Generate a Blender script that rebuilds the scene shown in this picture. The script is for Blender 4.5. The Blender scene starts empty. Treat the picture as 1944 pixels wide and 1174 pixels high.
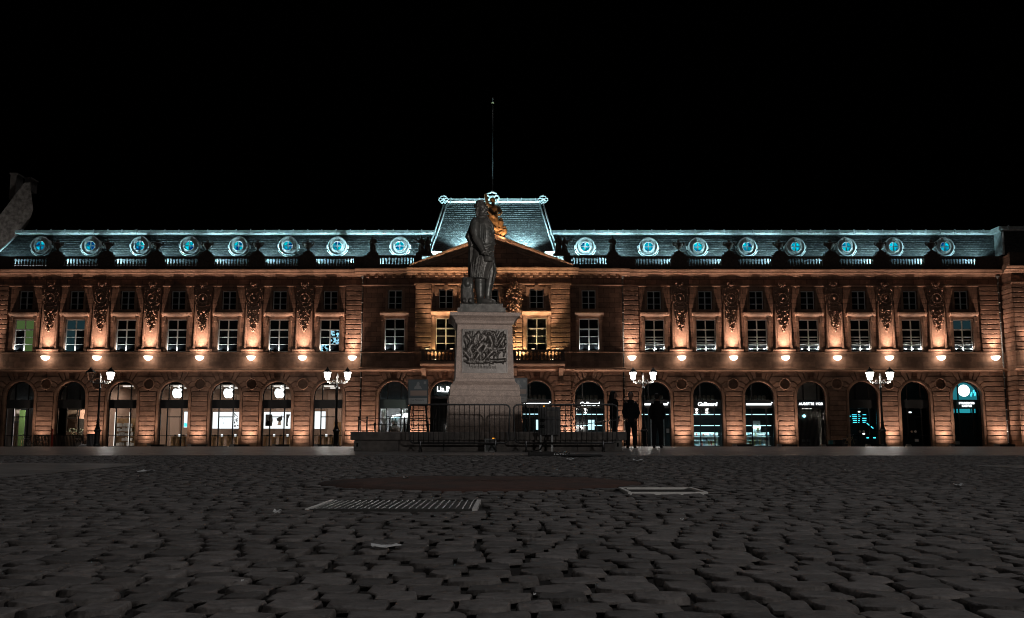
import bpy, bmesh, math, random
import numpy as np
from mathutils import Vector, Matrix

random.seed(7)
RNG = np.random.default_rng(7)
PI = math.pi
scn = bpy.context.scene
COL = scn.collection

# ------------------------------------------------------------------ camera
FPX, PCX, PCY, IW = 1907.0, 972.0, 587.0, 1944.0
TILT = math.atan(259.0 / FPX)
CAMZ = 0.45
cam_data = bpy.data.cameras.new("camera")
cam_data.sensor_width = 36.0
cam_data.lens = 36.0 * FPX / IW
cam_data.clip_start = 0.05
cam_data.clip_end = 2000.0
cam = bpy.data.objects.new("camera", cam_data)
cam.location = (0, 0, CAMZ)
cam.rotation_euler = (PI / 2 + TILT, 0, 0)
COL.objects.link(cam)
scn.camera = cam

# ------------------------------------------------------------------ world (night sky)
world = bpy.data.worlds.new("World")
scn.world = world
world.use_nodes = True
wn = world.node_tree
for n in list(wn.nodes):
    wn.nodes.remove(n)
w_out = wn.nodes.new("ShaderNodeOutputWorld")
w_bg = wn.nodes.new("ShaderNodeBackground")
w_sky = wn.nodes.new("ShaderNodeTexSky")
w_sky.sky_type = 'NISHITA'
w_sky.sun_disc = False
w_sky.sun_elevation = math.radians(-4.0)
w_sky.sun_rotation = math.radians(150)
w_bg.inputs[1].default_value = 0.004
wn.links.new(w_sky.outputs[0], w_bg.inputs[0])
wn.links.new(w_bg.outputs[0], w_out.inputs[0])

# faint moonlight over the square
moon_d = bpy.data.lights.new("moonlight", 'SUN')
moon_d.energy = 0.33
moon_d.angle = math.radians(16)
moon_d.color = (1.0, .97, .96)
moon = bpy.data.objects.new("moonlight", moon_d)
moon.rotation_euler = (math.radians(-24), 0, math.radians(-14))
COL.objects.link(moon)

scn.view_settings.view_transform = 'Standard'
scn.view_settings.look = 'None'
scn.view_settings.exposure = 0.0
scn.view_settings.gamma = 1.0
scn.view_settings.use_curve_mapping = False
scn.render.engine = 'CYCLES'
cy = scn.cycles
cy.use_denoising = True
cy.max_bounces = 5
cy.diffuse_bounces = 2
cy.glossy_bounces = 3
cy.transmission_bounces = 4
cy.transparent_max_bounces = 8
cy.sample_clamp_indirect = 3.0
cy.sample_clamp_direct = 0.0
cy.caustics_reflective = False
cy.caustics_refractive = False
cy.use_light_tree = True
cy.filter_width = 1.05
try:
    cy.denoiser = 'OPENIMAGEDENOISE'
    cy.denoising_input_passes = 'RGB_ALBEDO_NORMAL'
except Exception:
    pass

# ------------------------------------------------------------------ pixel -> place
def P(px, py, Y):
    """point of the photo's pixel on the vertical plane Y: returns (X, Z)"""
    s = Y / (FPX * math.cos(TILT) + math.sin(TILT) * (py - PCY))
    return s * (px - PCX), CAMZ + s * (FPX * math.sin(TILT) - math.cos(TILT) * (py - PCY))

F = 88.0                                  # distance of the palace front
XF = lambda px, py=640, Y=F: P(px, py, Y)[0]
ZF = lambda py, Y=F: P(PCX, py, Y)[1]

_ys = np.arange(-60, 330, 0.1)
_zz = np.interp(_ys, [-60, 0, 22, 27, 32, 45, 60, 88, 140, 330],
                [-0.6, 0, .231, .32, .37, .40, .385, .235, .05, 0])
_k = np.ones(31) / 31
_zs = np.convolve(np.pad(_zz, 15, mode='edge'), _k, 'valid')
def prof(y):
    return np.interp(y, _ys, _zs)
def ground_hit(px, py):
    """where a pixel's ray meets the ground"""
    y = 2.0
    while y < 120:
        x, z = P(px, py, y)
        if z <= prof(y):
            return x, y, float(prof(y))
        y += 0.01 if y < 40 else 0.1
    return x, y, float(prof(y))

# ------------------------------------------------------------------ mesh builder
class MB:
    def __init__(s):
        s.v, s.f, s.sm = [], [], []
    def add(s, verts, faces, smooth=False):
        o = len(s.v)
        s.v.extend([tuple(map(float, p)) for p in verts])
        for f in faces:
            s.f.append(tuple(i + o for i in f))
            s.sm.append(smooth)
        return s
    def box(s, x0, x1, y0, y1, z0, z1):
        return s.add([(x0,y0,z0),(x1,y0,z0),(x1,y1,z0),(x0,y1,z0),(x0,y0,z1),(x1,y0,z1),(x1,y1,z1),(x0,y1,z1)],
                     [(0,3,2,1),(4,5,6,7),(0,1,5,4),(1,2,6,5),(2,3,7,6),(3,0,4,7)])
    def xz(s, pts, y0, y1):
        n = len(pts)
        v = [(p[0], y0, p[1]) for p in pts] + [(p[0], y1, p[1]) for p in pts]
        f = [tuple(range(n)), tuple(range(2*n-1, n-1, -1))]
        f += [(i, i+n, (i+1) % n + n, (i+1) % n) for i in range(n)]
        return s.add(v, f)
    def yz(s, pts, x0, x1):
        n = len(pts)
        v = [(x0, p[0], p[1]) for p in pts] + [(x1, p[0], p[1]) for p in pts]
        f = [tuple(range(n)), tuple(range(2*n-1, n-1, -1))]
        f += [(i, i+n, (i+1) % n + n, (i+1) % n) for i in range(n)]
        return s.add(v, f)
    def quad(s, a, b, c, d):
        return s.add([a, b, c, d], [(0, 1, 2, 3)])
    def lathe(s, prof_, cx, cy_, z0=0.0, n=16, smooth=True):
        v, f = [], []
        m = len(prof_)
        for r, z in prof_:
            for k in range(n):
                a = 2*PI*k/n
                v.append((cx + r*math.cos(a), cy_ + r*math.sin(a), z0 + z))
        for i in range(m-1):
            for k in range(n):
                k2 = (k+1) % n
                f.append((i*n+k, i*n+k2, (i+1)*n+k2, (i+1)*n+k))
        f.append(tuple(range(n-1, -1, -1)))
        f.append(tuple((m-1)*n + k for k in range(n)))
        return s.add(v, f, smooth)
    def loft(s, rings, smooth=True):
        n = len(rings[0]); m = len(rings)
        v = [p for r in rings for p in r]
        f = []
        for i in range(m-1):
            for k in range(n):
                k2 = (k+1) % n
                f.append((i*n+k, i*n+k2, (i+1)*n+k2, (i+1)*n+k))
        f.append(tuple(range(n-1, -1, -1)))
        f.append(tuple((m-1)*n + k for k in range(n)))
        return s.add(v, f, smooth)
    def tube(s, pts, r, n=8, smooth=True):
        pts = [Vector(p) for p in pts]
        m = len(pts)
        rs = r if isinstance(r, (list, tuple)) else [r]*m
        rings = []
        up = None
        for i, p in enumerate(pts):
            t = (pts[min(i+1, m-1)] - pts[max(i-1, 0)])
            t = t.normalized() if t.length > 1e-9 else Vector((0, 0, 1))
            if up is None:
                up = Vector((0, 0, 1)) if abs(t.z) < .9 else Vector((0, 1, 0))
            a = t.cross(up)
            if a.length < 1e-4:
                a = t.cross(Vector((1, 0, 0)))
            a.normalize()
            b = a.cross(t).normalized()
            up = b
            rings.append([tuple(p + rs[i]*(math.cos(2*PI*k/n)*a + math.sin(2*PI*k/n)*b)) for k in range(n)])
        return s.loft(rings, smooth)
    def sph(s, c, r, nu=8, nv=6, rot=None, smooth=True):
        if not isinstance(r, (list, tuple)):
            r = (r, r, r)
        v, f = [], []
        R = rot
        def tr(p):
            q = Vector((p[0]*r[0], p[1]*r[1], p[2]*r[2]))
            if R is not None:
                q = R @ q
            return (c[0]+q[0], c[1]+q[1], c[2]+q[2])
        v.append(tr((0, 0, -1)))
        for j in range(1, nv):
            t = PI*j/nv
            for k in range(nu):
                a = 2*PI*k/nu
                v.append(tr((math.sin(t)*math.cos(a), math.sin(t)*math.sin(a), -math.cos(t))))
        v.append(tr((0, 0, 1)))
        for k in range(nu):
            f.append((0, 1+(k+1) % nu, 1+k))
        for j in range(nv-2):
            for k in range(nu):
                k2 = (k+1) % nu
                f.append((1+j*nu+k, 1+j*nu+k2, 1+(j+1)*nu+k2, 1+(j+1)*nu+k))
        l = len(v)-1
        for k in range(nu):
            f.append((l, 1+(nv-2)*nu+k, 1+(nv-2)*nu+(k+1) % nu))
        return s.add(v, f, smooth)
    def torus(s, c, R, r, axis='y', nu=24, nv=8, a0=0, a1=2*PI):
        full = abs(a1-a0-2*PI) < 1e-6
        pts = []
        for k in range(nu + (0 if full else 1)):
            a = a0 + (a1-a0)*k/nu
            if axis == 'y':
                pts.append((c[0]+R*math.cos(a), c[1], c[2]+R*math.sin(a), a))
            elif axis == 'x':
                pts.append((c[0], c[1]+R*math.cos(a), c[2]+R*math.sin(a), a))
            else:
                pts.append((c[0]+R*math.cos(a), c[1]+R*math.sin(a), c[2], a))
        v = []
        for p in pts:
            a = p[3]
            for j in range(nv):
                b = 2*PI*j/nv
                q = r*math.cos(b); h = r*math.sin(b)
                if axis == 'y':
                    v.append((p[0]+q*math.cos(a), p[1]+h, p[2]+q*math.sin(a)))
                elif axis == 'x':
                    v.append((p[0]+h, p[1]+q*math.cos(a), p[2]+q*math.sin(a)))
                else:
                    v.append((p[0]+q*math.cos(a), p[1]+q*math.sin(a), p[2]+h))
        f = []
        m = len(pts)
        for i in range(m if full else m-1):
            i2 = (i+1) % m
            for j in range(nv):
                j2 = (j+1) % nv
                f.append((i*nv+j, i2*nv+j, i2*nv+j2, i*nv+j2))
        return s.add(v, f, True)
    def mesh(s, name, off=(0, 0, 0), fix=True):
        me = bpy.data.meshes.new(name)
        v = np.array(s.v, dtype=float).reshape(-1, 3) - np.array(off)
        me.from_pydata(v.tolist(), [], s.f)
        me.polygons.foreach_set("use_smooth", s.sm)
        if fix:
            bm = bmesh.new(); bm.from_mesh(me)
            bmesh.ops.recalc_face_normals(bm, faces=bm.faces)
            bm.to_mesh(me); bm.free()
        me.update()
        return me
    def build(s, name, mat, parent=None, fix=True):
        off = wloc(parent)
        return OB(name, s.mesh(name, off, fix), mat, parent)

WL = {}
def wloc(o):
    return WL.get(o.name, (0.0, 0.0, 0.0)) if o is not None else (0.0, 0.0, 0.0)
def OB(name, me, mat, parent=None, loc=None):
    o = bpy.data.objects.new(name, me)
    if mat is not None and len(me.materials) == 0:
        me.materials.append(mat)
    COL.objects.link(o)
    base = wloc(parent)
    if parent is not None:
        o.parent = parent
    if loc is not None:
        o.location = (loc[0]-base[0], loc[1]-base[1], loc[2]-base[2])
        WL[o.name] = tuple(loc)
    else:
        WL[o.name] = base
    return o
def EMPTY(name, loc, parent=None):
    o = bpy.data.objects.new(name, None)
    o.empty_display_size = 0.3
    COL.objects.link(o)
    b = wloc(parent)
    if parent is not None:
        o.parent = parent
    o.location = (loc[0]-b[0], loc[1]-b[1], loc[2]-b[2])
    WL[o.name] = tuple(loc)
    return o
def tag(o, label=None, cat=None, group=None, kind=None):
    if label: o["label"] = label
    if cat: o["category"] = cat
    if group: o["group"] = group
    if kind: o["kind"] = kind
    return o
def copy_tree(o, loc, rz=None, parent=None):
    c = o.copy(); COL.objects.link(c)
    c.parent = parent
    if loc is not None:
        c.location = loc
        WL[c.name] = tuple(loc)
    if rz is not None:
        c.rotation_euler = (0, 0, rz)
    for ch in list(o.children):
        copy_tree(ch, None, None, c)
    return c
def light(kind, name, loc, energy, color, parent=None, target=None, size=0.1, spot=None, blend=0.6, sy=None):
    d = bpy.data.lights.new(name, kind)
    d.energy = energy
    d.color = color
    if kind == 'AREA':
        d.size = size
        if sy:
            d.shape = 'RECTANGLE'; d.size_y = sy
    else:
        d.shadow_soft_size = size
    if kind == 'SPOT':
        d.spot_size = math.radians(spot); d.spot_blend = blend
    o = bpy.data.objects.new(name, d)
    COL.objects.link(o)
    b = wloc(parent)
    if parent is not None:
        o.parent = parent
    o.location = (loc[0]-b[0], loc[1]-b[1], loc[2]-b[2])
    if target is not None:
        dr = Vector(target) - Vector(loc)
        o.rotation_euler = dr.to_track_quat('-Z', 'Y').to_euler()
    return o
def offset_poly(pts, d):
    """shrink a polygon by d"""
    n = len(pts)
    A = sum(pts[i][0]*pts[(i+1) % n][1] - pts[(i+1) % n][0]*pts[i][1] for i in range(n))
    sg = 1 if A > 0 else -1
    out = []
    for i in range(n):
        p0, p1, p2 = Vector(pts[i-1]), Vector(pts[i]), Vector(pts[(i+1) % n])
        e1 = (p1-p0); e2 = (p2-p1)
        if e1.length < 1e-6 or e2.length < 1e-6:
            out.append(tuple(p1)); continue
        e1.normalize(); e2.normalize()
        n1 = Vector((-e1.y, e1.x))*sg; n2 = Vector((-e2.y, e2.x))*sg
        nn = n1+n2
        if nn.length < 1e-3:
            nn = n1
        nn.normalize()
        c = max(.35, nn.dot(n1))
        out.append(tuple(p1 + nn*(d/c)))
    return out
def remesh(mb, name, voxel, smooth=2, off=(0, 0, 0)):
    me = mb.mesh(name+"_raw", off, True)
    t = bpy.data.objects.new(name+"_tmp", me)
    COL.objects.link(t)
    m = t.modifiers.new("r", 'REMESH')
    m.mode = 'VOXEL'; m.voxel_size = voxel; m.use_smooth_shade = True
    if smooth:
        k = t.modifiers.new("s", 'SMOOTH')
        k.iterations = smooth; k.factor = 0.5
    dg = bpy.context.evaluated_depsgraph_get()
    dg.update()
    r = bpy.data.meshes.new_from_object(t.evaluated_get(dg))
    r.name = name
    bpy.data.objects.remove(t)
    bpy.data.meshes.remove(me)
    for p in r.polygons:
        p.use_smooth = True
    return r
def text_mesh(body, size, extrude=0.01, shear=0.0, spacing=1.0, bold=0.0):
    c = bpy.data.curves.new("t", 'FONT')
    c.body = body; c.size = size; c.extrude = extrude; c.shear = shear
    c.align_x = 'CENTER'; c.align_y = 'CENTER'; c.space_character = spacing
    c.offset = bold
    c.resolution_u = 3
    o = bpy.data.objects.new("t", c); COL.objects.link(o)
    dg = bpy.context.evaluated_depsgraph_get(); dg.update()
    me = bpy.data.meshes.new_from_object(o.evaluated_get(dg))
    bpy.data.objects.remove(o); bpy.data.curves.remove(c)
    me.transform(Matrix.Rotation(PI/2, 4, 'X'))
    me.name = "lettering"
    return me

# ------------------------------------------------------------------ materials
class NT:
    def __init__(s, name):
        s.m = bpy.data.materials.new(name)
        s.m.use_nodes = True
        s.t = s.m.node_tree
        for n in list(s.t.nodes):
            s.t.nodes.remove(n)
        s.out = s.t.nodes.new("ShaderNodeOutputMaterial")
    def n(s, typ, **kw):
        x = s.t.nodes.new(typ)
        for k, v in kw.items():
            if isinstance(k, str) and k.startswith('i_'):
                x.inputs[int(k[2:])].default_value = v
            else:
                setattr(x, k, v)
        return x
    def l(s, a, b):
        s.t.links.new(a, b)
    def math(s, op, a, b):
        x = s.n("ShaderNodeMath", operation=op)
        for i, q in enumerate((a, b)):
            if isinstance(q, (int, float)):
                x.inputs[i].default_value = q
            else:
                s.l(q, x.inputs[i])
        return x.outputs[0]
    def mix(s, fac, a, b, blend='MIX'):
        x = s.n("ShaderNodeMixRGB", blend_type=blend)
        for i, q in enumerate((fac, a, b)):
            if isinstance(q, (int, float)):
                x.inputs[i].default_value = q
            elif isinstance(q, (tuple, list)):
                x.inputs[i].default_value = (q[0], q[1], q[2], 1)
            else:
                s.l(q, x.inputs[i])
        return x.outputs[0]

def principled(name, col, rough=.6, metal=0.0, noise=0.0, scale=8.0, bump=0.0, bscale=30.0, spec=None, dirt=None):
    t = NT(name)
    p = t.n("ShaderNodeBsdfPrincipled")
    p.inputs["Base Color"].default_value = (*col, 1)
    p.inputs["Roughness"].default_value = rough
    p.inputs["Metallic"].default_value = metal
    if spec is not None:
        p.inputs["Specular IOR Level"].default_value = spec
    g = t.n("ShaderNodeNewGeometry")
    if noise > 0:
        nz = t.n("ShaderNodeTexNoise"); nz.inputs["Scale"].default_value = scale; nz.inputs["Detail"].default_value = 5
        t.l(g.outputs["Position"], nz.inputs["Vector"])
        a = tuple(max(0, c*(1-noise)) for c in col); b = tuple(c*(1+noise) for c in col)
        r = t.n("ShaderNodeMapRange"); r.inputs[1].default_value = .3; r.inputs[2].default_value = .7
        t.l(nz.outputs[0], r.inputs[0])
        c = t.mix(r.outputs[0], a, b)
        if dirt:
            n2 = t.n("ShaderNodeTexNoise"); n2.inputs["Scale"].default_value = scale*.23; n2.inputs["Detail"].default_value = 4
            t.l(g.outputs["Position"], n2.inputs["Vector"])
            r2 = t.n("ShaderNodeMapRange"); r2.inputs[1].default_value = .45; r2.inputs[2].default_value = .7
            t.l(n2.outputs[0], r2.inputs[0])
            c = t.mix(r2.outputs[0], c, dirt)
        t.l(c, p.inputs["Base Color"])
        rr = t.math('MULTIPLY_ADD', nz.outputs[0], .3) if False else None
    if bump > 0:
        nb = t.n("ShaderNodeTexNoise"); nb.inputs["Scale"].default_value = bscale; nb.inputs["Detail"].default_value = 4
        t.l(g.outputs["Position"], nb.inputs["Vector"])
        bp = t.n("ShaderNodeBump"); bp.inputs["Strength"].default_value = bump; bp.inputs["Distance"].default_value = .02
        t.l(nb.outputs[0], bp.inputs["Height"])
        t.l(bp.outputs[0], p.inputs["Normal"])
    t.l(p.outputs[0], t.out.inputs[0])
    return t.m

def emission(name, col, strength):
    t = NT(name)
    e = t.n("ShaderNodeEmission")
    e.inputs[0].default_value = (*col, 1); e.inputs[1].default_value = strength
    t.l(e.outputs[0], t.out.inputs[0])
    return t.m

def stone_mat(name, col, bw=.95, bh=.43, mortar=0.0, tint=.22, bump=.25):
    """sandstone: block-to-block tint, grain, soot"""
    t = NT(name)
    g = t.n("ShaderNodeNewGeometry")
    sx = t.n("ShaderNodeSeparateXYZ"); t.l(g.outputs["Position"], sx.inputs[0])
    cx = t.n("ShaderNodeCombineXYZ"); t.l(sx.outputs[0], cx.inputs[0]); t.l(sx.outputs[2], cx.inputs[1])
    br = t.n("ShaderNodeTexBrick")
    br.offset = .5
    br.inputs["Scale"].default_value = 1.0
    br.inputs["Brick Width"].default_value = bw
    br.inputs["Row Height"].default_value = bh
    br.inputs["Mortar Size"].default_value = mortar
    br.inputs["Mortar Smooth"].default_value = .2
    br.inputs["Bias"].default_value = -.15
    a = tuple(c*(1-tint) for c in col); b = tuple(min(1, c*(1+tint)) for c in col)
    br.inputs["Color1"].default_value = (*a, 1)
    br.inputs["Color2"].default_value = (b[0], b[1]*.97, b[2]*.93, 1)
    br.inputs["Mortar"].default_value = (col[0]*.35, col[1]*.33, col[2]*.32, 1)
    t.l(cx.outputs[0], br.inputs["Vector"])
    nz = t.n("ShaderNodeTexNoise"); nz.inputs["Scale"].default_value = 1.3; nz.inputs["Detail"].default_value = 8; nz.inputs["Roughness"].default_value = .65
    t.l(g.outputs["Position"], nz.inputs["Vector"])
    r = t.n("ShaderNodeMapRange"); r.inputs[1].default_value = .35; r.inputs[2].default_value = .68
    r.inputs[3].default_value = .62; r.inputs[4].default_value = 1.15
    t.l(nz.outputs[0], r.inputs[0])
    c = t.mix(1.0, br.outputs[0], r.outputs[0], 'MULTIPLY')
    oi = t.n("ShaderNodeObjectInfo")
    r2 = t.n("ShaderNodeMapRange"); r2.inputs[3].default_value = .82; r2.inputs[4].default_value = 1.16
    t.l(oi.outputs["Random"], r2.inputs[0])
    c = t.mix(1.0, c, r2.outputs[0], 'MULTIPLY')
    p = t.n("ShaderNodeBsdfPrincipled")
    t.l(c, p.inputs["Base Color"])
    p.inputs["Roughness"].default_value = .85
    p.inputs["Specular IOR Level"].default_value = .25
    n2 = t.n("ShaderNodeTexNoise"); n2.inputs["Scale"].default_value = 9; n2.inputs["Detail"].default_value = 6
    t.l(g.outputs["Position"], n2.inputs["Vector"])
    h = t.math('MULTIPLY', br.outputs["Fac"], -1.2)
    h = t.math('ADD', h, n2.outputs[0])
    bp = t.n("ShaderNodeBump"); bp.inputs["Strength"].default_value = bump; bp.inputs["Distance"].default_value = .05
    t.l(h, bp.inputs["Height"]); t.l(bp.outputs[0], p.inputs["Normal"])
    t.l(p.outputs[0], t.out.inputs[0])
    return t.m

def slate_mat():
    t = NT("slate")
    g = t.n("ShaderNodeNewGeometry")
    sx = t.n("ShaderNodeSeparateXYZ"); t.l(g.outputs["Position"], sx.inputs[0])
    cx = t.n("ShaderNodeCombineXYZ"); t.l(sx.outputs[0], cx.inputs[0]); t.l(sx.outputs[2], cx.inputs[1])
    br = t.n("ShaderNodeTexBrick")
    br.inputs["Scale"].default_value = 1.0
    br.inputs["Brick Width"].default_value = .26
    br.inputs["Row Height"].default_value = .165
    br.inputs["Mortar Size"].default_value = .012
    br.inputs["Color1"].default_value = (.075, .077, .08, 1)
    br.inputs["Color2"].default_value = (.18, .182, .182, 1)
    br.inputs["Mortar"].default_value = (.015, .016, .018, 1)
    t.l(cx.outputs[0], br.inputs["Vector"])
    p = t.n("ShaderNodeBsdfPrincipled")
    t.l(br.outputs[0], p.inputs["Base Color"])
    p.inputs["Roughness"].default_value = .48
    bp = t.n("ShaderNodeBump"); bp.inputs["Strength"].default_value = .5; bp.inputs["Distance"].default_value = .03
    t.l(t.math('MULTIPLY', br.outputs["Fac"], -1.0), bp.inputs["Height"])
    t.l(bp.outputs[0], p.inputs["Normal"])
    t.l(p.outputs[0], t.out.inputs[0])
    return t.m

def glass_mat(name, tint=(1, 1, 1), refl=1.0):
    t = NT(name)
    tr = t.n("ShaderNodeBsdfTransparent"); tr.inputs[0].default_value = (*tint, 1)
    gl = t.n("ShaderNodeBsdfGlossy"); gl.inputs["Roughness"].default_value = .03
    gl.inputs[0].default_value = (refl, refl, refl, 1)
    fr = t.n("ShaderNodeFresnel"); fr.inputs[0].default_value = 1.5
    mx = t.n("ShaderNodeMixShader")
    t.l(fr.outputs[0], mx.inputs[0]); t.l(tr.outputs[0], mx.inputs[1]); t.l(gl.outputs[0], mx.inputs[2])
    t.l(mx.outputs[0], t.out.inputs[0])
    return t.m

def cobble_mat():
    t = NT("cobble_stone")
    g = t.n("ShaderNodeNewGeometry")
    oi = t.n("ShaderNodeObjectInfo")
    at = t.n("ShaderNodeAttribute", attribute_name="tint")
    v = t.math('ADD', oi.outputs["Random"], at.outputs["Fac"])
    v = t.math('FRACT', v, 0)
    nz = t.n("ShaderNodeTexNoise"); nz.inputs["Scale"].default_value = 22; nz.inputs["Detail"].default_value = 8; nz.inputs["Roughness"].default_value = .7
    t.l(g.outputs["Position"], nz.inputs["Vector"])
    ramp = t.mix(v, (.066, .0605, .060), (.170, .155, .152))
    r = t.n("ShaderNodeMapRange"); r.inputs[1].default_value = .32; r.inputs[2].default_value = .7; r.inputs[3].default_value = .45; r.inputs[4].default_value = 1.4
    t.l(nz.outputs[0], r.inputs[0])
    c = t.mix(1.0, ramp, r.outputs[0], 'MULTIPLY')
    p = t.n("ShaderNodeBsdfPrincipled")
    t.l(c, p.inputs["Base Color"])
    rr = t.n("ShaderNodeMapRange"); rr.inputs[3].default_value = .42; rr.inputs[4].default_value = .75
    t.l(nz.outputs[0], rr.inputs[0]); t.l(rr.outputs[0], p.inputs["Roughness"])
    n2 = t.n("ShaderNodeTexNoise"); n2.inputs["Scale"].default_value = 60; n2.inputs["Detail"].default_value = 6
    t.l(g.outputs["Position"], n2.inputs["Vector"])
    bp = t.n("ShaderNodeBump"); bp.inputs["Strength"].default_value = .55; bp.inputs["Distance"].default_value = .012
    t.l(n2.outputs[0], bp.inputs["Height"]); t.l(bp.outputs[0], p.inputs["Normal"])
    t.l(p.outputs[0], t.out.inputs[0])
    return t.m

def paving_mat(name, col, bw, bh, rough):
    t = NT(name)
    g = t.n("ShaderNodeNewGeometry")
    br = t.n("ShaderNodeTexBrick")
    br.inputs["Scale"].default_value = 1.0
    br.inputs["Brick Width"].default_value = bw
    br.inputs["Row Height"].default_value = bh
    br.inputs["Mortar Size"].default_value = .012
    br.inputs["Color1"].default_value = (*[c*.8 for c in col], 1)
    br.inputs["Color2"].default_value = (*[c*1.2 for c in col], 1)
    br.inputs["Mortar"].default_value = (*[c*.3 for c in col], 1)
    t.l(g.outputs["Position"], br.inputs["Vector"])
    nz = t.n("ShaderNodeTexNoise"); nz.inputs["Scale"].default_value = 2.5; nz.inputs["Detail"].default_value = 7
    t.l(g.outputs["Position"], nz.inputs["Vector"])
    r = t.n("ShaderNodeMapRange"); r.inputs[1].default_value = .3; r.inputs[2].default_value = .7; r.inputs[3].default_value = .65; r.inputs[4].default_value = 1.2
    t.l(nz.outputs[0], r.inputs[0])
    p = t.n("ShaderNodeBsdfPrincipled")
    t.l(t.mix(1.0, br.outputs[0], r.outputs[0], 'MULTIPLY'), p.inputs["Base Color"])
    r3 = t.n("ShaderNodeMapRange"); r3.inputs[1].default_value = .3; r3.inputs[2].default_value = .7; r3.inputs[3].default_value = rough*.75; r3.inputs[4].default_value = rough*1.3
    t.l(nz.outputs[0], r3.inputs[0]); t.l(r3.outputs[0], p.inputs["Roughness"])
    n2 = t.n("ShaderNodeTexNoise"); n2.inputs["Scale"].default_value = 14; n2.inputs["Detail"].default_value = 5
    t.l(g.outputs["Position"], n2.inputs["Vector"])
    bp = t.n("ShaderNodeBump"); bp.inputs["Strength"].default_value = .3; bp.inputs["Distance"].default_value = .02
    t.l(t.math('SUBTRACT', n2.outputs[0], br.outputs["Fac"]), bp.inputs["Height"]); t.l(bp.outputs[0], p.inputs["Normal"])
    t.l(p.outputs[0], t.out.inputs[0])
    return t.m

def dormer_glass():
    """lit blue window: deep blue to cyan, uneven"""
    t = NT("blue_lit_glass")
    g = t.n("ShaderNodeNewGeometry")
    oi = t.n("ShaderNodeObjectInfo")
    ad = t.n("ShaderNodeVectorMath", operation='ADD')
    t.l(g.outputs["Position"], ad.inputs[0]); t.l(oi.outputs["Random"], ad.inputs[1])
    nz = t.n("ShaderNodeTexNoise"); nz.inputs["Scale"].default_value = 1.5; nz.inputs["Detail"].default_value = 2
    t.l(ad.outputs[0], nz.inputs["Vector"])
    r = t.n("ShaderNodeMapRange"); r.inputs[1].default_value = .38; r.inputs[2].default_value = .62
    t.l(nz.outputs[0], r.inputs[0])
    c = t.mix(r.outputs[0], (.0, .03, .22), (.0, .72, 1.0))
    e = t.n("ShaderNodeEmission"); e.inputs[1].default_value = .95
    t.l(c, e.inputs[0])
    gl = t.n("ShaderNodeBsdfGlossy"); gl.inputs["Roughness"].default_value = .1
    mx = t.n("ShaderNodeMixShader"); mx.inputs[0].default_value = .1
    t.l(e.outputs[0], mx.inputs[1]); t.l(gl.outputs[0], mx.inputs[2])
    t.l(mx.outputs[0], t.out.inputs[0])
    return t.m

M = {}
M['stone'] = stone_mat("sandstone", (.40, .255, .195))
M['wall'] = stone_mat("sandstone_wall", (.36, .22, .165), mortar=.018)
M['trim'] = stone_mat("sandstone_trim", (.43, .275, .205), bw=1.9, bh=9, tint=.12, bump=.12)
M['carved'] = principled("carved_sandstone", (.40, .25, .185), .85, 0, .25, 6, .3, 25)
M['slate'] = slate_mat()
M['zinc'] = principled("zinc", (.70, .74, .75), .42, .1, .25, 2.5, .1, 6)
M['lead_dark'] = principled("lead_sheet", (.16, .18, .19), .5, .5, .25, 3)
M['white_frame'] = principled("white_paint", (.72, .71, .68), .5, 0, .08, 9)
M['grey_frame'] = principled("grey_paint", (.74, .75, .76), .5, 0, .1, 9)
M['dark_glass'] = principled("dark_window_glass", (.010, .012, .014), .06, 0)
M['glass'] = glass_mat("shop_glass", (.96, .98, .98), .8)
M['black_metal'] = principled("black_metal", (.018, .019, .02), .42, .4, .3, 12)
M['iron'] = principled("cast_iron", (.02, .022, .022), .35, .5, .2, 14, .1, 30)
M['anthracite'] = principled("anthracite_fascia", (.032, .036, .04), .4, .1, .15, 5)
M['bronze'] = principled("dark_bronze", (.125, .118, .110), .40, .35, .45, 5, .4, 16, dirt=(.055, .068, .066))
M['relief_bronze'] = principled("brown_bronze", (.075, .066, .06), .36, .4, .3, 6, .15, 30)
M['granite'] = principled("granite", (.42, .325, .28), .62, 0, .38, 45, .25, 60, dirt=(.30, .235, .205))
M['grey_stone'] = principled("grey_stone", (.30, .27, .255), .7, 0, .3, 6, .25, 30, dirt=(.17, .165, .17))
M['gilt'] = principled("gilded_stone", (.42, .27, .15), .6, .1, .3, 5, .2, 15)
M['dark_stone'] = principled("weathered_stone", (.13, .095, .08), .85, 0, .3, 5, .25, 15)
M['steel'] = principled("galvanised_steel", (.42, .43, .44), .38, .8, .2, 12)
M['worn_iron'] = principled("worn_iron_plate", (.055, .054, .053), .7, .15, .35, 18, .2, 40)
M['pale_rim'] = principled("worn_bright_rim", (.85, .84, .83), .4, .15, .1, 20)
M['dull_steel'] = principled("dull_steel_tube", (.11, .11, .115), .45, .6, .25, 15)
M['bright_steel'] = principled("polished_steel", (.75, .76, .77), .25, .9, .15, 12)
M['cobble'] = cobble_mat()
M['dirt'] = principled("joint_dirt", (.022, .019, .018), .95, 0, .4, 30, .4, 50)
M['soil'] = principled("brown_soil", (.095, .048, .038), .95, 0, .35, 9, .5, 40, dirt=(.055, .042, .038))
M['paving'] = paving_mat("stone_paving", (.17, .152, .145), .9, .45, .36)
M['paving_wedge'] = paving_mat("pale_paving", (.19, .18, .175), .8, .35, .5)
M['paper'] = principled("white_paper", (.72, .74, .76), .7, 0, .08, 8)
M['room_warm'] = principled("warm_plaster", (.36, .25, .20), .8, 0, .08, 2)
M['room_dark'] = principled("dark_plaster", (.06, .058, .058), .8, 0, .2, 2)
M['room_grey'] = principled("grey_plaster", (.30, .30, .30), .8, 0, .1, 2)
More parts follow.
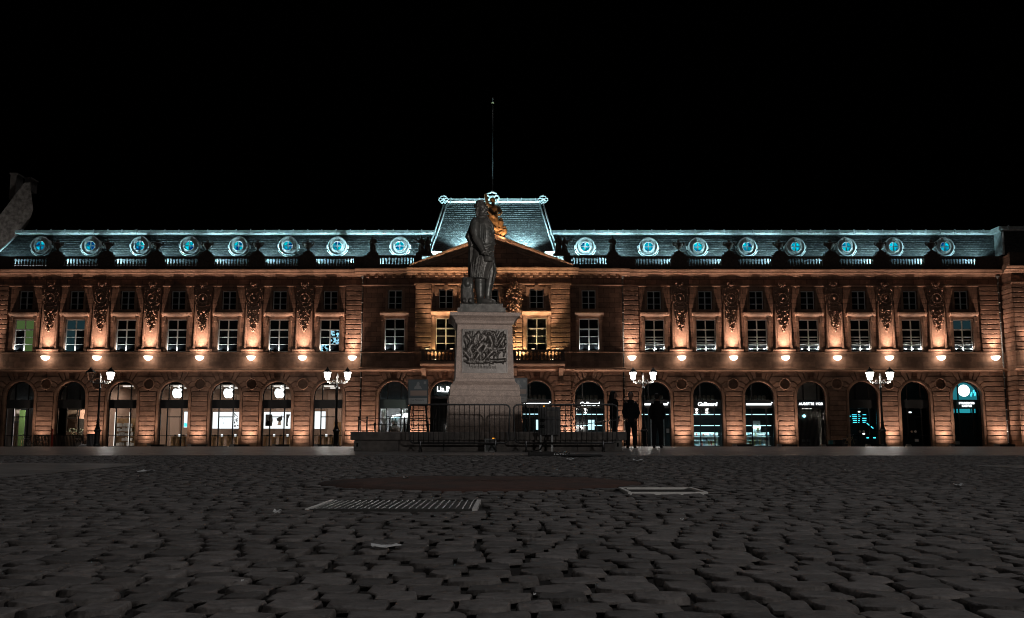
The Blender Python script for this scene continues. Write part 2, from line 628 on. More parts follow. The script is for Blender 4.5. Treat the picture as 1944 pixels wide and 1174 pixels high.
M['room_teal'] = principled("teal_plaster", (.05, .16, .18), .7, 0, .2, 2)
M['green_panel'] = principled("green_panel", (.10, .165, .045), .6)
M['wood'] = principled("pale_oak", (.46, .29, .15), .5, 0, .25, 3)
M['floor_in'] = principled("stone_floor", (.25, .22, .20), .35, 0, .1, 2)
M['books'] = principled("book_covers", (.45, .5, .5), .55, 0, .7, 6)
M['white_box'] = principled("white_cartons", (.78, .76, .72), .6, 0, .1, 9)
M['concrete'] = principled("concrete", (.30, .29, .28), .8, 0, .2, 8)
M['curtain'] = principled("grey_curtain", (.26, .29, .31), .8, 0, .2, 4)
M['rubble'] = principled("old_roof_tiles", (.30, .285, .27), .9, 0, .55, 2.6, .6, 4)
M['chimney'] = principled("chimney_render", (.2, .185, .175), .9, 0, .25, 2, .2, 6)
M['lamp_glass'] = emission("lit_lantern_glass", (1.0, .95, .9), 26)
M['bowl'] = emission("lit_uplighter_bowl", (1.0, .80, .62), 9.0)
M['logo'] = emission("lit_white_logo", (.95, 1.0, 1.0), 3.0)
M['sign'] = emission("lit_white_letters", (.93, .98, 1.0), 2.6)
M['sign_reflection_teal'] = emission("teal_sign_and_reflection", (.08, .75, .95), 1.6)  # teal glow for signs and for painted reflections
M['teal_glow'] = emission("teal_interior_glow", (.02, .20, .24), .9)  # glow of the lit interior put into the board behind the lunette
M['screen'] = emission("lit_screen", (.95, .98, 1.0), 1.35)
M['strip'] = emission("lit_tube", (1.0, .92, .85), 1.6)
M['coolstrip'] = emission("lit_cool_tube", (.55, .9, 1.0), 1.6)
M['flood'] = emission("lit_floodlight", (.85, .98, 1.0), 7.0)
M['warmflood'] = emission("lit_warm_floodlight", (1.0, .75, .45), 6.0)
M['skin'] = principled("skin", (.30, .18, .135), .6, 0, .1, 20)
M['hair'] = principled("dark_hair", (.015, .012, .011), .6, 0, .3, 40, .4, 120)
M['navy'] = principled("navy_cloth", (.012, .014, .020), .85, 0, .3, 12, .3, 60)
M['black_cloth'] = principled("black_cloth", (.010, .010, .011), .85, 0, .3, 12, .3, 60)
M['jeans'] = principled("dark_jeans", (.012, .013, .016), .85, 0, .3, 12, .3, 60)
M['fur'] = principled("fur_trim", (.03, .024, .02), .95, 0, .5, 30, .8, 90)
M['shoe'] = principled("black_leather", (.012, .012, .012), .4)
M['red'] = principled("red_plastic", (.55, .06, .04), .4)
M['orange'] = emission("orange_warning_lamp", (1.0, .35, .02), 1.4)
M['poster_dark'] = principled("poster_dark", (.022, .034, .042), .35)
M['poster_face'] = principled("poster_figure", (.10, .105, .11), .4)
M['poster_brown'] = principled("poster_brown_band", (.12, .085, .07), .4)
M['poster_grey'] = principled("poster_grey_band", (.14, .15, .155), .4)
M['ink'] = principled("dark_ink", (.02, .02, .022), .5)
M['tan'] = principled("printed_tan", (.42, .33, .27), .6, 0, .3, 5)
M['teal_plastic'] = principled("teal_plastic", (.03, .22, .26), .5)
M['pale_iron'] = principled("lantern_lit_paint", (.34, .33, .31), .4, .4, .3, 14)  # lantern light on arms and finial put into a paler colour
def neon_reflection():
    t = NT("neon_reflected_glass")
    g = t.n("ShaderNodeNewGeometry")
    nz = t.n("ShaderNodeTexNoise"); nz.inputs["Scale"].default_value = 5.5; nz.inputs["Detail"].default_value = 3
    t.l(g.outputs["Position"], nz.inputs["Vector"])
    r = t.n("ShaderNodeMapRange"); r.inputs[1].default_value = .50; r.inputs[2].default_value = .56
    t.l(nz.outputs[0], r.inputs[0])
    e = t.n("ShaderNodeEmission"); e.inputs[0].default_value = (.35, .75, .95, 1)  # neon reflection put into the panes as a patterned glow
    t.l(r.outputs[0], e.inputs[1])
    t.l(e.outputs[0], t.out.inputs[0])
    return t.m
M['neon_reflection_pane'] = neon_reflection()
M['upstand'] = principled("dark_lead_upstand", (.075, .08, .085), .6, .1, .3, 3)
M['green_room'] = emission("green_lit_room", (.10, .17, .055), .55)
M['blue_room'] = emission("dim_blue_room", (.02, .05, .06), .5)
M['brass'] = principled("old_brass", (.38, .30, .16), .45, .6)
# ================================================================== GROUND
PAVE_Y = 22.05
def ground_sheet():
    ys = np.concatenate([np.arange(-40, 30, .5), np.arange(30, 100, 2.0), np.arange(100, 330, 20)])
    xs = np.concatenate([[-260, -120], np.arange(-60, 61, 10), [120, 260]])
    v, f = [], []
    for y in ys:
        for x in xs:
            v.append((x, y, float(prof(y)) - (.021 if y < PAVE_Y-.3 else .055)))
    nx = len(xs)
    for j in range(len(ys)-1):
        for i in range(nx-1):
            f.append((j*nx+i, j*nx+i+1, (j+1)*nx+i+1, (j+1)*nx+i))
    mb = MB(); mb.add(v, f)
    tag(mb.build("ground", M['dirt'], fix=False), "dark earth under the cobbles of the square", None, None, "structure")
ground_sheet()

def pavement_sheet():
    ys = np.concatenate([np.arange(PAVE_Y, 34, .6), np.arange(34, F+1.2, 2.0), [F+1.2]])
    xs = np.concatenate([[-150, -80], np.arange(-60, 61, 6), [80, 150]])
    v, f = [], []
    nx = len(xs)
    for y in ys:
        for x in xs:
            v.append((x, y + (.05*math.sin(x*.9) if y == PAVE_Y else 0), float(prof(y))))
    for j in range(len(ys)-1):
        for i in range(nx-1):
            f.append((j*nx+i, j*nx+i+1, (j+1)*nx+i+1, (j+1)*nx+i))
    o = len(v)
    for x in xs:
        v.append((x, PAVE_Y + .05*math.sin(x*.9), float(prof(PAVE_Y))-.07))
    for i in range(nx-1):
        f.append((i, o+i, o+i+1, i+1))
    mb = MB(); mb.add(v, f)
    tag(mb.build("pavement", M['paving'], fix=False), "pale stone paving between the cobbles and the palace", None, None, "structure")
pavement_sheet()

def wedge(a, b, c, kb, kc, name, lab):
    A = ground_hit(*a); B = ground_hit(*b); C = ground_hit(*c)
    def ext(Q, k):
        x = A[0]+(Q[0]-A[0])*k; y = A[1]+(Q[1]-A[1])*k
        return (x, y)
    B2 = ext(B, kb); C2 = ext(C, kc)
    top = [(p[0], p[1], float(prof(p[1]))+.004) for p in ((A[0], A[1]), B2, C2)]
    bot = [(p[0], p[1], p[2]-.058) for p in top]
    mb = MB(); mb.add(top+bot, [(0, 1, 2), (5, 4, 3), (0, 3, 4, 1), (1, 4, 5, 2), (2, 5, 3, 0)])
    tag(mb.build(name, M['paving_wedge']), lab, None, None, "structure")
    return [(A[0], A[1]), B2, C2]
WEDGE = [wedge((290, 881), (0, 908), (0, 879.5), 6, 6, "paved_path", "pale paved path entering the cobbles from the left"),
         wedge((1840, 884.5), (1944, 890), (1944, 883.5), 9, 9, "paved_path", "pale paved path entering the cobbles from the right")]
def in_tri(p, t):
    def s(a, b, c): return (a[0]-c[0])*(b[1]-c[1])-(b[0]-c[0])*(a[1]-c[1])
    d = [s(p, t[0], t[1]), s(p, t[1], t[2]), s(p, t[2], t[0])]
    return not (min(d) < 0 and max(d) > 0)

# round bed of soil
c0 = ground_hit(912, 932); c1 = ground_hit(912, 903)
BED = ((c0[0]+c1[0])/2, (c0[1]+c1[1])/2)
BED_R = (c1[1]-c0[1])/2
def bed():
    mb = MB()
    n = 48
    rings = []
    for r, dz in ((0.001, .012), (.35, .014), (.7, .008), (1.0, -.004)):
        rings.append([(BED[0]+BED_R*r*math.cos(2*PI*k/n), BED[1]+BED_R*r*math.sin(2*PI*k/n),
                       float(prof(BED[1]+BED_R*r*math.sin(2*PI*k/n)))+dz+random.uniform(-.006, .006)) for k in range(n)])
    rings.append([(p[0], p[1], p[2]-.06) for p in rings[-1]])
    mb.loft(rings)
    tag(mb.build("soil_bed", M['soil']), "round bed of reddish brown earth set in the cobbles", None, None, "structure")
bed()

# metal covers in the cobbles
G0 = ground_hit(580, 968); G1 = ground_hit(905, 968); G2 = ground_hit(909, 950); G3 = ground_hit(628, 950)
GR = (min(G0[0], G3[0]), max(G1[0], G2[0]), G0[1], G2[1])
H0 = ground_hit(1192, 935.5); H1 = ground_hit(1359, 935.5); H2 = ground_hit(1335, 926.5)
HR = (H0[0], H1[0]-.06, H0[1], H2[1])
def in_rect(x, y, r, m=.04):
    return r[0]-m < x < r[1]+m and r[2]-m < y < r[3]+m
def drain_cover(r, name, label, frame_mat, plate, studs):
    cx, cyy = (r[0]+r[1])/2, (r[2]+r[3])/2
    z = float(prof(cyy))
    sl = .0105
    root = EMPTY(name, (cx, cyy, z-.03))
    tag(root, label, "metal cover")
    w, d = (r[1]-r[0])/2, (r[3]-r[2])/2
    def bar(x0, x1, y0, y1, t, nm, m):
        mb = MB(); mb.box(cx+x0, cx+x1, cyy+y0, cyy+y1, z-.02, z+t)
        for i, v in enumerate(mb.v):
            mb.v[i] = (v[0], v[1], v[2]+(v[1]-cyy)*sl)
        mb.build(nm, m, root)
    e = .028
    bar(-w, -w+e, -d, d, .005, "rim", frame_mat); bar(w-e, w, -d, d, .005, "rim", frame_mat)
    bar(-w+e, w-e, -d, -d+e*.8, .004, "rim", plate if studs else frame_mat); bar(-w+e, w-e, d-e*.8, d, .004, "rim", plate if studs else frame_mat)
    bar(-w+e+.003, w-e-.003, -d+e, d-e, -.004 if studs else -.012, "plate", plate)
    if studs:
        nxs = 13
        for i in range(nxs):
            x = -w+e+.035+(2*w-2*e-.07)*i/(nxs-1)
            bar(x-.012, x+.012, -d+e+.02, d-e-.02, .0, "rib", plate)
        mb = MB()
        for i in range(24):
            for j in range(16):
                x = cx-w+.05+(2*w-.1)*i/23; y = cyy-d+.05+(2*d-.1)*j/15
                zz = z+.001+(y-cyy)*sl
                mb.sph((x, y, zz), (.007, .007, .006), 5, 3)
        o = mb.build("stud", M['bright_steel'], root); o["kind"] = "stuff"
    return root
drain_cover(GR, "drain_cover", "wide studded steel drain cover in the cobbles before the soil bed", M['pale_rim'], M['worn_iron'], True)
drain_cover(HR, "access_cover", "small access cover with bright polished rim right of the soil bed", M['pale_rim'], M['dirt'], False)

# ------------------------------------------------------------------ cobbles
def cobble_variant(seed, n=10):
    r = np.random.default_rng(seed)
    ang = np.linspace(0, 2*PI, n, endpoint=False) + r.uniform(-.1, .1, n)
    e = 9.0
    rad = 1/((np.abs(np.cos(ang))**e + np.abs(np.sin(ang))**e)**(1/e))
    rad *= r.uniform(.92, 1.0, n)
    x, y = rad*np.cos(ang)*.5, rad*np.sin(ang)*.5
    v = []
    tz = r.uniform(-.003, .003, 2)
    for sc, z in ((1.0, -.06), (1.0, -.012), (.975, -.004), (.93, -.0006), (.86, 0.0)):
        jz = r.uniform(-.0025, .0025, n) if z > -.05 else 0
        v.append(np.stack([x*sc, y*sc, np.full(n, z)+jz + tz[0]*x*2*sc + tz[1]*y*2*sc], 1))
    v.append(np.array([[0, 0, .0005]]))
    v = np.concatenate(v)
    f = []
    for i in range(4):
        for k in range(n):
            k2 = (k+1) % n
            f.append((i*n+k, i*n+k2, (i+1)*n+k2, (i+1)*n+k))
    for k in range(n):
        f.append((4*n+k, 4*n+(k+1) % n, 5*n))
    return v, f
VARS = [cobble_variant(100+i) for i in range(14)]
LOWV = []
for i in range(8):
    v, f = cobble_variant(300+i, 8)
    keep = np.concatenate([np.arange(8, 16), np.arange(24, 32), [40]])
    vv = v[keep]; vv[:8, 2] = -.05
    ff = [(k, (k+1) % 8, 8+(k+1) % 8, 8+k) for k in range(8)] + [(8+k, 8+(k+1) % 8, 16) for k in range(8)]
    LOWV.append((vv, ff))

def lay_cobbles():
    stones = []
    y = 1.9
    row = 0
    while y < PAVE_Y-.05:
        dep = random.uniform(.135, .175) if y < 12 else random.uniform(.15, .19)
        half = .60*y + 1.6
        x = -half + random.uniform(0, .15)
        while x < half:
            w = random.choice([random.uniform(.095, .125), random.uniform(.12, .165), random.uniform(.14, .19)])
            gap = random.choice([.006, .01, .018, .03])
            cx = x+w/2
            wob = .045*math.sin(cx*1.1+y*.35)+.03*math.sin(cx*2.9+row*.7)+.02*math.sin(cx*.37)
            cyy = y+dep/2+wob
            rb = math.hypot(cx-BED[0], cyy-BED[1])
            if cyy < PAVE_Y-.1 and rb > BED_R+.19 and not in_rect(cx, cyy, GR, .07) and not in_rect(cx, cyy, HR, .06) \
               and not in_tri((cx, cyy), WEDGE[0]) and not in_tri((cx, cyy), WEDGE[1]):
                stones.append((cx, cyy, w, dep-random.choice([.002, .004, .007, .012]), random.uniform(-.07, .07)))
            x += w+gap
        y += dep
        row += 1
    n = int(2*PI*(BED_R+.09)/.17)
    for k in range(n):
        a = 2*PI*k/n
        stones.append((BED[0]+(BED_R+.09)*math.cos(a), BED[1]+(BED_R+.09)*math.sin(a), .15, .15, a))
    # the 300 nearest in view are stones of their own
    stones.sort(key=lambda s: s[1])
    root = bpy.data.objects["ground"]
    meshes = []
    for v, f in VARS:
        me = bpy.data.meshes.new("cobble")
        me.from_pydata(v.tolist(), [], f)
        me.polygons.foreach_set("use_smooth", [True]*len(f))
        me.materials.append(M['cobble'])
        meshes.append(me)
    single, rest = [], []
    for s in stones:
        vis = abs(s[0]) < .53*s[1]+.05 and s[1] > 2.3
        (single if vis and len(single) < 298 else rest).append(s)
    for s in single:
        o = bpy.data.objects.new("cobble", random.choice(meshes))
        COL.objects.link(o); o.parent = root
        o.location = (s[0], s[1], float(prof(s[1]))+random.uniform(-.004, .004))
        o.scale = (s[2], s[3], random.uniform(.85, 1.15))
        o.rotation_euler = (0, 0, s[4]+(PI if random.random() < .5 else 0))
    V, Fc, T = [], [], []
    off = 0
    for s in rest:
        v, f = random.choice(VARS if s[1] < 9 else LOWV)
        c, sn = math.cos(s[4]), math.sin(s[4])
        X = v[:, 0]*s[2]; Y = v[:, 1]*s[3]
        z = float(prof(s[1]))+random.uniform(-.005, .004)
        V.append(np.stack([s[0]+X*c-Y*sn, s[1]+X*sn+Y*c, v[:, 2]+z], 1))
        Fc.extend([tuple(i+off for i in q) for q in f])
        T.append(np.full(len(v), random.random()))
        off += len(v)
    me = bpy.data.meshes.new("cobbles")
    me.from_pydata(np.concatenate(V).tolist(), [], Fc)
    me.polygons.foreach_set("use_smooth", [True]*len(Fc))
    at = me.attributes.new("tint", 'FLOAT', 'POINT')
    at.data.foreach_set("value", np.concatenate(T).astype(np.float32))
    o = OB("cobbles", me, M['cobble'], root)
    tag(o, "grey cobbles running back to the paving", None, None, "stuff")
lay_cobbles()

# ================================================================== PALACE
zG = ZF(850.5)
BXC = XF(936.5)
palace = EMPTY("palace", (BXC, F, zG))
tag(palace, "long floodlit sandstone palace with arcades, slate roof and central pediment", "palace")

LB = [44.5+96.85*i for i in range(7)]           # window axes of the left wing (photo px at the first floor)
RB = [1243+97.75*i for i in range(7)]
xl = [XF(p) for p in LB]
xr = [XF(p) for p in RB]
Y1, Y2, YP = F-.5, F-1.0, F-1.95
xs_l, xs_r = XF(749, 640, Y1), XF(1118.5, 640, Y1)
xc3 = [XF(846, 640, Y2), XF(932.5, 640, Y2), XF(1019, 640, Y2)]
E0 = XF(-75); E1 = XF(690); E2 = XF(788, 640, Y1); E3 = XF(1083, 640, Y1); E4 = XF(1180); E5 = XF(1907)
E6 = E5+9
SECT = [(E0, E1, F, xl, True), (E1, E2, Y1, [xs_l], False), (E2, E3, Y2, xc3, False),
        (E3, E4, Y1, [xs_r], False), (E4, E5, F, xr, True)]

HW = 28*.0459                 # half width of an arch
RA = HW+.22                   # outside of the archivolt
Z_TOP = ZF(706.5)             # underside of the string course
Z_SPR = ZF(724.5)-HW
Z_PL = ZF(827)                # top of the plinth
COURSE = [ZF(v) for v in (827, 818, 808.7, 799.3, 789.7, 780.3, 770.8, 761.5, 752.2, 743.5)]
CROSS = [ZF(v)-Z_SPR for v in (743.5, 734, 725, 714.5)]
THETA = [math.radians(a) for a in (13.5, 26, 40, 59)]
JG = .042                     # half a joint
DEP = .13                     # depth of the joints

_bc = {}
def block(x0, x1, z0, z1, yf, name, parent, mat=None, d=DEP, ch=.02):
    w, h = round(x1-x0, 2), round(z1-z0, 2)
    k = (w, h, d, mat)
    if k not in _bc:
        mb = MB()
        a, b = w/2, h/2
        mb.add([(-a, d, -b), (a, d, -b), (a, d, b), (-a, d, b), (-a, ch, -b), (a, ch, -b), (a, ch, b), (-a, ch, b),
                (-a+ch, 0, -b+ch), (a-ch, 0, -b+ch), (a-ch, 0, b-ch), (-a+ch, 0, b-ch)],
               [(0, 1, 5, 4), (1, 2, 6, 5), (2, 3, 7, 6), (3, 0, 4, 7), (4, 5, 9, 8), (5, 6, 10, 9), (6, 7, 11, 10), (7, 4, 8, 11), (8, 9, 10, 11)])
        _bc[k] = mb.mesh(name)
    return OB(name, _bc[k], mat or M['stone'], parent, ((x0+x1)/2, yf, (z0+z1)/2))

def arch_x(z, hw):
    """half width of the opening at height z"""
    if z <= Z_SPR: return hw
    q = hw*hw-(z-Z_SPR)**2
    return math.sqrt(q) if q > 0 else 0.0
ZN = ZF(729); RN = 9.3*.0459      # round niches between the arches

def half_bay(wall, xc, xp, sg, yf, niche):
    """wall skin, voussoirs from the arch axis xc to the pier axis xp (sg=+1 right)"""
    W = abs(xp-xc)
    zs = sorted(set([zG, Z_SPR] + [Z_SPR+HW*math.sin(t) for t in np.linspace(0, PI/2, 13)] + [Z_TOP] +
                    ([ZN+RN*math.sin(t) for t in np.linspace(-PI/2, PI/2, 11)] if niche else [])))
    zs = [z for z in zs if z <= Z_TOP+1e-6]
    def far(z):
        if niche and abs(z-ZN) < RN:
            return W-math.sqrt(RN*RN-(z-ZN)**2)
        return W
    for z0, z1 in zip(zs[:-1], zs[1:]):
        if z1-z0 < 1e-4: continue
        a0, a1 = arch_x(z0, HW), arch_x(z1, HW)
        b0, b1 = far(z0), far(z1)
        wall.quad((xc+sg*a0, yf+DEP, z0), (xc+sg*b0, yf+DEP, z0), (xc+sg*b1, yf+DEP, z1), (xc+sg*a1, yf+DEP, z1))
        # soffit / jamb of the arch
        wall.quad((xc+sg*a0, yf+DEP, z0), (xc+sg*a1, yf+DEP, z1), (xc+sg*a1, yf+.62, z1), (xc+sg*a0, yf+.62, z0))
    # crossette voussoirs
    pts = []
    for t, zc in zip(THETA, CROSS):
        A = (RA*math.cos(t), RA*math.sin(t))
        r = zc/math.sin(t)
        pts.append((A, (r*math.cos(t), zc), t))
    ztop = Z_TOP-Z_SPR
    for k in range(3):
        A0, B0, t0 = pts[k]; A1, B1, t1 = pts[k+1]
        poly = [A0, B0]
        zz = [B0[1], B1[1]]
        side = [B0[1]] + [z for z in np.linspace(B0[1], B1[1], 7)[1:-1]] + [B1[1]] if niche else zz
        poly += [(far(z+Z_SPR), z) for z in side]
        poly += [B1, A1]
        poly += [(RA*math.cos(t), RA*math.sin(t)) for t in np.linspace(t1, t0, 5)[1:-1]]
        poly_voussoir(poly, xc, sg, yf)
    A0, B0, t0 = pts[3]
    ts = [t0, math.radians(71), math.radians(82.5)]
    tops = [(ztop/math.tan(t), ztop) for t in ts]
    poly = [A0, B0, (W, B0[1]), (W, ztop), tops[0]]
    # block over the pier
    poly_voussoir([B0, (W, B0[1]), (W, ztop), tops[0]], xc, sg, yf)
    for i in range(2):
        t1, t2 = ts[i], ts[i+1]
        poly = [(RA*math.cos(t1), RA*math.sin(t1)), tops[i], tops[i+1], (RA*math.cos(t2), RA*math.sin(t2)), (RA*math.cos((t1+t2)/2), RA*math.sin((t1+t2)/2))]
        poly_voussoir(poly, xc, sg, yf)
_vc = {}
def poly_voussoir(poly, xc, sg, yf):
    q = offset_poly(poly, JG)
    key = tuple(round(a, 2) for p in q for a in p)+(sg,)
    if key not in _vc:
        mb = MB()
        mb.xz([(sg*p[0], p[1]) for p in q], 0.0, DEP)
        _vc[key] = mb.mesh("voussoir")
    OB("voussoir", _vc[key], M['stone'], palace, (xc, yf, Z_SPR))

def archivolt(xc, yf):
    mb = MB()
    for r0, r1, y0 in ((HW-.004, HW+.09, yf-.03), (HW+.09, RA-.005, yf+.015)):
        out, inn = [], []
        pts = [(r0, zG), (r0, Z_SPR)] + [(r0*math.cos(t), Z_SPR+r0*math.sin(t)) for t in np.linspace(0, PI, 25)[1:-1]] + [(-r0, Z_SPR), (-r0, zG)]
        pto = [(r1, zG), (r1, Z_SPR)] + [(r1*math.cos(t), Z_SPR+r1*math.sin(t)) for t in np.linspace(0, PI, 25)[1:-1]] + [(-r1, Z_SPR), (-r1, zG)]
        n = len(pts)
        v = [(xc+p[0], y0, p[1]) for p in pts]+[(xc+p[0], y0, p[1]) for p in pto]+[(xc+p[0], yf+.2, p[1]) for p in pts]+[(xc+p[0], yf+.2, p[1]) for p in pto]
        f = []
        for i in range(n-1):
            f += [(i, i+1, n+i+1, n+i), (i, 2*n+i, 2*n+i+1, i+1), (n+i, n+i+1, 3*n+i+1, 3*n+i)]
        mb.add(v, f)
    mb.build("archivolt", M['trim'], palace)

def pier(x0, x1, yf):
    if x1-x0 < .25: return
    for k in range(len(COURSE)-1):
        w = x1-x0
        block(x0+JG, x1-JG, COURSE[k]+JG, COURSE[k+1]-JG, yf, "stone_block", palace)
    pz = [zG-.02, ZF(842), ZF(834.5), Z_PL]
    for k in range(3):
        block(x0+.01, x1-.01, pz[k]+.008, pz[k+1]-(.008 if k < 2 else JG), yf-.05, "plinth_block", palace, d=.12, ch=.012)

ARCHES = []
wall = MB()
for x0, x1, yf, bays, wing in SECT:
    n = len(bays)
    for i, xc in enumerate(bays):
        ARCHES.append((xc, yf))
        xa = (bays[i-1]+xc)/2 if i > 0 else x0
        xb = (bays[i+1]+xc)/2 if i < n-1 else x1
        half_bay(wall, xc, xa, -1, yf, wing and i > 0)
        half_bay(wall, xc, xb, 1, yf, wing and i < n-1)
        archivolt(xc, yf)
        pier(xc+RA, (bays[i+1]-RA) if i < n-1 else x1, yf)
        if i == 0:
            pier(x0, xc-RA, yf)
        if wing and i < n-1:
            mb = MB()
            nn = 28
            rings = []
            for r, y in ((RN+.09, yf-.0), (RN+.05, yf-.05), (RN-.01, yf-.03), (RN-.02, yf+.3), (RN*.96, yf+.34), (.01, yf+.36)):
                rings.append([(xb+r*math.cos(2*PI*k/nn), y, ZN+r*math.sin(2*PI*k/nn)) for k in range(nn)])
            v = [p for r in rings for p in r]
            f = [(a*nn+k, a*nn+(k+1) % nn, (a+1)*nn+(k+1) % nn, (a+1)*nn+k) for a in range(len(rings)-1) for k in range(nn)]
            mb.add(v, f, False)
            mb.build("round_niche", M['trim'], palace, fix=False)
# returns between the planes of the front
for x, ya, yb in ((E1, Y1, F), (E2, Y2, Y1), (E3, Y2, Y1), (E4, Y1, F)):
    wall.quad((x, ya+DEP, zG), (x, yb+DEP, zG), (x, yb+DEP, ZF(487)), (x, ya+DEP, ZF(487)))
wall.build("ground_floor_wall", M['wall'], palace)

# right-hand end pavilion: solid rusticated corner
pv = MB(); pv.box(E5, E6, YP+DEP, F+3, zG-.05, ZF(490))
pv.build("pavilion_wall", M['wall'], palace)
PCOURSE = COURSE+[ZF(v) for v in (734.2, 724.9, 715.6, 707)]
for k in range(len(PCOURSE)-1):
    block(E5+.01, E5+2.6, PCOURSE[k]+JG, PCOURSE[k+1]-JG, YP, "ashlar_block", palace)
UC = [ZF(v) for v in np.arange(670.5, 543, -9.05)]
for k in range(len(UC)-1):
    block(E5+.01, E5+2.6, UC[k]+JG, UC[k+1]-JG, YP, "ashlar_block", palace)
# grooved return of the pavilion
for cc in (PCOURSE, UC):
    for k in range(len(cc)-1):
        mb = MB(); mb.box(E5-.06, E5+.02, YP+.02, F+.02, cc[k]+JG, cc[k+1]-JG); mb.build("return_block", M['stone'], palace)

# ------------------------------------------------------------------ mouldings that run along the front
def run_moulding(profile, name, mat, sects=None, gap=0.0):
    """profile: list of (projection, z) closed polygon; follows every plane of the front"""
    mb = MB()
    pmax = max(p[0] for p in profile)
    for (x0, x1, yf) in (sects or [(a, b, c) for a, b, c, _, _ in SECT]+[(E5, E6, YP)]):
        l, r = x0, x1
        if x0 in (E1, E2): l = x0-pmax
        if x1 in (E3, E4): r = x1+pmax
        if x0 == E5: l = x0-pmax
        mb.yz([(yf-p[0], p[1]) for p in profile], l, r)
    return mb.build(name, mat, palace)
zs0, zs1 = ZF(707), ZF(700)
run_moulding([(-.2, zs0), (.06, zs0), (.08, zs0+.08), (.2, zs0+.15), (.24, zs0+.17), (.24, zs1), (.02, zs1+.06), (-.2, zs1+.06)], "string_course", M['trim'])
z0, z1 = zs1, ZF(671.5)
mb = MB()
for a, b, yf in [(a, b, c) for a, b, c, _, _ in SECT]:
    mb.box(a, b, yf+.03, yf+.3, z0, z1)
mb.build("lamp_frieze", M['stone'], palace)
zl0, zl1 = ZF(671.5), ZF(668.5)
run_moulding([(-.1, zl0), (.06, zl0), (.16, zl0+.05), (.16, zl1-.02), (.0, zl1+.02), (-.1, zl1+.02)], "sill_course", M['trim'])
# entablature
za, zb = ZF(545), ZF(541)
run_moulding([(-.1, za), (.05, za), (.10, za+.07), (.10, zb), (-.1, zb+.03)], "architrave", M['trim'])
zc0, zc1 = ZF(525.5), ZF(513)
h = zc1-zc0
run_moulding([(-.2, zc0), (.06, zc0), (.12, zc0+.05), (.16, zc0+.13), (.30, zc0+.17), (.30, zc0+.2), (.52, zc0+.23), (.55, zc0+.36),
              (.62, zc0+.40), (.68, zc0+.48), (.70, zc0+h-.03), (.3, zc0+h+.03), (-.2, zc0+h+.05)], "cornice", M['trim'])
# dentils of the middle
for (x0, x1, yf) in ((E1, E2, Y1), (E2, E3, Y2), (E3, E4, Y1)):
    n = max(2, int((x1-x0)/.72))
    for i in range(n):
        x = x0+(i+.5)*(x1-x0)/n
        block(x-.13, x+.13, ZF(530), zc0+.1, yf-.22, "dentil", palace, M['trim'], d=.2)

# ------------------------------------------------------------------ upper walls and windows
def wall_cells(mb, x0, x1, z0, z1, ops, y, dep):
    xs_ = sorted(set([x0, x1]+[o[0] for o in ops]+[o[1] for o in ops]))
    zs_ = sorted(set([z0, z1]+[o[2] for o in ops]+[o[3] for o in ops]))
    for a, b in zip(xs_[:-1], xs_[1:]):
        for c, d in zip(zs_[:-1], zs_[1:]):
            mx, mz = (a+b)/2, (c+d)/2
            if any(o[0] < mx < o[1] and o[2] < mz < o[3] for o in ops): continue
            mb.quad((a, y, c), (b, y, c), (b, y, d), (a, y, d))
    for o in ops:
        a, b, c, d = o
        mb.quad((a, y, c), (a, y, d), (a, y+dep, d), (a, y+dep, c))
        mb.quad((b, y, c), (b, y+dep, c), (b, y+dep, d), (b, y, d))
        mb.quad((a, y, d), (b, y, d), (b, y+dep, d), (a, y+dep, d))
        mb.quad((a, y, c), (a, y+dep, c), (b, y+dep, c), (b, y, c))

WH, WZ0, WZ1 = .88, ZF(668.3), ZF(606.5)       # tall windows
UH, UZ0, UZ1 = .62, ZF(589.5), ZF(552.5)       # small upper windows
def rect_ring(mb, x0, x1, z0, z1, t, y0, y1, tb=None):
    tb = t if tb is None else tb
    mb.box(x0, x0+t, y0, y1, z0, z1); mb.box(x1-t, x1, y0, y1, z0, z1)
    mb.box(x0+t, x1-t, y0, y1, z1-t, z1); mb.box(x0+t, x1-t, y0, y1, z0, z0+tb)

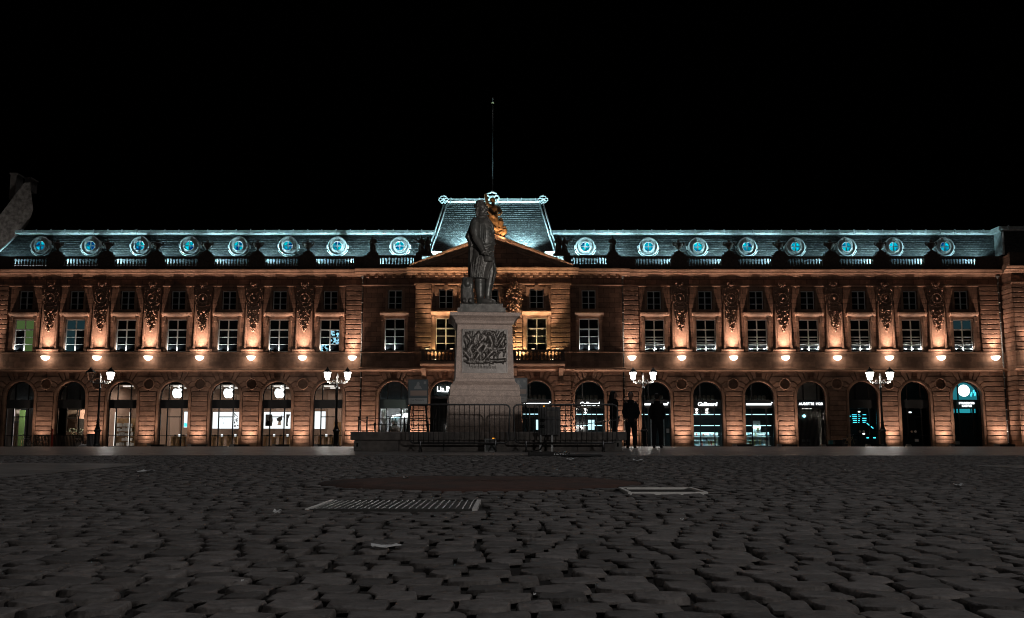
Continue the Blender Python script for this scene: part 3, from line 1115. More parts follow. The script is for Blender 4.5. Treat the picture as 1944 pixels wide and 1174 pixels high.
def make_window(kind, x, yf, rails=False, glow=None):
    root = EMPTY("window", (x, yf+.3, (WZ0 if kind == 'tall' else UZ0)), palace)
    if kind == 'tall':
        hw, z0, z1, fm, t = WH, WZ0, WZ1, M['white_frame'], .085
    else:
        hw, z0, z1, fm, t = UH, UZ0, UZ1, M['grey_frame'], .075
    H = z1-z0
    y0, y1 = yf+.26, yf+.34
    key = kind
    if key not in WPROTO:
        def B(): return MB()
        parts = []
        mb = B(); rect_ring(mb, -hw, hw, 0, H, t, 0, .08); parts.append(("frame", mb, fm))
        mb = B(); mb.box(-.055, .055, -.02, .06, t, H-t); parts.append(("mullion", mb, fm))
        if kind == 'tall':
            zt = H*.685
            mb = B(); mb.box(-hw+t, hw-t, -.06, .07, zt-.06, zt+.06); parts.append(("transom", mb, fm))
            for fz in (zt/3+.02, zt*2/3+.0):
                for s in (-1, 1):
                    mb = B(); mb.box(min(s*.055, s*(hw-t)), max(s*.055, s*(hw-t)), -.01, .05, fz-.028, fz+.028); parts.append(("glazing_bar", mb, fm))
            zr = [(t, zt/3-.008), (zt/3+.048, zt*2/3-.028), (zt*2/3+.028, zt-.06), (zt+.06, H-t)]
        else:
            zr = []
            for fz in (H*.34, H*.66):
                for s in (-1, 1):
                    mb = B(); mb.box(min(s*.055, s*(hw-t)), max(s*.055, s*(hw-t)), -.01, .05, fz-.024, fz+.024); parts.append(("glazing_bar", mb, fm))
            zr = [(t, H*.34-.024), (H*.34+.024, H*.66-.024), (H*.66+.024, H-t)]
        for a, b in zr:
            for s in (-1, 1):
                mb = B(); mb.box(min(s*.055, s*(hw-t)), max(s*.055, s*(hw-t)), .03, .045, a, b); parts.append(("pane", mb, M['dark_glass']))
        WPROTO[key] = [(nm, m.mesh(nm), mt) for nm, m, mt in parts]
    np_ = 0
    for nm, me, mt in WPROTO[key]:
        if nm == 'pane' and glow:
            np_ += 1
            if np_ in glow[1]:
                me = me.copy(); me.materials.clear(); mt = glow[0]
        OB(nm, me, mt, root, (x, y0, z0))
    if rails:
        for dz in (.28, .55, .80, 1.06, 1.32):
            mb = MB(); mb.tube([(x-hw+.02, yf+.12, z0+dz), (x+hw-.02, yf+.12, z0+dz)], .032, 6)
            mb.build("guard_rail", M['white_frame'], root)
    return root
WPROTO = {}

def window_trim(x, yf, small_key=False):
    mb = MB()
    # surround of the tall window
    for s in (-1, 1):
        a, b = x+s*(WH+.0), x+s*(WH+.26)
        mb.box(min(a, b), max(a, b), yf-.07, yf+.05, WZ0, WZ1+.22)
        a, b = x+s*(WH+.10), x+s*(WH+.30)
        mb.box(min(a, b), max(a, b), yf-.26, yf-.071, ZF(611), ZF(602.5))
        mb.box(min(a, b)+.03, max(a, b)-.03, yf-.15, yf-.071, ZF(618), ZF(611)-.002)
    mb.box(x-WH-.001, x+WH+.001, yf-.06, yf+.05, WZ1, WZ1+.22)
    mb.build("window_surround", M['trim'], palace)
    mb = MB()
    zz0, zz1 = ZF(602), ZF(594.8)
    hw = 1.27
    mb.yz([(yf+.02, zz0), (yf-.20, zz0), (yf-.24, zz0+.07), (yf-.36, zz0+.12), (yf-.38, zz0+.17), (yf-.46, zz0+.22), (yf-.48, zz1), (yf+.02, zz1+.05)], x-hw, x+hw)
    mb.build("window_hood", M['trim'], palace)
    mb = MB()
    uz1 = UZ1+.07
    rect_ring(mb, x-UH-.22, x+UH+.22, UZ0-.12, uz1+.14, .2, yf-.06, yf+.04)
    if small_key:
        mb.box(x-.16, x+.16, yf-.14, yf-.062, UZ1-.1, ZF(545)-.002)
        for s in (-1, 1):
            a, b = x+s*(UH+.2), x+s*(UH+.34)
            mb.box(min(a, b), max(a, b), yf-.09, yf+.03, UZ1-.6, UZ1+.24)
    mb.build("window_surround", M['trim'], palace)

uw = MB()
for x0, x1, yf, bays, wing in SECT:
    ops = []
    for xb in bays:
        ops += [(xb-WH, xb+WH, WZ0, WZ1), (xb-UH, xb+UH, UZ0, UZ1)]
    wall_cells(uw, x0, x1, zl1+.0, zc0+.02, ops, yf, .36)
uw.build("upper_wall", M['wall'], palace)
for si, (x0, x1, yf, bays, wing) in enumerate(SECT):
    for xb in bays:
        bi = bays.index(xb)
        gl_ = None
        if si == 0: gl_ = {0: (M['green_room'], (2, 4, 6, 8, 7)), 1: (M['blue_room'], (1, 3, 5, 7, 8)), 6: (M['neon_reflection_pane'], (1, 4, 6))}.get(bi)
        if si == 4: gl_ = {6: (M['blue_room'], (7, 8))}.get(bi)
        make_window('tall', xb, yf, rails=(si == 4), glow=gl_)
        make_window('small', xb, yf)
        window_trim(xb, yf, small_key=(si == 2))

# rusticated strips beside the middle and at the wing ends
def strip(x0, x1, yf):
    for k in range(len(UC)-1):
        block(x0+JG, x1-JG, UC[k]+JG, UC[k+1]-JG, yf-.10, "ashlar_block", palace, d=.10)
strip(XF(655), E1, F); strip(E4, XF(1214), F); strip(XF(1862), XF(1900), F); strip(E0, XF(13), F)
for a, b in ((E2, xc3[0]-WH-.34), (xc3[0]+WH+.34, xc3[1]-WH-.34), (xc3[1]+WH+.34, xc3[2]-WH-.34), (xc3[2]+WH+.34, E3)):
    strip(a, b, Y2)
# ------------------------------------------------------------------ carved panels
def blob(mb, x, y, z, r, k=1.0):
    R = Matrix.Rotation(random.uniform(0, PI), 3, 'Y') @ Matrix.Rotation(random.uniform(-.5, .5), 3, 'X')
    mb.sph((x, y, z), (r*random.uniform(.9, 1.5)*k, r*.8, r*random.uniform(.45, .8)), 6, 4, R)
def garland_mesh(seed, zt, zb, wfun, n, r=.085):
    random.seed(seed)
    mb = MB()
    for i in range(n):
        t = random.random()
        z = zt+(zb-zt)*t
        w = wfun(t)
        x = random.uniform(-w, w)
        blob(mb, x, random.uniform(-.27, -.02), z, r*random.uniform(.6, 1.25))
    return mb.mesh("garland")
def festoon_w(t):
    return .60*(1-t)**.7+.05 if t > .12 else .58
GARL = [garland_mesh(40+i, 0, -1.95, festoon_w, 120, .09) for i in range(3)]
def medallion_mesh(seed):
    random.seed(seed)
    mb = MB()
    mb.torus((0, -.1, 0), .42, .08, 'y', 22, 6)
    mb.sph((0, .03, 0), (.40, .07, .40), 14, 8)
    mb.sph((.02, -.1, .03), (.13, .16, .19), 8, 6)           # head
    mb.sph((-.02, -.07, .13), (.16, .1, .11), 8, 6)
    mb.sph((.13, -.06, .02), (.05, .06, .05), 6, 4)
    mb.sph((-.03, -.05, -.22), (.22, .08, .1), 8, 5)
    for a in np.linspace(-.2, PI+.2, 15):
        blob(mb, .54*math.cos(a), -.1, .50*math.sin(a)+.05, .075)
    for s in (-1, 1):
        mb.tube([(s*.5, -.05, .1), (s*.62, -.07, -.15), (s*.56, -.08, -.4), (s*.40, -.06, -.55), (s*.46, -.1, -.68)], [.05, .06, .06, .05, .07], 6)
        for j in range(9):
            blob(mb, s*random.uniform(.42, .68), -.1, random.uniform(.2, .85), .07)
        for j in range(6):
            blob(mb, s*random.uniform(.15, .62), -.12, random.uniform(-.62, -.3), .085)
    mb.tube([(-.36, -.06, -.62), (-.2, -.1, -.74), (0, -.12, -.79), (.2, -.1, -.74), (.36, -.06, -.62)], .06, 6)
    return mb.mesh("medallion")
MEDS = [medallion_mesh(80+i) for i in range(3)]
def cartouche_mesh():
    random.seed(5)
    mb = MB()
    mb.sph((0, -.12, 0), (.2, .13, .15), 8, 6)
    for s in (-1, 1):
        mb.torus((s*.2, -.12, .08), .1, .05, 'y', 10, 6)
        mb.tube([(s*.1, -.1, .18), (s*.28, -.16, .24), (s*.34, -.12, .14)], .045, 6)
        mb.tube([(s*.18, -.1, -.08), (s*.2, -.14, -.22), (0, -.14, -.28)], .045, 6)
    for i in range(6): blob(mb, random.uniform(-.2, .2), -.16, random.uniform(-.2, .1), .06)
    return mb.mesh("cartouche")
CART = cartouche_mesh()

def panel_base():
    mb = MB()
    z0, zt = ZF(663), ZF(574)
    Hh = zt-z0
    # flaring side mouldings
    for s in (-1, 1):
        pts = [(s*.66, 0, -.14), (s*.66, .5, -.16), (s*.64, Hh*.5, -.12), (s*.63, Hh-.25, -.1), (s*.52, Hh-.04, -.1), (s*.4, Hh+.05, -.09)]
        rings = []
        for k, (x, z, y) in enumerate(pts):
            w = .115 if k else .15
            rings.append([(x-w, .02, z), (x-w*.5, y, z), (x+w*.5, y, z), (x+w, .02, z)])
        mb.loft(rings, False)
    mb.yz([(.02, -.02), (-.20, -.02), (-.22, -.14), (-.14, -.2), (.02, -.2)], -.98, .98)
    mb.yz([(.02, -.21), (-.10, -.21), (-.12, -.28), (.02, -.3)], -1.02, 1.02)
    # back boards of panel and medallion
    mb.box(-.52, .52, -.035, .02, .06, Hh-.1)
    top = ZF(546)-z0
    mb.box(-.70, .70, -.05, .02, Hh+.1, top)
    mb.box(-.76, .76, -.12, .02, top-.11, top-.005)
    for s in (-1, 1):
        mb.box(min(s*.68, s*.76), max(s*.68, s*.76), -.1, .02, Hh+.1, top-.115)
    return mb.mesh("relief_panel"), z0, Hh, top
PANEL, PZ0, PH, PTOP = panel_base()
def relief(x, yf, i):
    p = OB("relief_panel", PANEL, M['carved'], palace, (x, yf-.002, PZ0))
    OB("medallion", MEDS[i % 3], M['carved'], p, (x, yf-.08, ZF(566.5)))
    OB("garland", GARL[(i*2+1) % 3], M['carved'], p, (x, yf-.05, ZF(588)))["kind"] = "stuff"
    OB("cartouche", CART, M['carved'], p, (x, yf-.06, ZF(542.5)))
RELX = [(a+b)/2 for a, b in zip(xl[:-1], xl[1:])]+[(a+b)/2 for a, b in zip(xr[:-1], xr[1:])]
for i, x in enumerate(RELX):
    relief(x, F, i)
# hanging trophies between the middle windows
TROPHY = garland_mesh(99, 0, -4.6, lambda t: .16+.62*math.sin(min(1, t*1.9)*PI)**1.0*(1 if t < .5 else .6) if t < .52 else .42*(1.02-t)*1.6, 230, .11)
for px in (889, 975.5):
    xx = XF(px, 600, Y2)
    OB("trophy_relief", TROPHY, M['carved'], palace, (xx, Y2-.12, ZF(541, Y2)))["kind"] = "stuff"
    OB("cartouche", CART, M['carved'], palace, (xx, Y2-.1, ZF(541, Y2)))

# ------------------------------------------------------------------ parapet, balusters, urns
def baluster_mesh(h, r):
    mb = MB()
    mb.lathe([(r*.95, 0), (r*.95, h*.06), (r*.5, h*.1), (r*.62, h*.2), (r, h*.36), (r*.86, h*.5), (r*.45, h*.72), (r*.42, h*.84), (r*.75, h*.88), (r*.75, h*.94), (r*.95, h*.95), (r*.95, h)], 0, 0, 0, 8)
    return mb.mesh("baluster")
ZB0, ZB1, ZBT = ZF(505.5), ZF(490.3), ZF(487)
BALH = ZB1-ZB0
BALM = baluster_mesh(BALH, .095)
def urn_mesh():
    mb = MB()
    mb.lathe([(.16, 0), (.2, .05), (.12, .1), (.10, .2), (.2, .3), (.38, .52), (.42, .68), (.36, .74), (.18, .80), (.1, .86), (.12, .92), (.18, .96), (.12, 1.02), (.02, 1.1)], 0, 0, 0, 12)
    for s in (-1, 1):
        mb.tube([(s*.3, 0, .5), (s*.5, 0, .62), (s*.52, 0, .78), (s*.42, 0, .84)], .07, 6)
        mb.sph((s*.46, 0, .80), (.09, .08, .09), 6, 5)
    return mb.mesh("urn")
URN = urn_mesh()
pp = MB()
def parapet(x0, x1, yf, openings, posts):
    """solid parapet with baluster bays"""
    pp.box(x0, x1, yf-.02, yf+.34, zc1+.0, ZB0)
    pp.box(x0, x1, yf-.05, yf+.37, ZB1, ZBT)
    edges = [x0]+[e for o in openings for e in o]+[x1]
    for a, b in zip(edges[0::2], edges[1::2]):
        pp.box(a, b, yf-.02, yf+.34, ZB0, ZB1)
    for a, b in openings:
        n = max(3, int(round((b-a)/.265)))
        for i in range(n):
            OB("baluster", BALM, M['dark_stone'], palace, (a+(i+.5)*(b-a)/n, yf+.16, ZB0))
        # solid backing of a drip ledge, low
URNX_L = [XF(v, 480) for v in (107, 202.5, 297, 392, 488, 584)]
URNX_R = [XF(v, 480) for v in (1289, 1385, 1480, 1577, 1673, 1770)]
lo = [(URNX_L[i]+.72, URNX_L[i+1]-.72) for i in range(5)]
lo = [(XF(22, 497), XF(91, 497))]+lo+[(URNX_L[5]+.75, XF(672, 497))]
parapet(E0, E1, F, lo, URNX_L)
ro = [(XF(1207, 497), URNX_R[0]-.75)]+[(URNX_R[i]+.72, URNX_R[i+1]-.72) for i in range(5)]+[(XF(1786, 497), XF(1857, 497))]
parapet(E4, E5, F, ro, URNX_R)
parapet(E1, XF(800, 497, Y1), Y1, [(XF(721, 497, Y1), XF(786, 497, Y1))], [])
parapet(XF(1070, 497, Y1), E4, Y1, [(XF(1085, 497, Y1), XF(1151, 497, Y1))], [])
pp.box(E5+.01, E6, YP+.1, YP+.5, zc1, ZF(487))
pp.build("parapet", M['dark_stone'], palace)
for x in URNX_L+URNX_R:
    mb = MB()
    mb.box(x-.62, x+.62, F-.08, F+.42, ZBT, ZBT+.16); mb.box(x-.42, x+.42, F-.04, F+.38, ZBT+.16, ZBT+.38); mb.box(x-.24, x+.24, F+.0, F+.34, ZBT+.38, ZBT+.48)
    u = mb.build("urn_plinth", M['dark_stone'], palace)
    OB("urn", URN, M['dark_stone'], u, (x, F+.17, ZBT+.47))
# spouts under the parapet
SP = MB(); SP.tube([(0, .1, 0), (0, -.16, -.03)], [.05, .065], 7)
SPM = SP.mesh("rain_spout")
for i in range(36):
    px = 68+i*49.5
    if 690 < px < 1185 or px > 1880: continue
    OB("rain_spout", SPM, M['trim'], palace, (XF(px, 509), F-.03, ZF(509.5)))

# ------------------------------------------------------------------ roofs
RY0, RY1 = F+1.5, F+2.6
RZ0, RZ1 = ZF(489.5, RY0), ZF(446, RY1)
def slate_plane(name, bl, br, tl, tr, rows):
    """courses of slates lapped like a saw"""
    bl, br, tl, tr = map(Vector, (bl, br, tl, tr))
    nrm = (br-bl).cross(tl-bl).normalized()
    if nrm.y > 0: nrm = -nrm
    mb = MB()
    for i in range(rows):
        t0, t1 = i/rows, (i+1)/rows
        a, b = bl.lerp(tl, t0), br.lerp(tr, t0)
        c, d = br.lerp(tr, t1), bl.lerp(tl, t1)
        o = nrm*.045
        mb.quad(tuple(a+o), tuple(b+o), tuple(c+nrm*.01), tuple(d+nrm*.01))
        mb.quad(tuple(a+nrm*-.02), tuple(b+nrm*-.02), tuple(b+o), tuple(a+o))
    return mb.build(name, M['slate'], palace)
HIPX0, HIPX1 = XF(-12, 489, RY0), XF(34, 446, RY1)
CR0, CR1 = XF(820, 480, F+1.2), XF(1052, 480, F+1.2)
slate_plane("slate_roof", (HIPX0, RY0, RZ0), (CR0+.6, RY0, RZ0), (HIPX1, RY1, RZ1), (CR0+.6, RY1, RZ1), 13)
slate_plane("slate_roof", (CR1-.6, RY0, RZ0), (E5+1.0, RY0, RZ0), (CR1-.6, RY1, RZ1), (E5+1.0, RY1, RZ1), 13)
# left hip and flat gutters
mb = MB()
mb.quad((HIPX0, RY0, RZ0), (HIPX1, RY1, RZ1), (HIPX1, RY1+6, RZ1), (HIPX0, RY1+6, RZ0))
mb.build("hip_slope", M['slate'], palace)
mb = MB(); mb.tube([(HIPX0, RY0-.03, RZ0), (HIPX1, RY1-.03, RZ1+.05)], .1, 6); mb.build("hip_roll", M['zinc'], palace)
mb = MB()
mb.box(E0, E5, F+.38, RY0+.1, ZBT-.75, ZBT-.62)
mb.build("gutter_walk", M['lead_dark'], palace)
mb = MB(); mb.box(HIPX0, CR0+.6, RY0-.02, RY0+.1, ZBT-.62, RZ0); mb.build("roof_upstand", M['upstand'], palace)
mb = MB(); mb.box(CR1-.6, E5, RY0-.02, RY0+.1, ZBT-.62, RZ0); mb.build("roof_upstand", M['upstand'], palace)
# zinc coping along the top of the slope
def coping(x0, x1, y, z, name="roof_coping"):
    mb = MB()
    hh = ZF(434.5, y)-ZF(443, y)
    mb.yz([(y+.3, z), (y-.06, z), (y-.14, z+.05), (y-.20, z+.16), (y-.12, z+hh*.55), (y-.16, z+hh*.6), (y-.10, z+hh), (y+.3, z+hh)], x0, x1)
    n = int((x1-x0)/1.3)
    c = mb.build(name, M['zinc'], palace)
    for i in range(n):
        x = x0+(i+.5)*(x1-x0)/n
        m2 = MB(); m2.box(x-.035, x+.035, y-.225, y+.1, z+.02, z+hh+.03)
        m2.build("coping_seam", M['zinc'], c)
        if i % 2 == 0:
            m3 = MB(); m3.sph((x, y-.05, z+hh+.07), .06, 6, 4); m3.build("coping_stud", M['bright_steel'], c)
    return c
zc_r = RZ1
coping(HIPX1-.2, CR0+.9, RY1, zc_r)
coping(CR1-.9, E5+.6, RY1, zc_r)
mb = MB(); mb.box(HIPX1-.2, E5+.6, RY1+.32, RY1+9, zc_r+.25, zc_r+.33); mb.build("flat_roof", M['lead_dark'], palace)
# pavilion roof at the right end
pvY0, pvY1 = F-.1, F+.95
slate_plane("slate_roof", (E5+.35, pvY0, RZ0), (E6, pvY0, RZ0), (E5+.9, pvY1, RZ1), (E6, pvY1, RZ1), 13)
mb = MB(); mb.quad((E5+.35, pvY0, RZ0), (E5+.9, pvY1, RZ1), (E5+.9, RY1+1, RZ1), (E5+.35, RY1+1, RZ0)); mb.build("hip_slope", M['zinc'], palace)
coping(E5+.75, E6, pvY1, RZ1)
mb = MB(); mb.box(E5+.55, E5+.95, pvY1-.1, RY1+.1, RZ1, RZ1+.42); mb.build("roof_coping", M['zinc'], palace)
mb = MB(); mb.tube([(E5+.35, pvY0-.03, RZ0), (E5+.9, pvY1-.03, RZ1+.05)], .12, 6); mb.build("hip_roll", M['zinc'], palace)

# round dormers
def dormer_parts():
    out = []
    n = 30
    def rings(pr):
        return [[(r*math.cos(2*PI*k/n), y, r*math.sin(2*PI*k/n)) for k in range(n)] for r, y in pr]
    mb = MB(); rr = rings([(.80, 1.5), (.80, .05), (.86, .02), (.88, -.05), (.80, -.09), (.76, -.06), (.70, -.02), (.62, -.03), (.56, -.08), (.52, -.06), (.50, .1)])
    v = [p for r in rr for p in r]
    mb.add(v, [(a*n+k, a*n+(k+1) % n, (a+1)*n+(k+1) % n, (a+1)*n+k) for a in range(len(rr)-1) for k in range(n)], True)
    out.append(("drum", mb.mesh("drum"), M['zinc']))
    mb = MB(); mb.torus((0, -.06, 0), .45, .065, 'y', 26, 8); out.append(("ring_frame", mb.mesh("ring_frame"), M['white_frame']))
    mb = MB(); mb.box(-.045, .045, -.05, .03, -.43, .43); out.append(("glazing_bar", mb.mesh("glazing_bar"), M['white_frame']))
    mb = MB(); mb.box(-.43, .43, -.045, .025, -.045, .045); out.append(("glazing_bar", mb.mesh("glazing_bar"), M['white_frame']))
    mb = MB(); mb.add([(.47*math.cos(2*PI*k/n), .045, .47*math.sin(2*PI*k/n)) for k in range(n)], [tuple(range(n))])
    out.append(("pane", mb.mesh("pane"), dormer_glass()))
    mb = MB(); mb.box(-.1, .1, -.12, .1, .58, .86); out.append(("keystone", mb.mesh("keystone"), M['zinc']))
    for s in (-1, 1):
        mb = MB(); mb.box(s*.9-.07, s*.9+.07, -.04, .5, -.15, .12); out.append(("ear", mb.mesh("ear"), M['zinc']))
    mb = MB(); mb.torus((0, .1, .05), 1.0, .05, 'y', 22, 6, PI*1.13, PI*1.87); out.append(("apron", mb.mesh("apron"), M['zinc']))
    # cheeks running back to the slope
    pass
    return out
DPARTS = dormer_parts()
DORM = [(77, 467), (172.5, 467), (266, 467), (360, 467), (453, 467.5), (547, 467), (640.5, 467.5), (759, 467.5),
        (1111, 468.5), (1231, 469), (1324.5, 469.5), (1418, 469), (1510, 469), (1606.5, 469), (1696, 469), (1793, 469)]
DORMX = []
for px, py in DORM:
    yd = F+1.25
    x, z = P(px, py, yd)
    DORMX.append(x)
    d = EMPTY("dormer", (x, yd, z), palace)
    for nm, me, mt in DPARTS:
        OB(nm, me, mt, d, (x, yd, z))

# big middle roof
MY0, MY1 = F+.6, F+3.6
mz0, mz1 = ZF(487, MY0), ZF(386, MY1)
mbx0, mbx1 = XF(813, 487, MY0), XF(1057, 487, MY0)
mtx0, mtx1 = XF(846, 386, MY1), XF(1027, 386, MY1)
slate_plane("slate_roof", (mbx0, MY0, mz0), (mbx1, MY0, mz0), (mtx0, MY1, mz1), (mtx1, MY1, mz1), 27)
mb = MB()
mb.quad((mbx0, MY0, mz0), (mtx0, MY1, mz1), (mtx0, MY1+8, mz1), (mbx0, MY1+10, mz0))
mb.quad((mbx1, MY0, mz0), (mbx1, MY1+10, mz0), (mtx1, MY1+8, mz1), (mtx1, MY1, mz1))
mb.build("hip_slope", M['slate'], palace)
for a, b in (((mbx0, MY0, mz0), (mtx0, MY1, mz1)), ((mbx1, MY0, mz0), (mtx1, MY1, mz1))):
    for dx in (-.12, .16):
        mb = MB(); mb.tube([(a[0]+dx, a[1]-.05, a[2]), (b[0]+dx, b[1]-.05, b[2]+.05)], .085, 6); mb.build("hip_roll", M['zinc'], palace)
coping(mtx0-.15, mtx1+.15, MY1, mz1)
def scrolls(x, z, y, k=1.0):
    mb = MB()
    mb.sph((x, y-.2, z+.25*k), .16*k, 10, 8)
    for s in (-1, 1):
        mb.torus((x+s*.28*k, y-.25, z+.2*k), .15*k, .06*k, 'y', 12, 6)
        mb.torus((x+s*.14*k, y-.25, z-.02), .13*k, .05*k, 'y', 12, 6)
    mb.tube([(x-.3*k, y-.2, z+.45*k), (x, y-.2, z+.58*k), (x+.3*k, y-.2, z+.45*k)], .07*k, 6)
    mb.build("ridge_scroll", M['zinc'], palace)
scrolls(mtx0-.2, mz1+.1, MY1); scrolls(mtx1+.2, mz1+.1, MY1); scrolls(XF(934, 386, MY1), mz1+.15, MY1, 1.5)
# mast
xm, zm = P(935.5, 186, MY1+1.5)
mb = MB(); mb.tube([(xm, MY1+1.5, mz1-.5), (xm, MY1+1.5, zm-.55)], [.075, .05], 8)
mast = EMPTY("flag_mast", (xm, MY1+1.5, mz1-.5))
tag(mast, "tall thin bare flag mast rising above the middle roof", "flagpole")
mb2 = mb.build("pole", M['dull_steel'], mast)
mb = MB(); mb.lathe([(.05, 0), (.16, .03), (.16, .12), (.04, .16)], xm, MY1+1.5, zm-.58, 10); mb.build("truck", M['brass'], mast)
mb = MB(); mb.tube([(xm, MY1+1.5, zm-.45), (xm, MY1+1.5, zm)], .045, 6); mb.build("finial", M['white_frame'], mast)

# ------------------------------------------------------------------ pediment
PY = Y2
ax, az = P(934, 447, PY)
lx, lz = P(779, 515, PY); rx, rz = P(1088, 515, PY)
lz = rz = zc1+.02
pm = MB()
pm.xz([(lx+.4, lz), (rx-.4, lz), (ax, az-.25)], PY+.02, PY+.6)
pm.build("tympanum", M['wall'], palace)
def raking(x0, z0, x1, z1):
    d = Vector((x1-x0, z1-z0)).normalized(); n = Vector((-d.y, d.x))
    if n.y < 0: n = -n
    prof_ = [(-.66, -.2), (-.66, .05), (-.62, .12), (-.50, .14), (-.46, .30), (-.30, .33), (-.26, .46), (-.06, .70), (.05, .74), (.09, .70), (.10, -.3)]
    rings = []
    for xe, ze, end in ((x0, z0, 0), (x1, z1, 1)):
        r = []
        for o, pr in prof_:
            q = Vector((xe, ze))+n*o
            if end:
                q = Vector((x1, q.y+(x1-q.x)*d.y/d.x))
            r.append((q.x, PY-pr, q.y))
        rings.append(r)
    mb = MB(); mb.loft(rings, False)
    mb.build("raking_cornice", M['trim'], palace)
raking(lx, lz+.12, ax, az); raking(rx, rz+.12, ax, az)

# ------------------------------------------------------------------ balcony
BY0 = Y2-1.15
bx0, bx1 = XF(797, 690, BY0), XF(1073, 690, BY0)
bz0, bz1 = ZF(692, BY0), ZF(686.5, BY0)
balc = EMPTY("balcony", (BXC, Y2, bz0), palace)
mb = MB(); mb.yz([(Y2, bz0-.1), (BY0+.25, bz0-.1), (BY0+.15, bz0), (BY0-.02, bz0+.05), (BY0-.02, bz1), (Y2, bz1)], bx0, bx1); mb.build("slab", M['trim'], balc)
br0, br1 = ZF(667.5, BY0), ZF(664, BY0)
mb = MB(); mb.box(bx0, bx1, BY0, BY0+.26, br0, br1); mb.box(bx0, bx1, BY0+.02, BY0+.24, bz1, bz1+.13)
for s in (bx0, bx1-.26): mb.box(s, s+.26, BY0+.26, Y2, br0, br1)
mb.build("handrail", M['dark_stone'], balc)
BB = baluster_mesh(br0-bz1-.13, .115)
for a, b in ((XF(800, 675, BY0), XF(806, 675, BY0)), (XF(862, 675, BY0), XF(871, 675, BY0)), (XF(974, 675, BY0), XF(980.5, 675, BY0)), (XF(1064, 675, BY0), XF(1072, 675, BY0))):
    mb = MB(); mb.box(a, b, BY0+.01, BY0+.25, bz1+.13, br0); mb.build("pedestal", M['dark_stone'], balc)
for a, b in ((XF(806, 675, BY0), XF(862, 675, BY0)), (XF(871, 675, BY0), XF(974, 675, BY0)), (XF(980.5, 675, BY0), XF(1064, 675, BY0))):
    n = int(round((b-a)/.32))
    for i in range(n):
        OB("baluster", BB, M['dark_stone'], balc, (a+(i+.5)*(b-a)/n, BY0+.13, bz1+.13))
for px in (803, 889, 977, 1066):
    x = XF(px, 700, BY0)
    mb = MB()
    mb.yz([(Y2+.02, bz0-.1), (BY0+.3, bz0-.1), (BY0+.28, bz0-.3), (BY0+.55, bz0-.55), (Y2-.22, bz0-.95), (Y2-.14, bz0-1.25), (Y2+.02, bz0-1.3)], x-.2, x+.2)
    for k in range(3): mb.box(x-.23, x+.23, Y2-.3+.04*k, Y2, bz0-1.32-.14*k, bz0-1.24-.14*k)
    mb.build("console", M['trim'], balc)

# ------------------------------------------------------------------ drain pipes
def pipe(x, y, z0, z1, dark=True):
    mb = MB(); mb.tube([(x, y, z0), (x, y, z1)], .075, 8)
    p = mb.build("drain_pipe", M['black_metal'] if dark else M['lead_dark'], palace)
    n = int((z1-z0)/.85)
    for i in range(n):
        z = z0+(i+.5)*(z1-z0)/n
        m = MB(); m.torus((x, y, z), .085, .022, 'z', 10, 5); m.build("pipe_bracket", M['steel'], p)
for x, y in ((E1-.12, F-.2), (E4+.12, F-.2), (E5-.35, F-.2)):
    pipe(x, y, zs1+.1, ZF(529), False)
    mb = MB(); mb.lathe([(.08, 0), (.1, .12), (.2, .25), (.22, .34), (.05, .36)], x, y, ZF(531), 8); mb.build("pipe_hopper", M['lead_dark'], palace)
    pipe(x, y, zG, zs0, True)

# ================================================================== LAMPS ON THE FRONT
WARM = (1.0, .68, .51)
BOWL = MB()
BOWL.lathe([(.02, -.32), (.18, -.28), (.32, -.14), (.37, .03), (.35, .05), (.02, .04)], 0, 0, 0, 14)
BOWLM = BOWL.mesh("bowl")
ARMM = MB(); ARMM.tube([(0, 0, -.1), (0, .2, -.28), (0, .5, -.3)], .03, 6); ARMM = ARMM.mesh("bracket")
LAMPX = [(p, F) for p in RELX]+[(XF(671), F), (XF(1198), F), (XF(1883), F), (XF(-14), F), (E5+1.1, YP)]
for i, (x, yf) in enumerate(LAMPX):
    z = ZF(678.5)
    l = EMPTY("wall_lamp", (x, yf-.45, z), palace)
    OB("bowl", BOWLM, M['bowl'], l, (x, yf-.45, z))
    OB("bracket", ARMM, M['black_metal'], l, (x, yf-.45, z))
    q = random.uniform(.8, 1.15)
    light('SPOT', "uplight", (x, yf-.62, z+.12), 85*q, WARM, l, (x, yf-.28, z+3.0), .1, 150, .7)
    light('SPOT', "uplight", (x, yf-.66, z+.14), 1000*q, WARM, l, (x, yf-.02, z+5.6), .06, 70, 1.0)

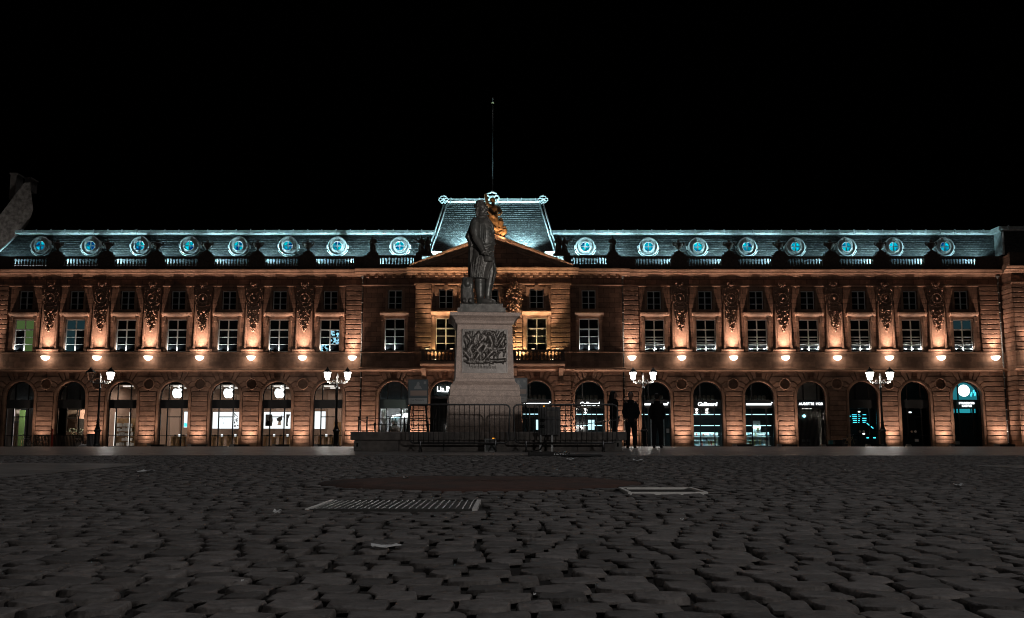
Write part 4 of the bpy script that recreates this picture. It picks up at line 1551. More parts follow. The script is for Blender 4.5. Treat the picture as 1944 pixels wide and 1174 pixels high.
# uplights sunk in the paving before the piers
PIERX = []
for x0, x1, yf, bays, wing in SECT:
    for i, xb in enumerate(bays):
        if i == 0: PIERX.append(((x0+xb-RA)/2 if xb-RA-x0 > .5 else xb-RA-.2, yf))
        nx = bays[i+1]-RA if i < len(bays)-1 else x1
        PIERX.append(((xb+RA+nx)/2, yf))
PIERX.append((E5+1.6, YP)); PIERX.append((E5+.45, YP))
UPL = MB(); UPL.lathe([(.14, 0), (.16, .02), (.15, .05), (.02, .055)], 0, 0, 0, 12); UPLM = UPL.mesh("ring")
for i, (x, yf) in enumerate(PIERX):
    if not (XF(-20, 850) < x): continue
    z = float(prof(yf-.8))
    l = EMPTY("ground_uplight", (x, yf-.8, z), palace)
    OB("ring", UPLM, M['warmflood'] if True else None, l, (x, yf-.8, z))
    k = 1.0
    if abs(x-XF(1594, 800)) < 1.2: k = .05          # one lamp is out
    if abs(x-XF(86, 800)) < 1.2: k = .6
    q = k*random.uniform(.7, 1.2)
    light('SPOT', "uplight", (x, yf-.8, z+.1), 85*q, (1.0, .71, .54), l, (x, yf-.15, z+2.6), .12, 130, .8)
    light('SPOT', "uplight", (x, yf-.82, z+.1), 600*q, (1.0, .71, .54), l, (x, yf+.05, z+3.6), .1, 74, 1.0)

# cool strip lights in the window reveals
for si, (x0, x1, yf, bays, wing) in enumerate(SECT):
    for xb in bays:
        for s in ((-1, 1) if si >= 3 else (-1,)) if si != 2 else ():
            light('SPOT', "reveal_light", (xb+s*(WH-.22), yf+.1, WZ0+.06), 60, (.9, 1.0, 1.0), palace, (xb+s*(WH-.1), yf+.28, WZ0+1.6), .03, 110, .8)
        if si != 2:
            light('SPOT', "reveal_light", (xb, yf+.05, WZ0+.05), 34, (.95, 1.0, 1.0), palace, (xb, yf+.3, WZ0+2), .05, 130, .9)

# balcony floodlights
def floodlight(name, loc, target, energy, col, parent, lens, spot=110, size=.12, box=True):
    r = EMPTY(name, loc, parent)
    if box:
        d = (Vector(target)-Vector(loc)).normalized()
        mb = MB(); mb.box(loc[0]-.16, loc[0]+.16, loc[1]-.1, loc[1]+.1, loc[2]-.2, loc[2]-.04); mb.build("housing", M['black_metal'], r)
        mb = MB(); mb.box(loc[0]-.13, loc[0]+.13, loc[1]-.08, loc[1]+.08, loc[2]-.039, loc[2]-.02); mb.build("lens", lens, r)
    light('SPOT', "beam", loc, energy, col, r, target, size, spot, .6)
    return r
for px in (825, 888, 984, 1047):
    x = XF(px, 680, Y2-.5)
    floodlight("floodlight", (x, Y2-.62, bz1+.25), (x, Y2-.12, bz1+3.2), 900 if px in (984, 888) else 260, (1.0, .70, .34), palace, M['warmflood'], 125)
for px, tx in ((812, 845), (858, 905), (1012, 965), (1058, 1025)):
    x = XF(px, 680, BY0+.4)
    floodlight("floodlight", (x, BY0-.3, br1+.05), (XF(tx, 490), Y2-.55, ZF(490)), 1600, (1.0, .66, .40), palace, M['warmflood'], 56)
# warm lamps on the cornice that graze the gilded group
gx = XF(938, 440, F-.9)

# ================================================================== ROOF LIGHTS
TEAL = (.50, .88, .95)
def roof_light(px, e, tx, yy=None, col=TEAL):
    x = XF(px, 487, F+.65)
    z = ZBT-.1
    floodlight("roof_floodlight", (x, F+.62, z-.35), (x+tx, RY0+.55, RZ0+1.25), e*5.0, col, palace, M['flood'], 150, .1)
for px, e, tx in ((12, 70, 1.0), (112, 150, 2.2), (207, 230, 2.4), (300, 170, 2.4), (397, 240, 2.2), (492, 240, 2.0), (590, 230, 1.2), (668, 200, 1.0), (712, 200, 1.2), (798, 210, -1.0),
                  (1072, 210, 1.0), (1158, 210, -1.2), (1180, 160, 1.0), (1284, 260, -1.6), (1379, 230, -2.2), (1475, 220, -2.2), (1571, 110, -2.2), (1667, 230, -2.2), (1765, 220, -2.2), (1860, 140, -1.0)):
    roof_light(px, e, tx)
for px in (889, 990):
    x = XF(px, 470, F+.2)
    z = ZF(468, F+.2)
    floodlight("roof_floodlight", (x, F+.0, z-.05), (x, MY0+1.5, z+2.2), 4200, TEAL, palace, M['flood'], 130)
for px in (826, 1046):
    x = XF(px, 484, F+.2)
    floodlight("roof_floodlight", (x, F-.05, ZF(484, F+.1)-.45), (x, MY0+.5, ZF(470, F+.6)), 700, TEAL, palace, M['flood'], 130)
    mb = MB(); mb.box(x-.55, x+.55, F+.5, F+.58, ZF(486, F+.5), ZF(477, F+.5)); mb.build("zinc_flashing", M['zinc'], palace)
# ================================================================== SHOPFRONTS
FZ0, FZ1 = ZF(775.3), ZF(758.8)
TRZ, LBZ = ZF(791.5), ZF(827.5)
def lunette(r, z0, n=20):
    t0 = math.asin(min(1, (z0-Z_SPR)/r)) if z0 > Z_SPR else 0
    pts = [(r*math.cos(t), Z_SPR+r*math.sin(t)) for t in np.linspace(t0, PI-t0, n)]
    if z0 < Z_SPR: pts = [(r, z0)]+pts+[(-r, z0)]
    return pts
def shopfront(i, frame=None, fascia=None, fasc=True, door=True, mull=(-.62, .60), lun_mull=(-.56, .60), lun_back=None, low=True):
    x, yf = ARCHES[i]
    y = yf+.42
    fm = frame or M['black_metal']
    s = EMPTY("shopfront", (x, y, zG), palace)
    hw = HW
    mb = MB()
    # arched outer frame
    r0, r1 = hw-.07, hw-.002
    a = [(r0, zG), (r0, Z_SPR)]+[(r0*math.cos(t), Z_SPR+r0*math.sin(t)) for t in np.linspace(0, PI, 21)[1:-1]]+[(-r0, Z_SPR), (-r0, zG)]
    b = [(r1, zG), (r1, Z_SPR)]+[(r1*math.cos(t), Z_SPR+r1*math.sin(t)) for t in np.linspace(0, PI, 21)[1:-1]]+[(-r1, Z_SPR), (-r1, zG)]
    n = len(a)
    v = [(x+p[0], y, p[1]) for p in a]+[(x+p[0], y, p[1]) for p in b]+[(x+p[0], y+.1, p[1]) for p in a]
    mb.add(v, [q for k in range(n-1) for q in ((k, k+1, n+k+1, n+k), (k, 2*n+k, 2*n+k+1, k+1))])
    mb.build("outer_frame", fm, s)
    for mx in lun_mull:
        m = MB(); zt = Z_SPR+math.sqrt(max(0.01, (hw-.03)**2-mx*mx)); m.box(x+mx-.05, x+mx+.05, y+.005, y+.09, FZ1, zt); m.build("lunette_mullion", fm, s)
    for mx in mull:
        m = MB(); m.box(x+mx-.05, x+mx+.05, y+.005, y+.09, zG, FZ0); m.build("mullion", fm, s)
    if door and len(mull) == 2:
        m = MB(); m.box(x+mull[0]+.05, x+mull[1]-.05, y+.01, y+.085, TRZ-.04, TRZ+.04); m.build("door_head", fm, s)
    if low:
        m = MB(); m.box(x-hw+.07, x+hw-.07, y-.012, y+.095, LBZ-.03, LBZ+.03); m.build("low_rail", fm, s)
    m = MB(); m.box(x-hw+.07, x+hw-.07, y-.01, y+.1, zG-.02, zG+.16); m.build("kick_plate", fm, s)
    if fasc:
        m = MB(); m.box(x-hw+.01, x+hw-.01, y-.06, y+.12, FZ0, FZ1); m.build("fascia", fascia or M['anthracite'], s)
    m = MB(); lp = lunette(hw-.05, FZ1); m.xz([(x+p[0], p[1]) for p in lp], y+.045, y+.052); m.build("lunette_pane", M['glass'], s)
    xs_ = [-hw+.07]+list(mull)+[hw-.07]
    for a0, b0 in zip(xs_[:-1], xs_[1:]):
        m = MB(); m.box(x+a0+.02, x+b0-.02, y+.04, y+.047, zG+.16, FZ0); m.build("pane", M['glass'], s)
    if lun_back:
        m = MB(); m.xz([(x+p[0], p[1]) for p in lunette(hw-.03, FZ1+.01)], y+.5, y+.53); m.build("blind", lun_back, s)
    return s, x, y
def letters(parent, body, x, y, z, size, mat, **kw):
    me = text_mesh(body, size, **kw)
    return OB("lettering", me, mat, parent, (x, y, z))
def room(x0, x1, yf, depth, wall_m, ceil_z=None, floor_m=None, ceil_m=None):
    ya, yb = yf+.64, yf+depth
    cz = ceil_z or ZF(719)
    mb = MB()
    mb.quad((x0, yb, zG), (x1, yb, zG), (x1, yb, cz), (x0, yb, cz))
    mb.quad((x0, ya, zG), (x0, yb, zG), (x0, yb, cz), (x0, ya, cz))
    mb.quad((x1, ya, zG), (x1, ya, cz), (x1, yb, cz), (x1, yb, zG))
    r = mb.build("room_wall", wall_m, palace, fix=False)
    mb = MB(); mb.quad((x0, ya-.6, zG+.012), (x1, ya-.6, zG+.012), (x1, yb, zG+.012), (x0, yb, zG+.012)); mb.build("room_floor", floor_m or M['floor_in'], palace, fix=False)
    mb = MB(); mb.quad((x0, ya, cz), (x0, yb, cz), (x1, yb, cz), (x1, ya, cz)); mb.build("room_ceiling", ceil_m or wall_m, palace, fix=False)
    return r
def room_lamp(x, y, z, e, col, sx=1.4, sy=.3, mat=None):
    l = EMPTY("ceiling_lamp", (x, y, z), palace)
    mb = MB(); mb.box(x-sx/2, x+sx/2, y-sy/2, y+sy/2, z-.02, z+.05); mb.build("tray", mat or M['strip'], l)
    light('AREA', "glow", (x, y, z-.06), e, col, l, (x, y, z-2), sx, sy=sy)
def mid(a, b): return (ARCHES[a][0]+ARCHES[b][0])/2
def bx_(name, label, cat, x0, x1, y0, y1, z0, z1, mat, group=None):
    mb = MB(); mb.box(x0, x1, y0, y1, z0, z1)
    return tag(mb.build(name, mat), label, cat, group)

# --- bay 1: grey unit with a green column
s, x, y = shopfront(0, lun_back=M['curtain'], mull=(-.66, .66), fascia=principled("slate_blue_fascia", (.06, .066, .072), .4))
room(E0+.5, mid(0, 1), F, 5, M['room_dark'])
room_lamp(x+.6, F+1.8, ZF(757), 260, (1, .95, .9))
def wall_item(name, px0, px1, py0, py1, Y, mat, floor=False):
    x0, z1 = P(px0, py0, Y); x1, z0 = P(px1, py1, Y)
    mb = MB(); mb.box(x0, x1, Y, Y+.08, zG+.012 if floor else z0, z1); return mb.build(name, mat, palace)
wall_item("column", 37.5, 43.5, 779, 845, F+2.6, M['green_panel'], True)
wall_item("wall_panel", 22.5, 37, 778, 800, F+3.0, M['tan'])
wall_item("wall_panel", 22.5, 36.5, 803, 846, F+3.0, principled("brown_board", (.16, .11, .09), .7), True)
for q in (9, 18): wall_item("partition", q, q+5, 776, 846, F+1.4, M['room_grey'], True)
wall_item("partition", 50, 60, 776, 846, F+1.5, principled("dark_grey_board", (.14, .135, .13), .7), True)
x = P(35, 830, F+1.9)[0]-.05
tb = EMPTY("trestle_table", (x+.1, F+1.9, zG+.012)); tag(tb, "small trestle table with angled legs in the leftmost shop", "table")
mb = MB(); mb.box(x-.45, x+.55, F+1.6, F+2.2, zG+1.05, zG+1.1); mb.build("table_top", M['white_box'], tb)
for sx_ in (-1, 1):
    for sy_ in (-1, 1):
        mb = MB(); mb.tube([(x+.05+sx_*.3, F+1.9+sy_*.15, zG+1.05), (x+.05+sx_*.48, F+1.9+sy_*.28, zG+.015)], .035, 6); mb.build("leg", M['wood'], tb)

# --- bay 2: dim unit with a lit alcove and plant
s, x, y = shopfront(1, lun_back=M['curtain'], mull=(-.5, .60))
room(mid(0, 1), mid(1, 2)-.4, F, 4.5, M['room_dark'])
room_lamp(x+1.2, F+2.2, ZF(762), 260, (1, .76, .56), .9, .3)
wall_item("wall_panel", 129, 144, 778.5, 793, F+3.6, M['tan'])
wall_item("wall_panel", 148.5, 159, 778, 795.5, F+3.0, principled("pink_lit_board", (.62, .42, .34), .7))
wall_item("wall_panel", 127, 144, 795, 846, F+3.7, principled("brown_board", (.14, .095, .075), .7), True)
x = P(141, 815, F+1.7)[0]-.5
pl = EMPTY("potted_plant", (x+.5, F+1.7, zG+.012)); tag(pl, "leafy potted plant in the second shop window from the left", "plant")
mb = MB(); mb.lathe([(.2, 0), (.28, .5), (.3, .55), (.2, .56)], x+.5, F+1.7, zG+.012, 12); mb.build("pot", M['concrete'], pl)
mb = MB()
for k in range(90):
    a = random.uniform(0, 2*PI); h_ = random.uniform(.7, 1.7); r_ = random.uniform(.05, .75)
    R = Matrix.Rotation(random.uniform(0, PI), 3, 'Z') @ Matrix.Rotation(random.uniform(-1, 1), 3, 'X')
    mb.sph((x+.5+r_*math.cos(a), F+1.7+r_*.5*math.sin(a), zG+h_), (.12, .01, .05), 5, 3, R)
mb.build("foliage", principled("plant_leaves", (.10, .13, .09), .6), pl)["kind"] = "stuff"
mb = MB()
for k in range(5): mb.tube([(x+.5, F+1.7, zG+.5), (x+.5+random.uniform(-.4, .4), F+1.7+random.uniform(-.2, .2), zG+1.4)], .015, 5)
mb.build("stem", M['wood'], pl)

# --- bays 3-7: bright store
def apple_logo(parent, x, y, z, k):
    body = [(0.0, .62), (.22, .72), (.45, .78), (.68, .72), (.84, .58), (.70, .44), (.62, .22), (.66, 0), (.78, -.16), (.92, -.26), (.84, -.5), (.68, -.76), (.5, -.95), (.3, -1.0),
            (.1, -.93), (0, -.91), (-.1, -.93), (-.3, -1.0), (-.5, -.95), (-.7, -.74), (-.86, -.42), (-.93, -.05), (-.9, .3), (-.76, .58), (-.52, .76), (-.25, .74)]
    leaf = [(.02, .84), (.05, 1.05), (.2, 1.28), (.4, 1.38), (.42, 1.2), (.3, .98), (.14, .87)]
    e = EMPTY("sign_emblem", (x, y, z), parent)
    for nm, pts in (("apple_shape", body), ("leaf_shape", leaf)):
        m = MB(); m.xz([(x+p[0]*k, z+p[1]*k) for p in pts], y-.03, y+.03); m.build(nm, M['logo'], e)
_tints = [principled("panel_%d" % k, c, .75) for k, c in enumerate(((.33, .225, .175), (.37, .26, .205), (.29, .20, .155), (.40, .29, .24)))]
XS0, XS1 = ARCHES[2][0]-2.2, ARCHES[6][0]+2.0
DEPTH = 8.0
room(XS0, XS1, F, DEPTH, M['room_warm'], ceil_z=ZF(730), ceil_m=principled("ceiling_board", (.55, .53, .5), .8))
for i in range(2, 7):
    s, x, y = shopfront(i, mull=(-.63, .62) if i != 6 else (-.66, .62))
    if i in (3, 4, 5):
        apple_logo(s, x+.12, y+.16, ZF(744)-.06, .47)
    for yy in (F+2.0, F+5.0):
        room_lamp(x-.3, yy, ZF(731.2), 72, (1, .84, .70), .9, .1)
_xb = XS0+.2; _k = 0
while _xb < XS1-1.0:
    _w = random.uniform(.9, 1.5)
    mb = MB(); mb.box(_xb, min(_xb+_w-.03, XS1-.1), F+DEPTH-.14, F+DEPTH-.04, zG+.02, ZF(739)); mb.build("wall_board", _tints[_k % 4], palace)
    _xb += _w; _k += 1
def screen(px0, px1, py0, py1, Y, label, art):
    x0, z1 = P(px0, py0, Y); x1, z0 = P(px1, py1, Y)
    r = EMPTY("wall_screen", ((x0+x1)/2, Y, z0)); tag(r, label, "screen")
    mb = MB(); mb.box(x0-.03, x1+.03, Y, Y+.08, z0-.03, z1+.03); mb.build("casing", M['black_metal'], r)
    mb = MB(); mb.box(x0, x1, Y-.012, Y-.002, z0, z1); mb.build("display", M['screen'], r)
    w, h_ = x1-x0, z1-z0
    for (pts, mt) in art:
        mb = MB(); mb.xz([(x0+a*w, z0+b*h_) for a, b in pts], Y-.020, Y-.013); mb.build("picture", mt, r)
random.seed(11)
fol = []
for k in range(26):
    a, b = .78+random.random()*.21, .08+random.random()*.8; q = .02+random.random()*.03
    fol.append(([(a, b), (a+q*.5, b+q*2.2), (a+q, b+q), (a+q*.6, b-q)], M['ink']))
for k in range(7):
    a, b = .3+random.random()*.4, .2+random.random()*.4; q = .015
    fol.append(([(a, b), (a+q, b+q*2), (a+2*q, b)], M['ink']))
SY = F+6.6
screen(404.5, 454, 782.5, 814, SY, "large bright wall screen with sparse dark leaf shapes in the store", fol)
screen(501.5, 552, 782.5, 814, SY, "large bright wall screen showing framed portraits in the store",
       [([(.06, .15), (.06, .85), (.30, .85), (.33, .5), (.3, .15)], M['ink']), ([(.08, .2), (.1, .42), (.18, .5), (.26, .4), (.28, .2)], M['tan']),
        ([(.46, .6), (.6, .72), (.66, .8), (.68, .55), (.6, .4), (.5, .45)], M['ink']), ([(.5, .2), (.55, .45), (.62, .5), (.64, .2)], M['tan']),
        ([(.82, .15), (.82, .86), (.97, .86), (.9, .6), (.88, .3), (.9, .15)], M['ink'])])
screen(597, 617.5, 781.5, 814.5, SY, "plain white lit panel on the back wall of the store", [])
screen(350, 357, 782, 812, F+3.4, "narrow lit panel at the edge of the fourth arch from the left", [([(.1, .05), (.9, .05), (.9, .25), (.1, .3)], M['sign_reflection_teal'])])
def display_table(px, Y, w, label):
    x, _ = P(px, 830, Y)
    r = EMPTY("display_table", (x, Y, zG+.012)); tag(r, label, "table", "display tables of the bright store")
    mb = MB(); mb.box(x-w/2, x+w/2, Y-.5, Y+.5, zG+.90, zG+1.0); mb.build("table_top", M['wood'], r)
    for a in (-1, -.33, .33, 1):
        mb = MB(); mb.box(x+a*(w/2-.1)-.1, x+a*(w/2-.1)+.1, Y-.45, Y+.45, zG+.012, zG+.898); mb.build("leg", M['wood'], r)
    for k in range(4):
        xx = x-w/2+.25+k*(w-.5)/3
        mb = MB(); mb.box(xx-.09, xx+.09, Y-.1, Y-.06, zG+1.0, zG+1.16+.05*(k % 2)); mb.build("display_stand", M['screen'] if k % 2 else M['black_metal'], r)
for px, Y, w, lab in ((345, F+2.4, 1.6, "oak display table inside the arch with the first glowing emblem"), (428, F+2.6, 2.3, "oak display table below the leaf screen"),
                      (527, F+2.6, 2.3, "oak display table below the portrait screen"), (624, F+2.2, 1.7, "oak display table in the arch behind the double street lamp")):
    display_table(px, Y, w, lab)
# shelving with cartons
Y = F+2.0
x0, x1 = P(219, 830, Y)[0], P(256, 830, Y)[0]
sh = EMPTY("product_shelf", ((x0+x1)/2, Y, zG+.012)); tag(sh, "wooden shelf unit stacked with white cartons in the third arch", "shelf")
mb = MB(); mb.box(x0, x1, Y+.36, Y+.4, zG+.012, zG+2.6); mb.build("back_board", M['wood'], sh)
for a in (x0, x1-.05):
    mb = MB(); mb.box(a, a+.05, Y, Y+.36, zG+.012, zG+2.6); mb.build("side_board", M['wood'], sh)
ct = MB()
for k in range(5):
    z = zG+.15+k*.42
    mb = MB(); mb.box(x0+.05, x1-.05, Y+.01, Y+.355, z, z+.04); mb.build("shelf_board", M['wood'], sh)
    xx = x0+.1
    while xx < x1-.3:
        w = random.uniform(.12, .3)
        if random.random() < .92: ct.box(xx, xx+w, Y+.0, Y+.3, z+.04, z+.04+random.uniform(.2, .34))
        xx += w+.03
ct.build("carton", M['white_box'], sh)["kind"] = "stuff"
for px in (219.5, 247):
    xx, z1 = P(px, 783, Y-.3); _, z0 = P(px, 811, Y-.3)
    bx_("light_tube", "slim vertical lit tube beside the %s of the carton shelf" % ("left edge" if px < 230 else "middle"), "light", xx-.035, xx+.035, Y-.33, Y-.27, zG+.02, z1, M['strip'])
# warm wooden stair side in the seventh arch
xx = P(640, 800, F+3)[0]
mb = MB(); mb.box(xx-.3, xx+.35, F+3, F+3.2, zG+.02, ZF(800)); mb.build("wood_panel", M['wood'], palace)

# --- bay 8: fashion window with printed bust and lit display
s, x, y = shopfront(7, fascia=principled("teal_fascia", (.05, .085, .095), .35), lun_back=M['curtain'], mull=(-.66, .62), low=False)
room(E1+.3, mid(7, 8)-.2, Y1, 4.5, M['room_grey'])
room_lamp(x-.2, Y1+1.6, ZF(760), 170, (.95, .98, 1), 1.2, .3)
fb = EMPTY("mannequin_bust", (x+.0, Y1+1.5, zG+.012)); tag(fb, "pale patterned mannequin bust with smiling face in a shop window", "mannequin")
bxm, bzm = P(748.5, 816, Y1+1.5)
mb = MB(); mb.lathe([(.45, 0), (.45, .05), (.1, .08), (.08, bzm-zG-.25)], bxm, Y1+1.5, zG+.012, 12); mb.build("stand", M['black_metal'], fb)
mb = MB(); mb.sph((bxm, Y1+1.5, bzm+.0), (.52, .3, .42), 16, 10); mb.tube([(bxm, Y1+1.5, bzm+.2), (bxm, Y1+1.5, bzm+.7)], .17, 10); mb.build("bust", M['tan'], fb)
mb = MB(); mb.sph((bxm, Y1+1.48, bzm+.86), (.34, .3, .42), 16, 12); mb.sph((bxm, Y1+1.16, bzm+.85), (.06, .1, .1), 8, 6)
hd = mb.build("head", M['white_box'], fb)
for s_ in (-1, 1):
    mb = MB(); mb.sph((bxm+s_*.13, Y1+1.2, bzm+.93), (.075, .05, .06), 8, 6); mb.build("eye", M['ink'], hd)
mb = MB(); mb.box(bxm-.11, bxm+.11, Y1+1.2, Y1+1.24, bzm+.66, bzm+.7); mb.build("mouth", M['ink'], hd)
for k, (px0, px1, py0, py1) in enumerate(((748, 760.5, 786, 791), (762.5, 775, 784.5, 793))):
    x0, z1 = P(px0, py0, Y1+1.0); x1, z0 = P(px1, py1, Y1+1.0)
    me = MB(); me.xz([(x0, z0), (x1, z0+.05), (x1, z1), (x0+.25, z1-.05)], Y1+1.0, Y1+1.08)
    tag(me.build("lit_banner", M['sign']), ("slanted" if k == 0 else "square ended")+" glowing white banner above the mannequin bust", "sign")
bx_("lit_shelf", "thin teal lit shelf under the glowing banners", "shelf", P(741, 794, Y1+1.2)[0], P(760, 794, Y1+1.2)[0], Y1+1.1, Y1+1.4, ZF(795, Y1+1.2), ZF(793.2, Y1+1.2), M['coolstrip'])
sx0 = P(727, 800, Y1+.9)
for px in (728.5, 770):
    xx = P(px, 800, Y1+1.1)[0]
    mb = MB()
    for k in range(5): mb.tube([(xx-.22+k*.11, Y1+1.15+.03*(k % 2), zG+.02), (xx-.22+k*.11, Y1+1.15+.03*(k % 2), ZF(777))], .06, 6)
    mb.build("curtain", M['white_box'], palace)

# --- bay 9: dark doorway with lit script sign
s, x, y = shopfront(8, mull=(-.8, .35), lun_mull=(), fasc=False, door=False, lun_back=principled("teal_board", (.05, .075, .08), .5), low=False)
letters(s, "Lia By", x-.05, y-.12, ZF(740), .62, M['sign'], bold=.008, spacing=.95)
letters(s, "P A R I S", x-.05, y-.12, ZF(744.8), .15, M['sign'], bold=.004)
mb = MB(); mb.box(x-HW+.05, x+HW-.05, y-.04, y+.12, ZF(757.5), ZF(753.5)); mb.build("door_lintel", M['anthracite'], s)
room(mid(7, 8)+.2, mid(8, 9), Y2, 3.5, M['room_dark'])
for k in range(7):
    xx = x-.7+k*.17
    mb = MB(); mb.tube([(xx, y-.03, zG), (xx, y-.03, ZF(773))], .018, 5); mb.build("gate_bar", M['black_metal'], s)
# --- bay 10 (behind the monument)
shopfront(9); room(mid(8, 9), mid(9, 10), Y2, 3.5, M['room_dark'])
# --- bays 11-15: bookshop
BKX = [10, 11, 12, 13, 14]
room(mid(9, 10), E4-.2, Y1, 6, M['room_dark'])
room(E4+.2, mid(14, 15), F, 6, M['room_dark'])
random.seed(21)
BOOKM = [principled("book_cover_%d" % i, c, .5) for i, c in enumerate(((.5, .55, .55), (.62, .6, .55), (.15, .3, .33), (.45, .12, .08), (.1, .1, .12), (.5, .42, .2), (.3, .42, .45), (.7, .72, .7)))]
def book_table(x, Y, w, label):
    r = EMPTY("book_display", (x, Y, zG+.012)); tag(r, label, "book display", "lit book displays")
    mb = MB(); mb.box(x-w/2, x+w/2, Y, Y+.5, zG+.95, zG+1.0); mb.build("upper_shelf", M['white_box'], r)
    mb = MB(); mb.box(x-w/2, x+w/2, Y-.05, Y+.5, zG+.14, zG+.2); mb.build("lower_shelf", M['white_box'], r)
    mb = MB(); mb.box(x-w/2, x+w/2, Y+.5, Y+.55, zG+.02, zG+1.35); mb.build("back_board", M['white_box'], r)
    for base, hh in ((.2, .45), (.62, .24), (1.0, .3)):
        xx = x-w/2+.06
        while xx < x+w/2-.2:
            bw = random.uniform(.12, .2); bh = hh*random.uniform(.75, 1.0)
            mb = MB(); a = random.uniform(.05, .2)
            mb.add([(xx, Y+.02+a*.2, zG+base), (xx+bw, Y+.02+a*.2, zG+base), (xx+bw, Y+.14+a, zG+base+bh), (xx, Y+.14+a, zG+base+bh),
                    (xx, Y+.05+a*.2, zG+base), (xx+bw, Y+.05+a*.2, zG+base), (xx+bw, Y+.17+a, zG+base+bh), (xx, Y+.17+a, zG+base+bh)],
                   [(0, 1, 2, 3), (7, 6, 5, 4), (0, 4, 5, 1), (1, 5, 6, 2), (2, 6, 7, 3), (3, 7, 4, 0)])
            mb.build("book", random.choice(BOOKM), r)
            xx += bw+random.uniform(.02, .07)
    light('AREA', "display_light", (x, Y-.25, zG+1.85), 46, (.55, .92, 1.0), r, (x, Y+.35, zG+.6), w, sy=.1)
    mb = MB(); mb.box(x-w/2, x+w/2, Y-.3, Y-.2, zG+1.90, zG+1.96); mb.build("light_rail", M['coolstrip'], r)
for i, lab in ((11, "lit book display in the arch left of the three people"), (13, "lit book display below the glowing script sign right of the people"), (14, "lit book display below the long white sign bar")):
    xx, yf = ARCHES[i]
    book_table(xx, yf+1.2, 2.3, lab)
for i in BKX:
    s, x, y = shopfront(i, frame=M['anthracite'], fascia=principled("charcoal_fascia", (.045, .045, .046), .4), mull=(-.62, .62), lun_mull=(-.6,), low=(i != 12))
    zt = ZF(768.5)
    if i in (11, 13):
        letters(s, "Gallimard", x, y-.1, ZF(767.5), .46, M['sign'], shear=.15, bold=.009, spacing=.95)
    else:
        mb = MB(); mb.box(x-HW+.16, x+HW-.22, y-.13, y-.065, ZF(769.3), ZF(766.2)); mb.build("sign_bar", M['sign'], s)
        mb = MB(); mb.sph((x+HW-.17, y-.12, ZF(764.5)), .06, 8, 6); mb.build("sign_lamp", M['sign'], s)
    mb = MB(); mb.box(x-HW+.1, x+HW-.1, y+.25, y+.29, ZF(787.5), ZF(786)); mb.build("light_rail", M['coolstrip'], s)
    if i in (10, 11):
        mb = MB(); mb.box(x-.05, x+.5, y+1.1, y+1.14, ZF(816), ZF(797)); mb.build("lit_poster", M['coolstrip'], s)
    # jars and speakers on the ledge behind the lunette
    for k in range(5):
        xx = x-.9+k*.38
        mb = MB(); mb.lathe([(.12, 0), (.17, .1), (.16, .35), (.1, .42)], xx, y+.6, FZ1, 8); mb.build("jar", M['tan'], s)
x, yf = ARCHES[14]
bx_("poster_board", "teal white poster board with a yellow figure in the book window", "poster", x-.42, x+.22, yf+1.0, yf+1.05, zG+1.3, zG+2.35, M['white_box'])
mb = MB(); mb.sph((x-.02, yf+.99, zG+1.95), (.1, .03, .1), 8, 6); mb.box(x-.12, x+.1, yf+.97, yf+.995, zG+1.45, zG+1.86)
tag(mb.build("cut_out_figure", M['brass']), "small yellow cut out figure before the poster board", "figure")
x, yf = ARCHES[12]
for k, px in enumerate((1236, 1260)):
    xx = P(px, 800, yf+1.3)[0]
    mb = MB(); mb.box(xx-.05, xx+.05, yf+1.3, yf+1.4, zG+.02, ZF(795)); mb.build("door_post", M['steel'], palace)
bx_("notice_sheet", "small white notice sheet on the door behind the third person", "notice", P(1265, 812, yf+.36)[0], P(1270.5, 812, yf+.36)[0], yf+.36, yf+.37, ZF(822), ZF(814), M['paper'])

# --- bay 16: passage with metal gate
s, x, y = shopfront(15, mull=(), lun_mull=(-.6, .6), fascia=principled("blue_black_fascia", (.025, .032, .04), .35), low=False, door=False)
letters(s, "AUBETTE 1928", x, y-.1, ZF(767), .30, M['sign'], bold=.006, spacing=1.1)
room(mid(14, 15), mid(15, 16), F, 5, M['room_grey'])
room_lamp(x, F+1.6, ZF(775), 90, (1, .85, .7), .8, .3)
for k in range(22):
    xx = x-HW+.12+k*(2*HW-.24)/21
    mb = MB(); mb.tube([(xx, y+.12, zG), (xx, y+.12, FZ0)], .022, 5); mb.build("gate_bar", M['dull_steel'], s)
mb = MB(); mb.box(x-HW+.1, x+HW*.55, y+.22, y+.26, zG+.03, ZF(790)); mb.build("gate_panel", principled("brown_panel", (.24, .205, .19), .6), s)
for k, px in enumerate((1527, 1536.5)):
    xx, zz = P(px, 837, y)
    bx_("notice_plate", ("left" if k == 0 else "right")+" small white notice plate on the brown gate panel", "notice", xx-.17, xx+.13, y+.195, y+.215, zz-.1, zz+.12, M['paper'])
xx, zz = P(1526, 790.5, y)
mb = MB(); mb.lathe([(.02, .14), (.12, .1), (.16, 0), (.1, -.08), (.02, -.12)], xx, y-.12, zz, 10)
tag(mb.build("gate_lamp", emission("cool_gate_lamp", (.4, .95, 1.0), 2.2)), "small glowing teal lamp at the top of the passage gate", "lamp")
